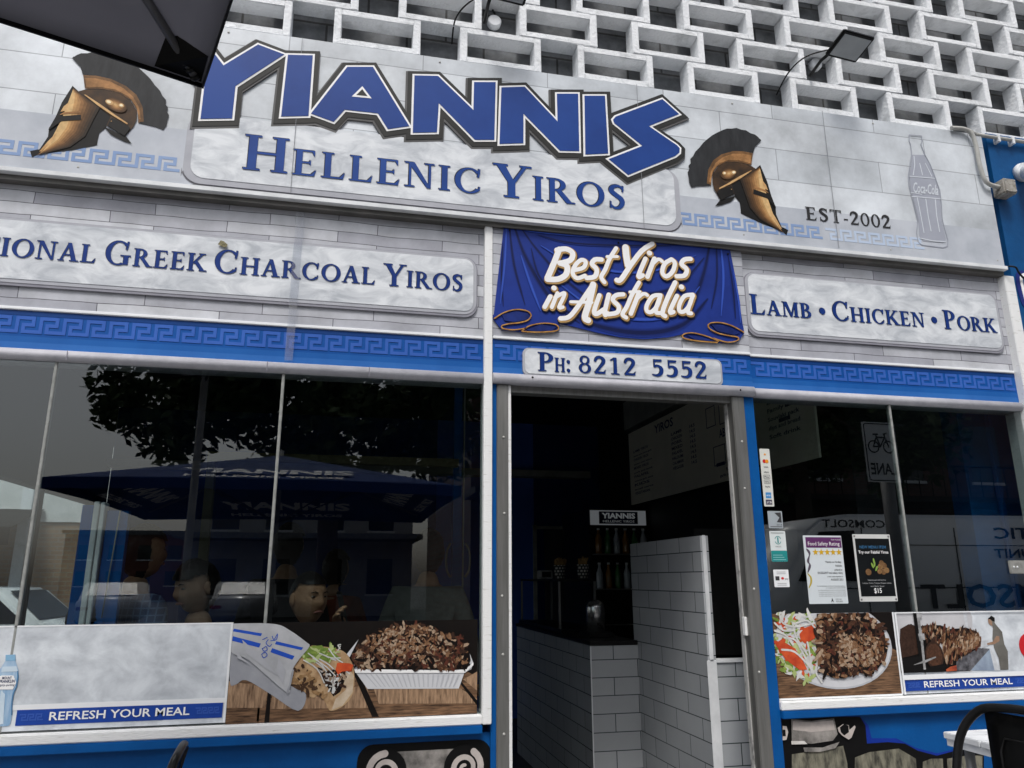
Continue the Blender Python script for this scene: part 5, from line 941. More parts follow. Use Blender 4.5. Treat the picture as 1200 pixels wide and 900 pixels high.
for ya, yb in ((1.0,2.1),(2.1,3.2),(3.2,4.69)):
    bm = nb(); box(bm, -2.252, -2.246, ya+.01, yb-.01, .86, 2.01); obj('pane', bm, CLEAR, sw)
    bm = nb(); box(bm, -2.27, -2.23, yb-.012, yb+.012, .851, 2.019); obj('frame', bm, DARKW, sw)
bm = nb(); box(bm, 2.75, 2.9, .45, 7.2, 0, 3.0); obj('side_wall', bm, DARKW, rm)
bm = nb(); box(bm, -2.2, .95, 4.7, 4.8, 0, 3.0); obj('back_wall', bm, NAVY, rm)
bm = nb(); box(bm, .951, 2.0, 4.7, 4.8, 0, 3.0); obj('back_wall', bm, M('navy_lightened_as_if_lit', (.05,.13,.50), (.042,.11,.44), 3, .5), rm)  # same navy wall, colour lightened here in place of light reaching it
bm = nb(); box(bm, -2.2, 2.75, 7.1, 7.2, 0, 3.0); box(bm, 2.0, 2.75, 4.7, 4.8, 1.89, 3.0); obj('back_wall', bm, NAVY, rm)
bm = nb(); box(bm, -2.2, 2.6, 4.55, 4.70, 2.40, 2.47); obj('beam', bm, DIMW, rm)
bm = nb(); box(bm, 1.985, 2.02, 4.66, 4.70, 0, 1.9); box(bm, 1.985, 2.7, 4.66, 4.70, 1.86, 1.89); obj('opening_trim', bm, DIMW, rm)
# ceiling bulkhead and the long side wall right of the menu
bm = nb(); box(bm, 2.60, 2.749, .2, 3.5, 2.72, 2.99); obj('bulkhead', bm, DIMW, rm)
rb = thing('blue_interior_wall', 'blue painted interior return at right end of the right window', 'wall', (3.3,.4,0))
bm = nb(); box(bm, 3.345, 3.9, .30, .42, 0, 2.9); obj('face', bm, PBLUE2, rb)
bm = nb(); box(bm, 3.52, 3.55, .27, .30, 0, 2.9, bevel=.005); obj('post', bm, PBLUE, rb)
bm = nb(); box(bm, 2.751, 3.9, .12, 1.2, 2.901, 3.0); obj('ceiling_lining', bm, DARKW, rb)
bm = nb(); box(bm, 2.902, 4.4, 1.0, 1.1, 0, 2.9); obj('dark_lining', bm, DARKW, rb)
bm = nb(); box(bm, 2.751, 3.9, .12, 1.1, -.05, -.002); obj('floor', bm, DARKW, rb)
bm = nb(); box(bm, 2.98, 3.30, .985, .999, 2.05, 2.45); obj('faded_notice', bm, DIMW, rb)
# left interior pier with white door edges
ip = thing('interior_pier', 'bright blue pier with white edge strips inside the left window', 'pier', (-1.03,.45,0))
bm = nb(); box(bm, -1.078, -1.034, .34, .40, 0, 1.66); obj('blue_face', bm, PBLUE, ip)
bm = nb(); box(bm, -1.033, -1.012, .335, .40, 0, 1.675, bevel=.002); obj('white_edge', bm, WHITE, ip)
bm = nb(); box(bm, -1.006, -.99, .335, .40, 0, 1.672, bevel=.002); obj('white_edge', bm, WHITE, ip)
bm = nb(); box(bm, -.985, -.90, .36, .40, 0, 1.64); obj('blue_door', bm, PBLUE, ip)
bm = nb(); tube(bm, [(-.93,.345,1.64),(-.95,.345,1.2)], .003, 6); obj('cord', bm, DIMW, ip)
idr = thing('glass_door', 'inner glass door with blue upright and curved pull handle', 'door', (.71,1.5,0))
bm = nb(); box(bm, .672, .722, 1.5, 1.54, 0, 2.9); obj('upright', bm, PBLUE, idr)
bm = nb(); box(bm, .735, .742, 1.5, 1.53, 0, 2.9); obj('edge_strip', bm, GREYP, idr)
for s in (-1, 1):
    bm = nb(); xx = .70+s*.055; tube(bm, smooth_pts([(xx-s*.01,1.46,1.56),(xx+s*.012,1.45,1.52),(xx+s*.018,1.45,1.46),(xx+s*.012,1.45,1.40),(xx-s*.01,1.46,1.36)],4), .007, 8); obj('handle', bm, STEEL, idr)
kb_ = thing('khaki_beam', 'khaki timber beam and post inside left window', 'beam', (0,1.2,0))
bm = nb(); box(bm, -.745, .66, 1.2, 1.26, 1.995, 2.04); obj('rail', bm, M('khaki_paint', (.16,.15,.09), (.12,.11,.07), 6, .6), kb_)
bm = nb(); box(bm, -.745, -.70, 1.2, 1.26, 0, 1.9945); obj('post', bm, MATS['khaki_paint'], kb_)
# counter
TILEW = MB('white_subway_tile', (.40,.42,.44), (.36,.38,.40), (.045,.06,.062), .30, .0985, .0025, 'xz', .5, 3, .08, .18, .35)
TILEY = MB('white_subway_tile_side', (.40,.42,.44), (.36,.38,.40), (.045,.06,.062), .30, .0985, .0025, 'yz', .5, 3, .08, .18, .35)
ct_ = thing('tiled_counter', 'low white subway-tiled counter with black top inside the doorway', 'counter', (1.6,2,0))
bm = nb(); box(bm, 1.463, 1.756, 1.25, 3.2, 0, .965)
for f in bm.faces: f.material_index = 1 if abs(f.normal.x) > .5 else 0
bm.normal_update()
for f in bm.faces: f.material_index = 1 if abs(f.normal.x) > .5 else 0
obj('base', bm, [TILEW, TILEY], ct_)
bm = nb(); box(bm, 1.455, 1.754, 1.242, 3.2, .966, .992, bevel=.003); obj('counter_top', bm, BLACKM, ct_)
bm = nb(); box(bm, 1.456, 1.4625, 1.243, 1.249, 0, .965); obj('edge_trim', bm, WHITE, ct_)
tw = thing('tiled_partition', 'tall white tiled partition with white edge trim beside the counter', 'partition', (1.9,.9,0))
bm = nb(); box(bm, 1.757, 1.80, .352, 1.31, 0, 1.555); bm.normal_update()
for f in bm.faces: f.material_index = 1 if abs(f.normal.x) > .5 else 0
obj('tall_panel', bm, [TILEW, TILEY], tw)
bm = nb(); box(bm, 1.764, 1.784, .340, .3515, .965, 1.557, bevel=.003); obj('edge_trim', bm, WHITE, tw)
bm = nb(); box(bm, 1.801, 2.3, .352, .42, 0, .952); obj('half_wall', bm, TILEW, tw)
bm = nb(); box(bm, 1.750, 1.80, .3455, .3515, 0, .964, bevel=.002); obj('edge_trim', bm, WHITE, tw)
bm = nb(); box(bm, 1.80, 2.3, .345, .43, .953, .964); obj('cap', bm, WHITE, tw)
bm = nb(); box(bm, 1.801, 2.4, .5, .52, .97, 1.6); obj('black_void_sheet', bm, BLACK, tw)  # black sheet standing in for the unlit void above the half wall
# menu board on the side wall
BOARD = M('menu_board_cream', (.74,.72,.60), (.66,.64,.53), 5, .5)
mb_ = thing('menu_board', 'long cream menu board listing yiros and packs on inside wall', 'menu board', (2.6,2,2))
bm = nb(); box(bm, 2.585, 2.60, .50, 3.36, 2.0, 2.66); obj('board', bm, BOARD, mb_)
def side_text(items, x):
    bm = nb()
    for t, y, z, h, wd, mi in items:
        b2 = nb(); sans(t, 0, 0, h, 0, b2, mi, w=wd, bold=.02)
        for v in b2.verts: v.co = Vector((x, y-v.co.x, z+v.co.z))
        join(bm, b2)
    return bm
its = [('YIROS', 2.75, 2.55, .07, .38, 0), ('CHIPS', 1.62, 2.58, .06, .2, 0), ('AB PACKS', 1.62, 2.31, .06, .32, 0), ('TAKEAWAY', 1.0, 2.55, .075, .36, 0)]
for i in range(11): its.append((('LAMB YIROS','tomato onion lettuce garlic','CHICKEN YIROS','tomato onion lettuce','MIXED YIROS','pork and lamb','FALAFEL','hommus garlic sauce','KIDS','small serve','VEGETARIAN')[i], 3.25, 2.46-i*.038, .022 if i % 2 == 0 else .015, .34 if i % 2 == 0 else .42, 1))
for i in range(8): its += [(('LAMB','CHICKEN','PORK','MIXED','FALAFEL','HALOUMI','CALAMARI','VEGGIE')[i], 2.42, 2.47-i*.040, .024, .2, 1), ('14.5', 2.08, 2.47-i*.040, .024, .09, 1)]
for i in range(6): its.append((('Large pack lamb or chicken','salad and chips','Family feast','Souvlaki pack','dips and bread','Soft drink')[i], .98, 2.46-i*.055, .026, .34, 1))
its += [('EXTRAS', 1.55, 2.07, .022, .2, 1), ('garlic sauce chilli bbq sauce tzatziki', 1.65, 2.035, .018, .6, 1)]
obj('lettering', side_text(its, 2.5845), M('menu_navy_ink', (.02,.03,.10)), mb_)
bm = nb()
for y0, y1, z0, z1 in ((1.80,1.66,2.41,2.56),(1.60,1.42,2.40,2.57),(1.36,1.2,2.40,2.57),(1.72,1.55,2.12,2.26),(1.45,1.25,2.11,2.27)):
    for a, b, c, d in ((y0,y1,z0,z0+.006),(y0,y1,z1-.006,z1),(y0,y0-.006,z0,z1),(y1+.006,y1,z0,z1)): box(bm, 2.5835, 2.585, min(a,b), max(a,b), c, d)
for y, z in ((1.63,2.125),(1.35,2.115),(.78,2.44),(.72,2.36),(.8,2.28)): box(bm, 2.583, 2.585, y-.06, y+.06, z-.012, z+.012)
obj('price_box', bm, MATS['menu_navy_ink'], mb_)
# display cabinet, fridge, cups
dc = thing('food_display', 'black glass food display cabinet on the counter', 'cabinet', (1.6,2.4,.99))
bm = nb(); box(bm, 1.47, 1.75, 1.9, 3.15, .993, 1.02); obj('base', bm, BLACKM, dc)
bm = nb(); box(bm, 1.475, 1.745, 1.95, 3.1, 1.33, 1.345); obj('shelf', bm, BLACKM, dc)
for x, y in ((1.48,1.96),(1.735,1.96),(1.48,3.08),(1.735,3.08)):
    bm = nb(); box(bm, x-.007, x+.007, y-.007, y+.007, 1.0205, 1.329); obj('post', bm, STEEL, dc)
def cup(x, y, z, label):
    s = thing('snack_cup', label, 'cup', (x,y,z), 'checkered paper cups on the display shelf')
    bm = nb(); lathe(bm, x, y, [(.035,z),(.045,z+.10)], 20); obj('cup_wall', bm, MB('checkered_paper', (.6,.58,.55), (.6,.58,.55), (.05,.05,.05), .022, .022, .005, 'xz', .5, 5, .1, .6, 0), s)
    bm = nb(); rnd = random.Random(int(x*1000))
    for i in range(26):
        a = rnd.uniform(0,6.28); r_ = rnd.uniform(0,.036); d = Vector((rnd.uniform(-.4,.4),rnd.uniform(-.4,.4),1)).normalized()*rnd.uniform(.04,.075); p = Vector((x+r_*math.cos(a), y+r_*math.sin(a), z+.085)); tube(bm, [p, p+d], .006, 5)
    obj('chips', bm, M('fried_chip', (.38,.24,.10), (.26,.15,.05), 40), s)
cup(1.60, 2.35, 1.346, 'checkered paper cup of chips nearest the boxes on the display'); cup(1.70, 2.1, 1.346, 'checkered paper cup of chips nearest the tiled partition')
nbx = thing('napkin_box', 'small white napkin box on the display shelf beside the cups', 'box', (1.55,2.6,1.346))
bm = nb(); box(bm, 1.50, 1.60, 2.55, 2.65, 1.346, 1.41, bevel=.004); obj('case', bm, M('dim_silver', (.4,.4,.4), (.25,.25,.25), 30, .4), nbx); bm = nb(); box(bm, 1.515, 1.585, 2.546, 2.551, 1.36, 1.40); obj('slot', bm, BLACK, nbx)
fr = thing('drinks_fridge', 'tall drinks fridge with a lit YIANNIS header panel at the back', 'fridge', (2.45,3.6,0))
bm = nb(); box(bm, 2.17, 2.72, 3.35, 4.2, 0, 1.96); obj('cabinet', bm, BLACKM, fr)
bm = nb(); box(bm, 2.18, 2.71, 3.335, 3.35, 1.815, 1.945); hd = obj('lit_header', bm, lamp_mat('lit_header_glow', (.75,.8,.85), .065), fr)
bm = nb(); box(bm, 2.26, 2.63, 3.332, 3.335, 1.825, 1.935); obj('name_panel', bm, M('header_navy', (.015,.02,.06)), hd)
bm = nb(); sans('YIANNIS', 2.445, 1.875, .045, 3.330, bm, w=.32, align='C', bold=.04); sans('HELLENIC YIROS', 2.445, 1.838, .02, 3.330, bm, w=.3, align='C'); obj('lettering', bm, lamp_mat('header_letter_glow', (.75,.8,.85), .065), hd)
for i in range(5):
    bm = nb(); box(bm, 2.20, 2.69, 3.342, 3.35, .35+i*.3, .36+i*.3); obj('shelf_edge', bm, STEEL, fr)

def bottle(x, y, z, col, label):
    b = thing('drink_bottle', label, 'bottle', (x,y,z), 'bottles standing on the fridge shelves')
    bm = nb(); lathe(bm, x, y, [(.028,z),(.030,z+.02),(.030,z+.13),(.012,z+.18),(.012,z+.205)], 14); obj('flask', bm, M(col[0], col[1], None, 9, .2), b)
    bm = nb(); lathe(bm, x, y, [(.014,z+.205),(.014,z+.222)], 12); obj('cap', bm, WHITE, b)
    return b
kinds = (('pale_bottle', (.5,.55,.6)), ('amber_bottle', (.3,.14,.03)), ('green_bottle', (.05,.2,.06)))
for j, zz in enumerate((1.26, 1.56)):
    for i in range(6): bottle(2.24+i*.085, 3.31, zz+.002, kinds[(i+j) % 3], '%s drink bottle on the %s fridge shelf' % (('pale','amber','green')[(i+j) % 3], ('lower','upper')[j]))
    bm = nb(); box(bm, 2.19, 2.71, 3.27, 3.3495, zz-.01, zz+.001); obj('shelf', bm, STEEL, fr)
mx_ = thing('drinks_dispenser', 'tall steel drinks dispenser standing on the counter end beside the display', 'dispenser', (1.62,1.6,.993))
bm = nb(); box(bm, 1.54, 1.70, 1.5, 1.72, .993, 1.02, bevel=.004); obj('base', bm, BLACKM, mx_)
bm = nb(); lathe(bm, 1.62, 1.61, [(.06,1.021),(.06,1.17),(.05,1.20),(.02,1.215)], 20); obj('tank', bm, M('bright_steel', (.55,.55,.55), None, 5, .22, .9), mx_)
bm = nb(); tube(bm, [(1.62,1.55,1.06),(1.62,1.52,1.06),(1.62,1.52,1.045)], .008, 8); obj('tap', bm, BLACK, mx_)
# ================================================================ PEOPLE
SKIN = M('skin_warm', (.46,.26,.155), (.34,.175,.10), 26, .5, bump=.12); SKIN2 = M('skin_fair', (.52,.33,.24), (.44,.26,.18), 20, .5)
HAIR = M('black_hair', (.012,.010,.010), (.006,.005,.005), 60, .45, stretch=(1,1,.2)); EYE = M('eye_dark', (.015,.012,.01)); EYEW = M('eye_white', (.22,.19,.17)); LIP = M('lip_tone', (.30,.12,.10), (.25,.1,.08))
def skin_mesh(bm, verts, edges, radii, mi=0):
    me = bpy.data.meshes.new('tmp'); me.from_pydata([tuple(v) for v in verts], edges, []); o = bpy.data.objects.new('tmp', me); C.objects.link(o)
    md = o.modifiers.new('s', 'SKIN'); md.use_smooth_shade = True; o.modifiers.new('u', 'SUBSURF').levels = 2
    for i, r in enumerate(radii):
        sv = me.skin_vertices[0].data[i]; sv.radius = (r, r) if not isinstance(r, tuple) else r; sv.use_root = (i == 0)
    m2 = bpy.data.meshes.new_from_object(o.evaluated_get(bpy.context.evaluated_depsgraph_get()))
    bpy.data.objects.remove(o); b2 = bmesh.new(); b2.from_mesh(m2); bpy.data.meshes.remove(m2)
    for f in b2.faces: f.smooth = True; f.material_index = mi
    join(bm, b2)
JAW = .20
def head_shape(bm, mt, grow_=0.0, keep=None, mi=0):
    """a head, face towards local -y, centre at the ears"""
    b2 = bmesh.new(); bmesh.ops.create_uvsphere(b2, u_segments=48, v_segments=36, radius=1)
    gs = lambda d, s: math.exp(-d*d/(2*s*s))
    for v in b2.verts:
        x, y, z = v.co; f = max(0, -y)
        X, Y, Z = x*.077, y*.098, z*.118
        if z < -.1: t = min(1, (-.1-z)/.9); X *= 1-JAW*t; Y = Y*(1-.12*t) - .012*t*f
        if y > 0 and z < -.35: Y *= 1-.4*min(1, (-.35-z)/.65)
        if y < 0:
            X0, Z0 = X, Z
            Y -= .019*gs(X0,.0145)*gs(Z0+.014,.016)*f + .010*gs(X0,.009)*gs(Z0-.012,.016)*f
            Y += .011*(gs(abs(X0)-.031,.014)*gs(Z0-.018,.011))*f
            Y -= .006*gs(Z0-.036,.009)*gs(abs(X0)-.025,.022)*f
            Y -= .006*gs(X0,.018)*gs(Z0+.050,.008)*f - .004*gs(X0,.02)*gs(Z0+.064,.006)*f
            Y -= .009*gs(X0,.018)*gs(Z0+.090,.014)*f
            X *= 1+.05*gs(Z0+.015,.03)*f
        v.co = (X, Y, Z)
    b2.normal_update()
    if grow_:
        for v in b2.verts: v.co += v.normal*grow_
    if keep:
        dl = [f for f in b2.faces if not keep(f.calc_center_median())]; bmesh.ops.delete(b2, geom=dl, context='FACES')
    for f in b2.faces: f.smooth = True; f.material_index = mi
    bmesh.ops.transform(b2, matrix=mt, verts=b2.verts[:]); join(bm, b2)
def hand(bm, w, d, up, curl=.9, side=1, mi=0):
    """palm and five bent fingers from wrist w along d"""
    d = d.normalized(); n = (up - d*up.dot(d)).normalized(); s = d.cross(n)*side
    vs_ = [w, w+d*.045, w+d*.085]; skin_mesh(bm, vs_, [(0,1),(1,2)], [(.022,.017),(.034,.014),(.036,.012)], mi)
    for i, (o, L) in enumerate(((-.028,.066),(-.009,.076),(.010,.072),(.028,.056))):
        p = w+d*.078+s*o; pts = [p]; a = 0
        for q in (.44,.32,.24): a += curl*.75; p = p+(d*math.cos(a)+n*math.sin(a))*L*q; pts.append(p)
        tube(bm, pts, [.0095,.0088,.0080,.0062], 8, mi); ball(bm, pts[-1], .0064, n=8, mi=mi)
    p = w+d*.03-s*.026; q = p+(d*.55-s*.7+n*.35).normalized()*.036; r_ = q+(d*.8+n*.55-s*.05).normalized()*.032
    tube(bm, [p,q,r_], [.013,.0105,.0075], 8, mi); ball(bm, r_, .0076, n=8, mi=mi)
def person(label, pos, yaw, hp, seated, skin, shirt, trousers, hair='short', arms=None, height=1.70, pitch=0, group=None, collar=None):
    """hp is the head centre; the body hangs from it; local -y is forward"""
    ry = Matrix.Rotation(R(yaw), 3, 'Z'); H = Vector(hp); base = Vector(pos)
    L = lambda x, y, z: H + ry @ Vector((x, y, z))
    s = thing('person', label, 'person', pos, group)
    k = height/1.70
    bm = nb()
    sh = [L(-.175*k,.035,-.262*k), L(.175*k,.035,-.262*k)]
    chest = L(0,.035,-.37*k); waist = L(0,.03,-.60*k); pel = L(0,.045,-.80*k); nk = L(0,.03,-.20*k); nt_ = L(0,.012,-.10*k)
    if seated: knees = [L(-.12,-.40,-.80*k), L(.12,-.40,-.80*k)]; ank = [Vector((q.x,q.y,.09)) + ry @ Vector((0,.05,0)) for q in knees]
    else: knees = [L(-.10,0,-1.18*k), L(.10,0,-1.18*k)]; ank = [Vector((q.x,q.y,.09)) + ry @ Vector((0,.03,0)) for q in knees]
    toe = [Vector((a.x,a.y,.035)) + ry @ Vector((0,-.17,0)) for a in ank]
    hip = [L(-.10,.04,-.84*k), L(.10,.04,-.84*k)]
    if arms is None: arms = ((L(-.25,.04,-.56*k), L(-.25,-.10,-.74*k)), (L(.25,.04,-.56*k), L(.25,-.10,-.74*k)))
    else: arms = tuple((L(*a), L(*b)) for a, b in arms)
    V = [pel, waist, chest, nk, nt_, sh[0], sh[1], arms[0][0], arms[0][1], arms[1][0], arms[1][1], hip[0], knees[0], ank[0], toe[0], hip[1], knees[1], ank[1], toe[1]]
    E_ = [(0,1),(1,2),(2,3),(3,4),(2,5),(2,6),(5,7),(7,8),(6,9),(9,10),(0,11),(11,12),(12,13),(13,14),(0,15),(15,16),(16,17),(17,18)]
    rad = [.13,.125,.145,.066,.060,.062,.062,.043,.028,.043,.028,.095,.06,.042,.036,.095,.06,.042,.036]
    skin_mesh(bm, V, E_, rad)
    mt = Matrix.Translation(H) @ ry.to_4x4() @ Matrix.Rotation(R(pitch),4,'X')
    head_shape(bm, mt)
    for sx in (-1, 1): ball(bm, mt @ Vector((sx*.079,.012,-.004)), .011, .020, .032, 12, mt.to_3x3())
    for i, sx in enumerate((-1, 1)):
        d = (arms[i][1]-arms[i][0]); hand(bm, arms[i][1], d, ry @ Vector((0,-1,.2)), .55, sx)
    body = obj('body', bm, skin, s, True)
    # clothes
    bm = nb(); tv = [pel+Vector((0,0,.02)), waist, chest, nk+Vector((0,0,-.005)), sh[0], sh[1], arms[0][0], arms[0][0].lerp(arms[0][1],.75), arms[1][0], arms[1][0].lerp(arms[1][1],.75)]
    skin_mesh(bm, tv, [(0,1),(1,2),(2,3),(2,4),(2,5),(4,6),(6,7),(5,8),(8,9)], [.15,.15,.165,.082,.085,.085,.060,.046,.060,.046]); obj('top', bm, shirt, s, True)
    bm = nb(); skin_mesh(bm, [pel, hip[0], knees[0], ank[0]+Vector((0,0,.02)), hip[1], knees[1], ank[1]+Vector((0,0,.02))], [(0,1),(1,2),(2,3),(0,4),(4,5),(5,6)], [.15,.108,.074,.056,.108,.074,.056]); obj('trousers', bm, trousers, s, True)
    for i in range(2):
        bm = nb(); skin_mesh(bm, [ank[i]+Vector((0,0,-.03)), toe[i]], [(0,1)], [.055,.046]); obj('shoe', bm, BLACK, s, True)
    line = {'short':lambda c: c.z > .062 - (.0 if c.y < -.02 else min(.085, (c.y+.02)*1.2)), 'crop':lambda c: c.z > .074 - (.0 if c.y < -.02 else min(.075, (c.y+.02)*1.3)), 'long':lambda c: c.z > .060 or c.y > .012, 'bald':lambda c: False}[hair]
    bm = nb(); head_shape(bm, mt, .007 if hair == 'crop' else .016, line)
    rh = random.Random(5)
    for v in bm.verts: v.co += Vector((rh.uniform(-1,1),rh.uniform(-1,1),rh.uniform(-1,1)))*(.0022 if hair == 'crop' else .0045)
    if bm.faces: obj('hair', bm, HAIR, s, True)
    else: bm.free()
    for sx in (-1, 1):
        bm = nb(); ball(bm, mt @ Vector((sx*.030,-.0825,.016)), .0125, .0065, .0040, 12, mt.to_3x3()); e = obj('eye', bm, EYEW, s)
        bm = nb(); ball(bm, mt @ Vector((sx*.030,-.0875,.016)), .0055, .003, .0042, 10, mt.to_3x3()); obj('iris', bm, EYE, e)
        bm = nb(); tube(bm, [mt @ Vector(q) for q in ((sx*.014,-.094,.033),(sx*.030,-.0945,.039),(sx*.046,-.083,.034))], [.0022,.0028,.0014], 8); obj('eyebrow', bm, HAIR, s)
    bm = nb(); tube(bm, [mt @ Vector(q) for q in ((-.028,-.088,-.055),(-.009,-.1005,-.0490),(.009,-.1005,-.0490),(.028,-.088,-.055))], [.0025,.0062,.0062,.0025], 8); obj('lips', bm, LIP, s)
    return s, mt, L
CL = lambda n, c, r=.9: M(n, c, tuple(x*.7 for x in c), 25, r, bump=.25, bscale=120)
blk, grn, jean = CL('black_cotton',(.014,.014,.016)), CL('olive_cotton',(.10,.14,.09)), CL('dark_denim',(.03,.04,.07))
plaid = MB('blue_plaid', (.03,.06,.15), (.02,.04,.11), (.10,.16,.28), .03, .03, .003, 'xz', 0, 30, .2, .9, 0)
def stool(x, y, zs=.50):
    s = thing('stool', 'round black stool under a seated customer', 'stool', (x,y,0), 'stools inside the window')
    bm = nb(); lathe(bm, x, y, [(.16,zs-.03),(.17,zs-.02),(.17,zs),(.15,zs+.005)], 24); obj('seat', bm, BLACKM, s)
    for a in range(4):
        bm = nb(); c_, d_ = math.cos(R(45+90*a)), math.sin(R(45+90*a)); tube(bm, [(x+.11*c_,y+.11*d_,zs-.03),(x+.19*c_,y+.19*d_,0)], .012, 8); obj('leg', bm, BLACKM, s)
    return s
st0 = stool(0, 0)
def seat_for(p, zs, lab):
    o = dup(st0, loc=(p[0],p[1],zs-.50)); return o
people = []
# man talking on a phone, close behind the glass
ps, mt, L = person('man in black top holding a phone, close behind the left window', (-.135,.62,0), 36, (-.135,.60,1.262), True, SKIN, blk, jean, 'crop', ((( -.26,.02,-.50),(-.20,-.16,-.62)), ((.22,-.12,-.36),(.055,-.20,-.135))), 1.62, 4)
hpos = L(.035,-.215,-.035)
ph = thing('mobile_phone', 'black mobile phone held up by man behind the left window', 'phone', hpos)
bm = nb(); obox(bm, hpos.x, hpos.y, hpos.z, .072, .009, .145, Matrix.Rotation(R(75),3,'Z') @ Matrix.Rotation(R(-14),3,'X'), bevel=.004); obj('case', bm, BLACK, ph)
people.append((-.135,.62,L))
ps, mt, L = person('woman in olive green shirt with dark hair inside the left window', (-.60,.72,0), -50, (-.655,.72,1.315), True, SKIN2, grn, jean, 'long', None, 1.60, 14); people.append((0,0,L))
ps, mt, L = person('dark-haired man in blue checked shirt turned away inside the left window', (-.90,.72,0), 132, (-.905,.72,1.475), False, SKIN, plaid, jean, 'long', None, 1.62, 0)
ps, mt, L = person('dark-haired customer with back turned, low at the left window', (-1.01,.45,0), 180, (-1.02,.46,1.19), True, SKIN, blk, jean, 'long', None, 1.55, 0); people.append((0,0,L))
ps, mt, L = person('tall man in black standing behind the man with a phone', (-.25,1.6,0), 160, (-.30,1.6,1.55), False, SKIN, blk, blk, 'long', None, 1.70, 0)
org = CL('orange_vest',(.30,.055,.02))
ps, mt, L = person('customer in orange top deep inside the left window', (.0,2.3,0), 150, (-.02,2.3,1.42), False, SKIN, org, blk, 'long', None, 1.62, 0)
gry = CL('grey_padded_coat',(.18,.19,.17))
ps, mt, L = person('customer in grey padded coat near the inner glass door', (.46,1.25,0), 165, (.50,1.25,1.50), False, SKIN, gry, blk, 'long', None, 1.65, 0)
for i, (a, b, L) in enumerate(people):
    p = L(0,.05,-.93*(1.62/1.7)); o = st0 if i == 0 else dup(st0)
    o.location = (p.x, p.y, p.z-.50+.0)
    if o is not st0: pass
for o in [q for q in C.objects if q.name.startswith('stool')]:
    dz = o.location.z
    o.location.z = 0; o.scale = (1,1,max(.4,(.50+dz)/.50))
    
# ================================================================ ON THE FOOTPATH
def chair(label, loc, yaw):
    s = thing('metal_chair', label, 'chair', (0,0,0), 'black metal cafe chairs')
    bm = nb(); tube(bm, smooth_pts([(-.20,.19,.44),(-.205,.235,.62),(-.19,.265,.76),(-.13,.285,.842),(-.05,.29,.86),(.05,.29,.86),(.13,.285,.842),(.19,.265,.76),(.205,.235,.62),(.20,.19,.44)],5), .013, 12); obj('back_frame', bm, BLACKM, s)
    bm = nb(); rows = []
    for k in range(11):
        t = k/10; z = .46+.385*t; y = .20+.09*t; w_ = .062+.062*t**1.1
        rows.append([bm.verts.new((w_*q, y+.012-.016*(1-q*q), z)) for q in (-1,-.6,-.2,.2,.6,1)])
    for a, b in zip(rows, rows[1:]):
        for i in range(5): bm.faces.new((a[i],a[i+1],b[i+1],b[i])).smooth = True
    bmesh.ops.solidify(bm, geom=bm.faces[:], thickness=.004)
    pl = obj('back_splat', bm, BLACKM, s)
    bm = nb(); tube(bm, [(-.035,.222,.56),(-.06,.262,.74),(-.05,.272,.775),(.05,.272,.775),(.06,.262,.74),(.035,.222,.56)], .0035, 8); obj('pressed_rib', bm, BLACKM, pl)
    bm = nb(); box(bm, -.185, .185, -.18, .19, .435, .455, bevel=.01); obj('seat', bm, BLACKM, s)
    for x, y, tx, ty in ((-.165,-.16,-.21,-.22),(.165,-.16,.21,-.22),(-.165,.17,-.21,.25),(.165,.17,.21,.25)):
        bm = nb(); tube(bm, [(x,y,.435),(tx,ty,0)], [.017,.013], 10); obj('leg', bm, BLACKM, s)
    for a, b in (((-.19,-.19),(.19,.21)),((.19,-.19),(-.19,.21))):
        bm = nb(); tube(bm, [(a[0],a[1],.2),(b[0],b[1],.2)], .007, 8); obj('brace', bm, BLACKM, s)
    s.location = loc; s.rotation_euler = (0,0,R(yaw)); return s
ch1 = chair('black metal chair with pressed back plate at the white table', (1.87,-1.06,0), -78)
ch1.scale = (1.08,1.08,1.08)
ch2 = dup(ch1, loc=(-.725,-.615,0)); ch2.rotation_euler = (0,0,R(-86)); ch2.scale = (1,1,1); ch2['label'] = 'black metal chair whose back just shows below the left window'
tb = thing('slatted_table', 'white slatted cafe table at the bottom right corner', 'table', (2.75,-.6,0))
for i in range(6):
    bm = nb(); y0 = -.90+i*.094; box(bm, 2.43, 3.13, y0, y0+.090, .715, .74, bevel=.003); obj('slat', bm, WHITE, tb)
bm = nb(); box(bm, 2.435, 2.46, -.89, -.35, .69, .7145); obj('apron', bm, WHITE, tb)
bm = nb(); box(bm, 3.10, 3.125, -.89, -.35, .69, .7145); obj('apron', bm, WHITE, tb)
for x, y in ((2.49,-.84),(3.07,-.84),(2.49,-.40),(3.07,-.40)):
    bm = nb(); tube(bm, [(x,y,.70),(x,y,0)], .018, 10); obj('leg', bm, STEEL, tb)
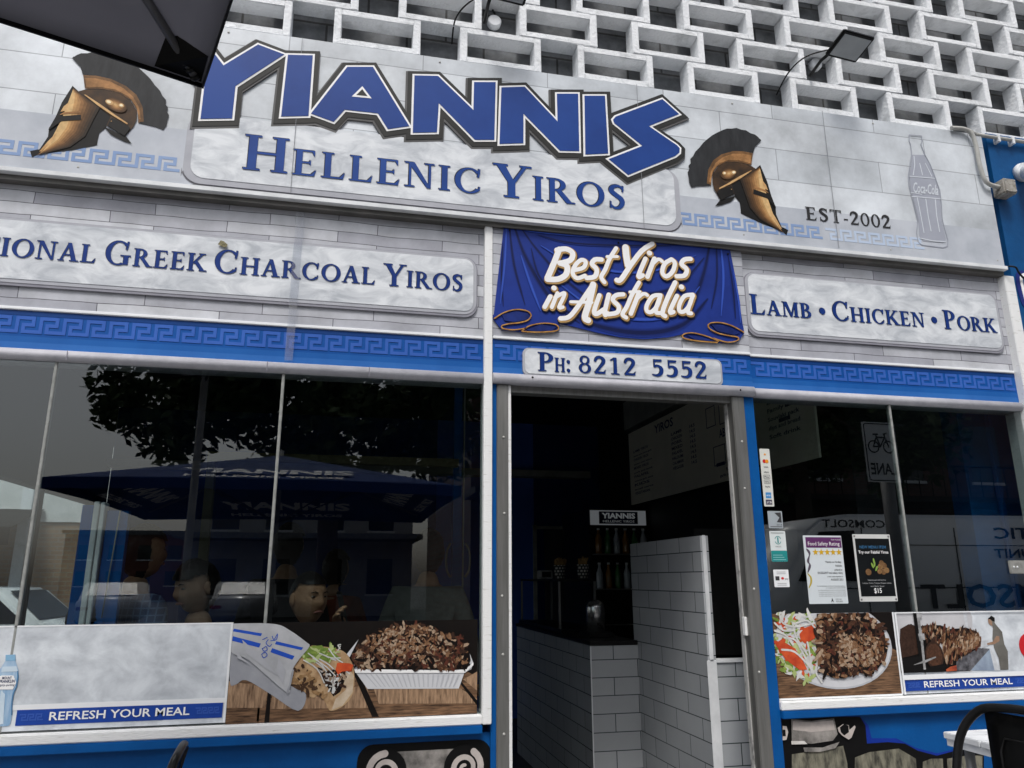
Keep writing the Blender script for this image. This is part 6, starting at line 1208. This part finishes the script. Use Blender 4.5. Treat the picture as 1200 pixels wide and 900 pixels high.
def umbrella(label, cx, cy, zc, za, half, rot, cloth, txt=False, edge=True):
    s = thing('market_umbrella', label, 'umbrella', (cx,cy,0))
    cr = [Vector((cx+half*1.4142*math.cos(R(rot+90*i)), cy+half*1.4142*math.sin(R(rot+90*i)), zc)) for i in range(4)]; ap = Vector((cx,cy,za))
    bm = nb(); N = 10
    for i in range(4):
        a, b = cr[i], cr[(i+1)%4]; g = []
        for j in range(N+1):
            t = j/N; row = []
            for q in range(N+1):
                u = q/N; p = ap.lerp(a.lerp(b, u), t); p.z += -.05*math.sin(math.pi*t)*math.sin(math.pi*u) + .03*t*math.sin(math.pi*u)*half*.5; row.append(bm.verts.new(p))
            g.append(row)
        for r0, r1 in zip(g, g[1:]):
            for q in range(N):
                try: bm.faces.new((r0[q],r1[q],r1[q+1],r0[q+1])).smooth = True
                except ValueError: pass
        # hem
        rim = [bm.verts.new(v.co+Vector((0,0,-.10 if txt else -.018))) for v in g[-1]]
        for q in range(N): bm.faces.new((g[-1][q], rim[q], rim[q+1], g[-1][q+1])).material_index = 1
    bmesh.ops.remove_doubles(bm, verts=bm.verts[:], dist=1e-5); bmesh.ops.solidify(bm, geom=bm.faces[:], thickness=.006)
    cn = obj('canopy', bm, cloth, s)
    for i in range(4):
        c = cr[i]; bm = nb(); d = (c-ap); tube(bm, [ap.lerp(c,.04)+Vector((0,0,-.03)), ap.lerp(c,.965)+Vector((0,0,-.02))], .013, 10)
        rb_ = obj('rib', bm, M('rib_metal', (.16,.16,.165), (.12,.12,.125), 8, .4, .4), s)
        if edge:
            q = ap.lerp(c,.93); bm = nb(); e1 = (cr[(i+1)%4]-c).normalized(); e2 = (cr[i-1]-c).normalized(); dn = Vector((0,0,-.008)); up_ = (ap-c).normalized()
            f = [bm.verts.new(p+dn) for p in (c+(up_)*.015, c+e1*.13+up_*.02, c+(up_)*.15+e1*.03, c+up_*.15+e2*.03, c+e2*.13+up_*.02)]; bm.faces.new(f); bmesh.ops.solidify(bm, geom=bm.faces[:], thickness=.006); obj('corner_pocket', bm, BLACK, s)
            bm = nb()
            for t in (.90,.925,.95): 
                q0, q1 = ap.lerp(c,t)+Vector((0,0,-.02)), ap.lerp(c,t+.012)+Vector((0,0,-.02)); tube(bm, [q0,q1], .017, 10)
            obj('rib_sleeve', bm, BLACK, rb_)
        m_ = ap.lerp((cr[i]+cr[(i+1)%4])/2,.55)
        bm = nb(); tube(bm, [(cx,cy,zc-.25), ap.lerp(c,.5)+Vector((0,0,-.035))], .009, 8); obj('strut', bm, BLACKM, s)
    bm = nb(); tube(bm, [(cx,cy,.05),(cx,cy,za+.06)], .024, 12); obj('pole', bm, GREYP, s)
    bm = nb(); lathe(bm, cx, cy, [(.28,0),(.28,.05),(.06,.08)], 24); obj('base', bm, BLACKM, s)
    return s, cn, cr, ap
GCL = M('grey_canvas', (.20,.20,.215), (.17,.17,.185), 3, .85, bump=.15, bscale=300)
_n = GCL.node_tree; _t = _n.nodes.new('ShaderNodeBsdfTranslucent'); _t.inputs[0].default_value = (.34,.34,.38,1); _x = _n.nodes.new('ShaderNodeMixShader'); _x.inputs[0].default_value = .45
_n.links.new(_n.nodes['Principled BSDF'].outputs[0], _x.inputs[1]); _n.links.new(_t.outputs[0], _x.inputs[2]); _n.links.new(_x.outputs[0], _n.nodes['Material Output'].inputs[0])
umbrella('dark grey umbrella corner hanging over the left helmet', -.924, -1.89, 2.85, 3.22, .70, 64, [GCL, BLACK])
BCL = M('blue_canvas', hexc(34,60,116), hexc(28,50,100), 3, .85)
us, cn, cr, ap = umbrella('blue umbrella with white YIANNIS lettering across its canopy', -.75, -6.2, 2.25, 2.80, 1.9, 45, [BCL, BCL], True, False)
def on_panel(i, text, f, h, wd):
    a, b = cr[i], cr[(i+1)%4]; m_ = (a+b)/2; ux = (a-b).normalized(); dn = (m_-ap); L_ = dn.length; dn = dn/L_; nrm = ux.cross(dn)
    if nrm.z < 0: nrm = -nrm
    for sgn, uu in ((-1, -ux), (1, ux)):
        b2 = nb(); sans(text, 0, 0, h, 0, b2, w=wd, align='C', bold=.04)
        o = ap+dn*(L_*f)+nrm*(sgn*.012 - (.012 if sgn < 0 else -.0))
        off = .05 if sgn < 0 else 0
        for v in b2.verts: v.co = o + uu*v.co.x - dn*v.co.z + Vector((0,0,-.055 if sgn < 0 else .01))
        yield b2
for i in range(4):
    bm = nb()
    for t, f, h, wd in (('YIANNIS',.80,.26,1.7),('HELLENIC YIROS',.93,.10,1.5)):
        for b2 in on_panel(i, t, f, h, wd): join(bm, b2)
    obj('lettering', bm, INKW, us)

# ================================================================ ACROSS THE STREET (seen mirrored in the glass)
ls_ = thing('bike_lane_sign', 'white bike lane sign with bicycle symbol on a tall grey pole', 'sign', (6.1,-4.3,0))
bm = nb(); tube(bm, [(6.14,-4.37,0),(6.14,-4.37,3.1)], .075, 16); obj('pole', bm, M('galvanised', (.22,.22,.22), (.17,.17,.17), 8, .5, .3), ls_)
sx0, sx1, sz0, sz1 = 5.83, 6.27, 2.40, 3.10; SY = -4.285
bm = nb(); box(bm, sx0, sx1, SY-.012, SY, sz0, sz1, bevel=.004); sp_ = obj('sign_plate', bm, M('sign_white', (.80,.82,.81), (.74,.76,.75), 6, .4), ls_)
def mirrored_flat(name, polys, y, m, parent):
    """flat work that faces the shop (+y)"""
    bm = nb(); flat(bm, polys, -.003, .003); 
    for v in bm.verts: v.co.y = y-v.co.y-.0
    for f in bm.faces: f.normal_flip()
    return obj(name, bm, m, parent)
cxs, czs = (sx0+sx1)/2, 2.86
mirrored_flat('bicycle_symbol', ring(cxs-.10,czs-.05,.075,.075,.016,.016)+ring(cxs+.10,czs-.05,.075,.075,.016,.016)+stroke([(cxs-.10,czs-.05),(cxs-.05,czs+.06),(cxs+.06,czs+.06),(cxs-.01,czs-.05),(cxs-.10,czs-.05)],.009)+stroke([(cxs-.01,czs-.05),(cxs-.055,czs+.09)],.009)+stroke([(cxs+.10,czs-.05),(cxs+.055,czs+.10),(cxs+.09,czs+.11)],.009)+stroke([(cxs-.085,czs+.095),(cxs-.03,czs+.095)],.010), SY+.002, INKD, sp_)
mirrored_flat('border', stroke(rrect(sx0+.02,sz0+.02,sx1-.02,sz1-.02,.03), .006, closed=True), SY+.002, INKD, sp_)
def back_text(bm, text, xc, z, h, y, w=None, bold=.02):
    b2 = nb(); sans(text, 0, z, h, 0, b2, w=w, align='C', bold=bold)
    for v in b2.verts: v.co = Vector((xc-v.co.x, y, v.co.z))
    join(bm, b2)
bm = nb(); back_text(bm, 'LANE', cxs, 2.49, .13, SY+.004, .34, .02); obj('lettering', bm, INKD, sp_)
vn = thing('white_van', 'large white service van parked across the footpath facing the shop', 'van', (8.3,-6.5,0))
bm = nb(); VY = -5.75
prof = [(5.25,.35),(5.2,.75),(5.3,1.15),(5.55,1.25),(5.95,1.95),(6.2,2.12),(6.6,2.17),(11.0,2.19),(11.15,2.05),(11.15,.35)]
f0 = [bm.verts.new((x,VY,z)) for x, z in prof]; f1 = [bm.verts.new((x,VY-1.95,z)) for x, z in prof]
bm.faces.new(f0[::-1]); bm.faces.new(f1)
for i in range(len(prof)): bm.faces.new((f0[i],f0[(i+1)%len(prof)],f1[(i+1)%len(prof)],f1[i]))
bmesh.ops.recalc_face_normals(bm, faces=bm.faces[:]); bmesh.ops.bevel(bm, geom=[e for e in bm.edges], offset=.05, segments=3, affect='EDGES')
VANW = M('van_paint', (.80,.82,.83), (.74,.76,.77), 2, .3); obj('body', bm, VANW, vn, True)
def vpanel(name, pts, m, y=None): return mirrored_flat(name, [pts], (VY if y is None else y)+.012, m, vn)
DGL = M('van_glass', (.01,.012,.013), None, 4, .1)
vpanel('side_window', [(5.75,1.3),(6.65,1.3),(6.65,1.95),(6.12,1.93)], DGL)
for xa, xb, za, zb in ((6.75,6.765,.5,2.0),(8.2,8.215,.5,2.0),(6.3,11.0,1.20,1.215),(7.0,10.9,1.76,1.77)): vpanel('door_seam', rect(xa,za,xb,zb), BLACK)
vpanel('door_handle', rrect(6.82,1.12,7.0,1.17,.02), BLACK)
bm = nb(); back_text(bm, 'COMSOLT', 6.15+.5, 1.99, .10, VY+.02, .95); back_text(bm, 'OPTIC', 9.4, 1.86, .15, VY+.02, 1.1); back_text(bm, 'ION UNIT', 9.4, 1.60, .12, VY+.02, 1.2); back_text(bm, 'COMSOLT', 9.0, .95, .30, VY+.02, 2.9); obj('lettering', bm, INKD, vn)
for x in (6.1, 10.2):
    bm = nb(); lathe(bm, 0, 0, [(.33,0),(.34,.03),(.34,.19),(.33,.22)], 28); bmesh.ops.rotate(bm, cent=(0,0,0), matrix=Matrix.Rotation(R(-90),3,'X'), verts=bm.verts[:]); bmesh.ops.translate(bm, vec=(x,VY-.17,.21), verts=bm.verts[:]); wh = obj('wheel', bm, BLACK, vn)
    bm = nb(); lathe(bm, 0, 0, [(.20,0),(.20,.01),(.08,.03)], 20); bmesh.ops.rotate(bm, cent=(0,0,0), matrix=Matrix.Rotation(R(-90),3,'X'), verts=bm.verts[:]); bmesh.ops.translate(bm, vec=(x,VY+.055,.21), verts=bm.verts[:]); obj('hub', bm, STEEL, wh)
def car(label, x, y, paint, L_=4.3):
    s = thing('parked_car', label, 'car', (x,y,-.13), 'cars parked across the street')
    pr = [(-2.1,.3),(-2.15,.62),(-2.0,.82),(-1.2,.92),(-.65,1.38),(.9,1.42),(1.65,.98),(2.1,.90),(2.15,.5),(2.1,.3)]
    bm = nb(); a = [bm.verts.new((x+p,y+.85,z-.13)) for p, z in pr]; b = [bm.verts.new((x+p,y-.85,z-.13)) for p, z in pr]; bm.faces.new(a); bm.faces.new(b[::-1])
    for i in range(len(pr)): bm.faces.new((a[i],a[(i+1)%len(pr)],b[(i+1)%len(pr)],b[i]))
    bmesh.ops.recalc_face_normals(bm, faces=bm.faces[:]); bmesh.ops.bevel(bm, geom=bm.edges[:], offset=.06, segments=3, affect='EDGES'); bo = obj('body', bm, paint, s, True)
    bm = nb(); flat(bm, [[(x-1.02,.86),(x-.62,1.22),(x+.10,1.24),(x+.10,.86)],[(x+.16,.86),(x+.16,1.24),(x+.85,1.24),(x+1.35,.88)]], -.002, .004)
    for v in bm.verts: v.co.y = y+.855-v.co.y; v.co.z -= .04
    for f in bm.faces: f.normal_flip()
    obj('window', bm, DGL, s)
    for qs in (((1.58,1.035),(.98,1.385)),((-1.12,.985),(-.70,1.345))):
        (xa, za), (xb, zb) = qs; sg = 1 if xa > 0 else -1; bm = nb()
        f = [bm.verts.new((x+px_+sg*.012, y+yy, zz+.010-.13)) for px_, zz, yy in ((xa,za,-.70),(xa,za,.70),(xb,zb,.62),(xb,zb,-.62))]; bm.faces.new(f); bmesh.ops.solidify(bm, geom=bm.faces[:], thickness=.004); obj('windscreen', bm, DGL, s)
    for q in (-1.35, 1.35):
        bm = nb(); lathe(bm, 0, 0, [(.29,0),(.31,.03),(.31,.17)], 22); bmesh.ops.rotate(bm, cent=(0,0,0), matrix=Matrix.Rotation(R(-90),3,'X'), verts=bm.verts[:]); bmesh.ops.translate(bm, vec=(x+q,y+.69,.18), verts=bm.verts[:]); wh = obj('wheel', bm, BLACK, s)
        bm = nb(); lathe(bm, 0, 0, [(.2,0),(.2,.01),(.06,.02)], 16); bmesh.ops.rotate(bm, cent=(0,0,0), matrix=Matrix.Rotation(R(-90),3,'X'), verts=bm.verts[:]); bmesh.ops.translate(bm, vec=(x+q,y+.863,.18), verts=bm.verts[:]); obj('hub', bm, STEEL, wh)
    for q, m_ in ((-2.1,INKW),(2.1,M('tail_lamp',(.3,.02,.02)))):
        bm = nb(); box(bm, x+q-.05, x+q+.05, y+.5, y+.82, .50, .60, bevel=.01); obj('lamp', bm, m_, s)
    return s
cw = car('white hatchback parked across the street, left of the silver one', -6.9, -24, M('white_car_paint', (.75,.76,.77), None, 2, .25)); cw.rotation_euler = (0,0,R(82))
cs = car('silver sedan parked across the street under the tree', -2.95, -24, M('silver_car_paint', (.35,.36,.37), None, 2, .25, .3)); cs.rotation_euler = (0,0,R(90))
def tree(label, x, y, h, cr_, cz, n, seed):
    s = thing('street_tree', label, 'tree', (x,y,-.13), 'street trees across from the shop'); rnd = random.Random(seed)
    bm = nb(); tube(bm, [(x,y,-.13),(x+.05,y,1.6),(x-.05,y+.1,cz-.8),(x,y,cz+.6)], [.22,.17,.13,.06], 12)
    for i in range(14):
        a = rnd.uniform(0,6.28); r_ = rnd.uniform(.6,.95); e = Vector((x+cr_[0]*r_*math.cos(a), y+cr_[1]*r_*math.sin(a), cz+cr_[2]*rnd.uniform(-.6,.7))); b = Vector((x,y,rnd.uniform(cz-1.2,cz+.3))); m_ = b.lerp(e,.5)+Vector((0,0,.25)); tube(bm, [b,m_,e], [.07,.04,.012], 7)
    obj('trunk', bm, M('bark', (.09,.07,.055), (.05,.04,.03), 14, .9, bump=.5), s)
    bm = nb(); lobes = []
    for i in range(80):
        d = Vector((rnd.gauss(0,1),rnd.gauss(0,1),rnd.gauss(0,1))).normalized()*rnd.uniform(.45,1.0)
        lobes.append((Vector((x+d.x*cr_[0]*.85,y+d.y*cr_[1]*.85,cz+d.z*cr_[2]*.85)), rnd.uniform(.35,.75)))
    for i in range(n):
        c, r_ = lobes[rnd.randrange(len(lobes))]; d = Vector((rnd.gauss(0,1),rnd.gauss(0,1),rnd.gauss(0,1))).normalized()*r_*rnd.uniform(.3,1.05); p = c+d
        u = Vector((rnd.uniform(-1,1),rnd.uniform(-1,1),rnd.uniform(-.7,.7))).normalized(); v = u.cross(Vector((rnd.uniform(-1,1),rnd.uniform(-1,1),rnd.uniform(-1,1)))).normalized(); l_ = rnd.uniform(.06,.135); w_ = l_*.45
        f = bm.faces.new([bm.verts.new(q) for q in (p-u*l_, p+v*w_, p+u*l_, p-v*w_)]); f.material_index = rnd.randrange(3)
    obj('crown', bm, [M('leaf_dark',(.035,.06,.02)), M('leaf_mid',(.055,.09,.03)), M('leaf_light',(.085,.12,.045))], s)
tree('dense dark street tree behind the blue umbrella', -.25, -9.6, 7, (4.5,2.2,2.3), 4.75, 30000, 4)
tree('dark street tree behind the white van', 8.6, -9.8, 7, (4.2,2.2,2.4), 4.9, 18000, 9)
def windows(parent, x0, x1, z0, z1, nx, nz, y, fw, m, frame=None):
    for i in range(nx):
        for j in range(nz):
            bm = nb(); xa = x0+(x1-x0)*(i+.5-fw/2)/nx; xb = x0+(x1-x0)*(i+.5+fw/2)/nx; za = z0+(z1-z0)*(j+.25)/nz; zb = z0+(z1-z0)*(j+.8)/nz
            box(bm, xa, xb, y-.04, y+.01, za, zb); w_ = obj('window', bm, DGL, parent)
            bm = nb(); box(bm, xa-.06, xb+.06, y-.02, y+.06, za-.09, za-.005); obj('sill', bm, CONC, w_)
BRK = MB('brown_brick', (.33,.22,.13), (.27,.17,.10), (.28,.25,.21), .24, .086, .01, 'xz', .5, 2, .3, .8, .2)
b1 = thing('brick_building', 'tan brick building with white upper wall and dark awning, seen through the far left pane', 'building', (-11,18,-.13))
bm = nb(); box(bm, -18, -4.6, 14, 22, -.13, 2.5); obj('wall', bm, BRK, b1)
bm = nb(); box(bm, -18, -4.5, 13.95, 22, 2.501, 4.6); obj('upper_wall', bm, M('white_render', (.70,.71,.70), (.58,.59,.58), 3, .7), b1)
bm = nb(); box(bm, -6.35, -6.15, 13.9, 13.949, -.13, 4.6); obj('pipe_strip', bm, CONC, b1)
bm = nb(); v_ = [bm.verts.new(p) for p in ((-13,13.93,2.75),(-5.9,13.93,2.75),(-5.9,12.4,2.30),(-13,12.4,2.30),(-13,12.4,1.98),(-5.9,12.4,1.98))]; bm.faces.new((v_[0],v_[1],v_[2],v_[3])); bm.faces.new((v_[3],v_[2],v_[5],v_[4])); bmesh.ops.solidify(bm, geom=bm.faces[:], thickness=.03); obj('awning', bm, M('charcoal_canvas', (.03,.032,.035), (.02,.021,.023), 9, .8), b1)
for xa in (-17,-14,-11,-8.2):
    bm = nb(); box(bm, xa, xa+1.6, 13.95, 14.01, .5, 1.7); w_ = obj('window', bm, DGL, b1); bm = nb(); box(bm, xa-.06, xa+1.66, 13.93, 14.02, .41, .495); obj('sill', bm, CONC, w_)
cx_ = car('white car parked on the side street, seen through the far left pane', -4.9, 8.8, MATS['white_car_paint']); cx_.rotation_euler = (0,0,math.pi); cx_['group'] = 'cars parked across the street'
b2_ = thing('checkered_tower', 'distant white office tower with staggered dark windows', 'building', (-23,-150,-.13))
bm = nb(); box(bm, -27.5, -18.5, -165, -150, -.13, 14.3); obj('wall', bm, WHITE, b2_)
for j in range(9):
    for i in range(4):
        bm = nb(); xa = -27.2+i*2.2+(1.1 if j % 2 else 0); box(bm, xa, xa+1.0, -150.05, -149.9, .5+j*1.5, 1.9+j*1.5); obj('window', bm, DGL, b2_)
b3 = thing('low_building', 'low dark red brick building with flat roof far across the street', 'building', (-13,-60,-.13))
bm = nb(); box(bm, -19.5, -10.5, -66, -58, -.13, 4.6); obj('wall', bm, M('red_brick_far', (.18,.07,.05), (.12,.05,.04), 1, .8), b3)
bm = nb(); box(bm, -19.7, -10.3, -66.2, -57.8, 4.6, 4.9); obj('roof', bm, BACKW, b3)
windows(b3, -19, -11, .5, 4.2, 4, 2, -58, .5, DGL)
b4 = thing('dark_terrace', 'tall dark brick terrace behind the van with iron balcony', 'building', (14,-17,-.13))
bm = nb(); box(bm, 3.2, 30, -26, -16, -.13, 11); obj('wall', bm, MB('dark_red_brick', (.13,.055,.04), (.09,.04,.03), (.10,.09,.08), .24, .086, .01, 'xz', .5, 2, .3, .8, .2), b4)
bm = nb(); box(bm, 3.0, 30, -16, -14.2, 3.3, 3.45); obj('verandah_roof', bm, BLACK, b4)
bm = nb()
for i in range(60): tube(bm, [(3.2+i*.4,-14.3,3.45),(3.2+i*.4,-14.3,4.3)], .015, 6)
tube(bm, [(3.0,-14.3,4.3),(30,-14.3,4.3)], .03, 6); obj('balcony_rail', bm, BLACK, b4)
windows(b4, 3.6, 29, .2, 9.6, 9, 3, -16, .38, DGL)
b5 = thing('white_shop', 'pale two-storey shop across the street behind the silver car', 'building', (-1,-30,-.13))
bm = nb(); box(bm, -6, 3, -40, -30, -.13, 5.5); obj('wall', bm, M('cream_render', (.40,.40,.38), (.32,.32,.30), 2, .8), b5)
bm = nb(); box(bm, -6.2, 3.2, -40, -27.6, 2.9, 3.1); obj('awning', bm, BACKW, b5)
windows(b5, -5.7, 2.7, .1, 5.3, 4, 2, -30, .5, DGL)
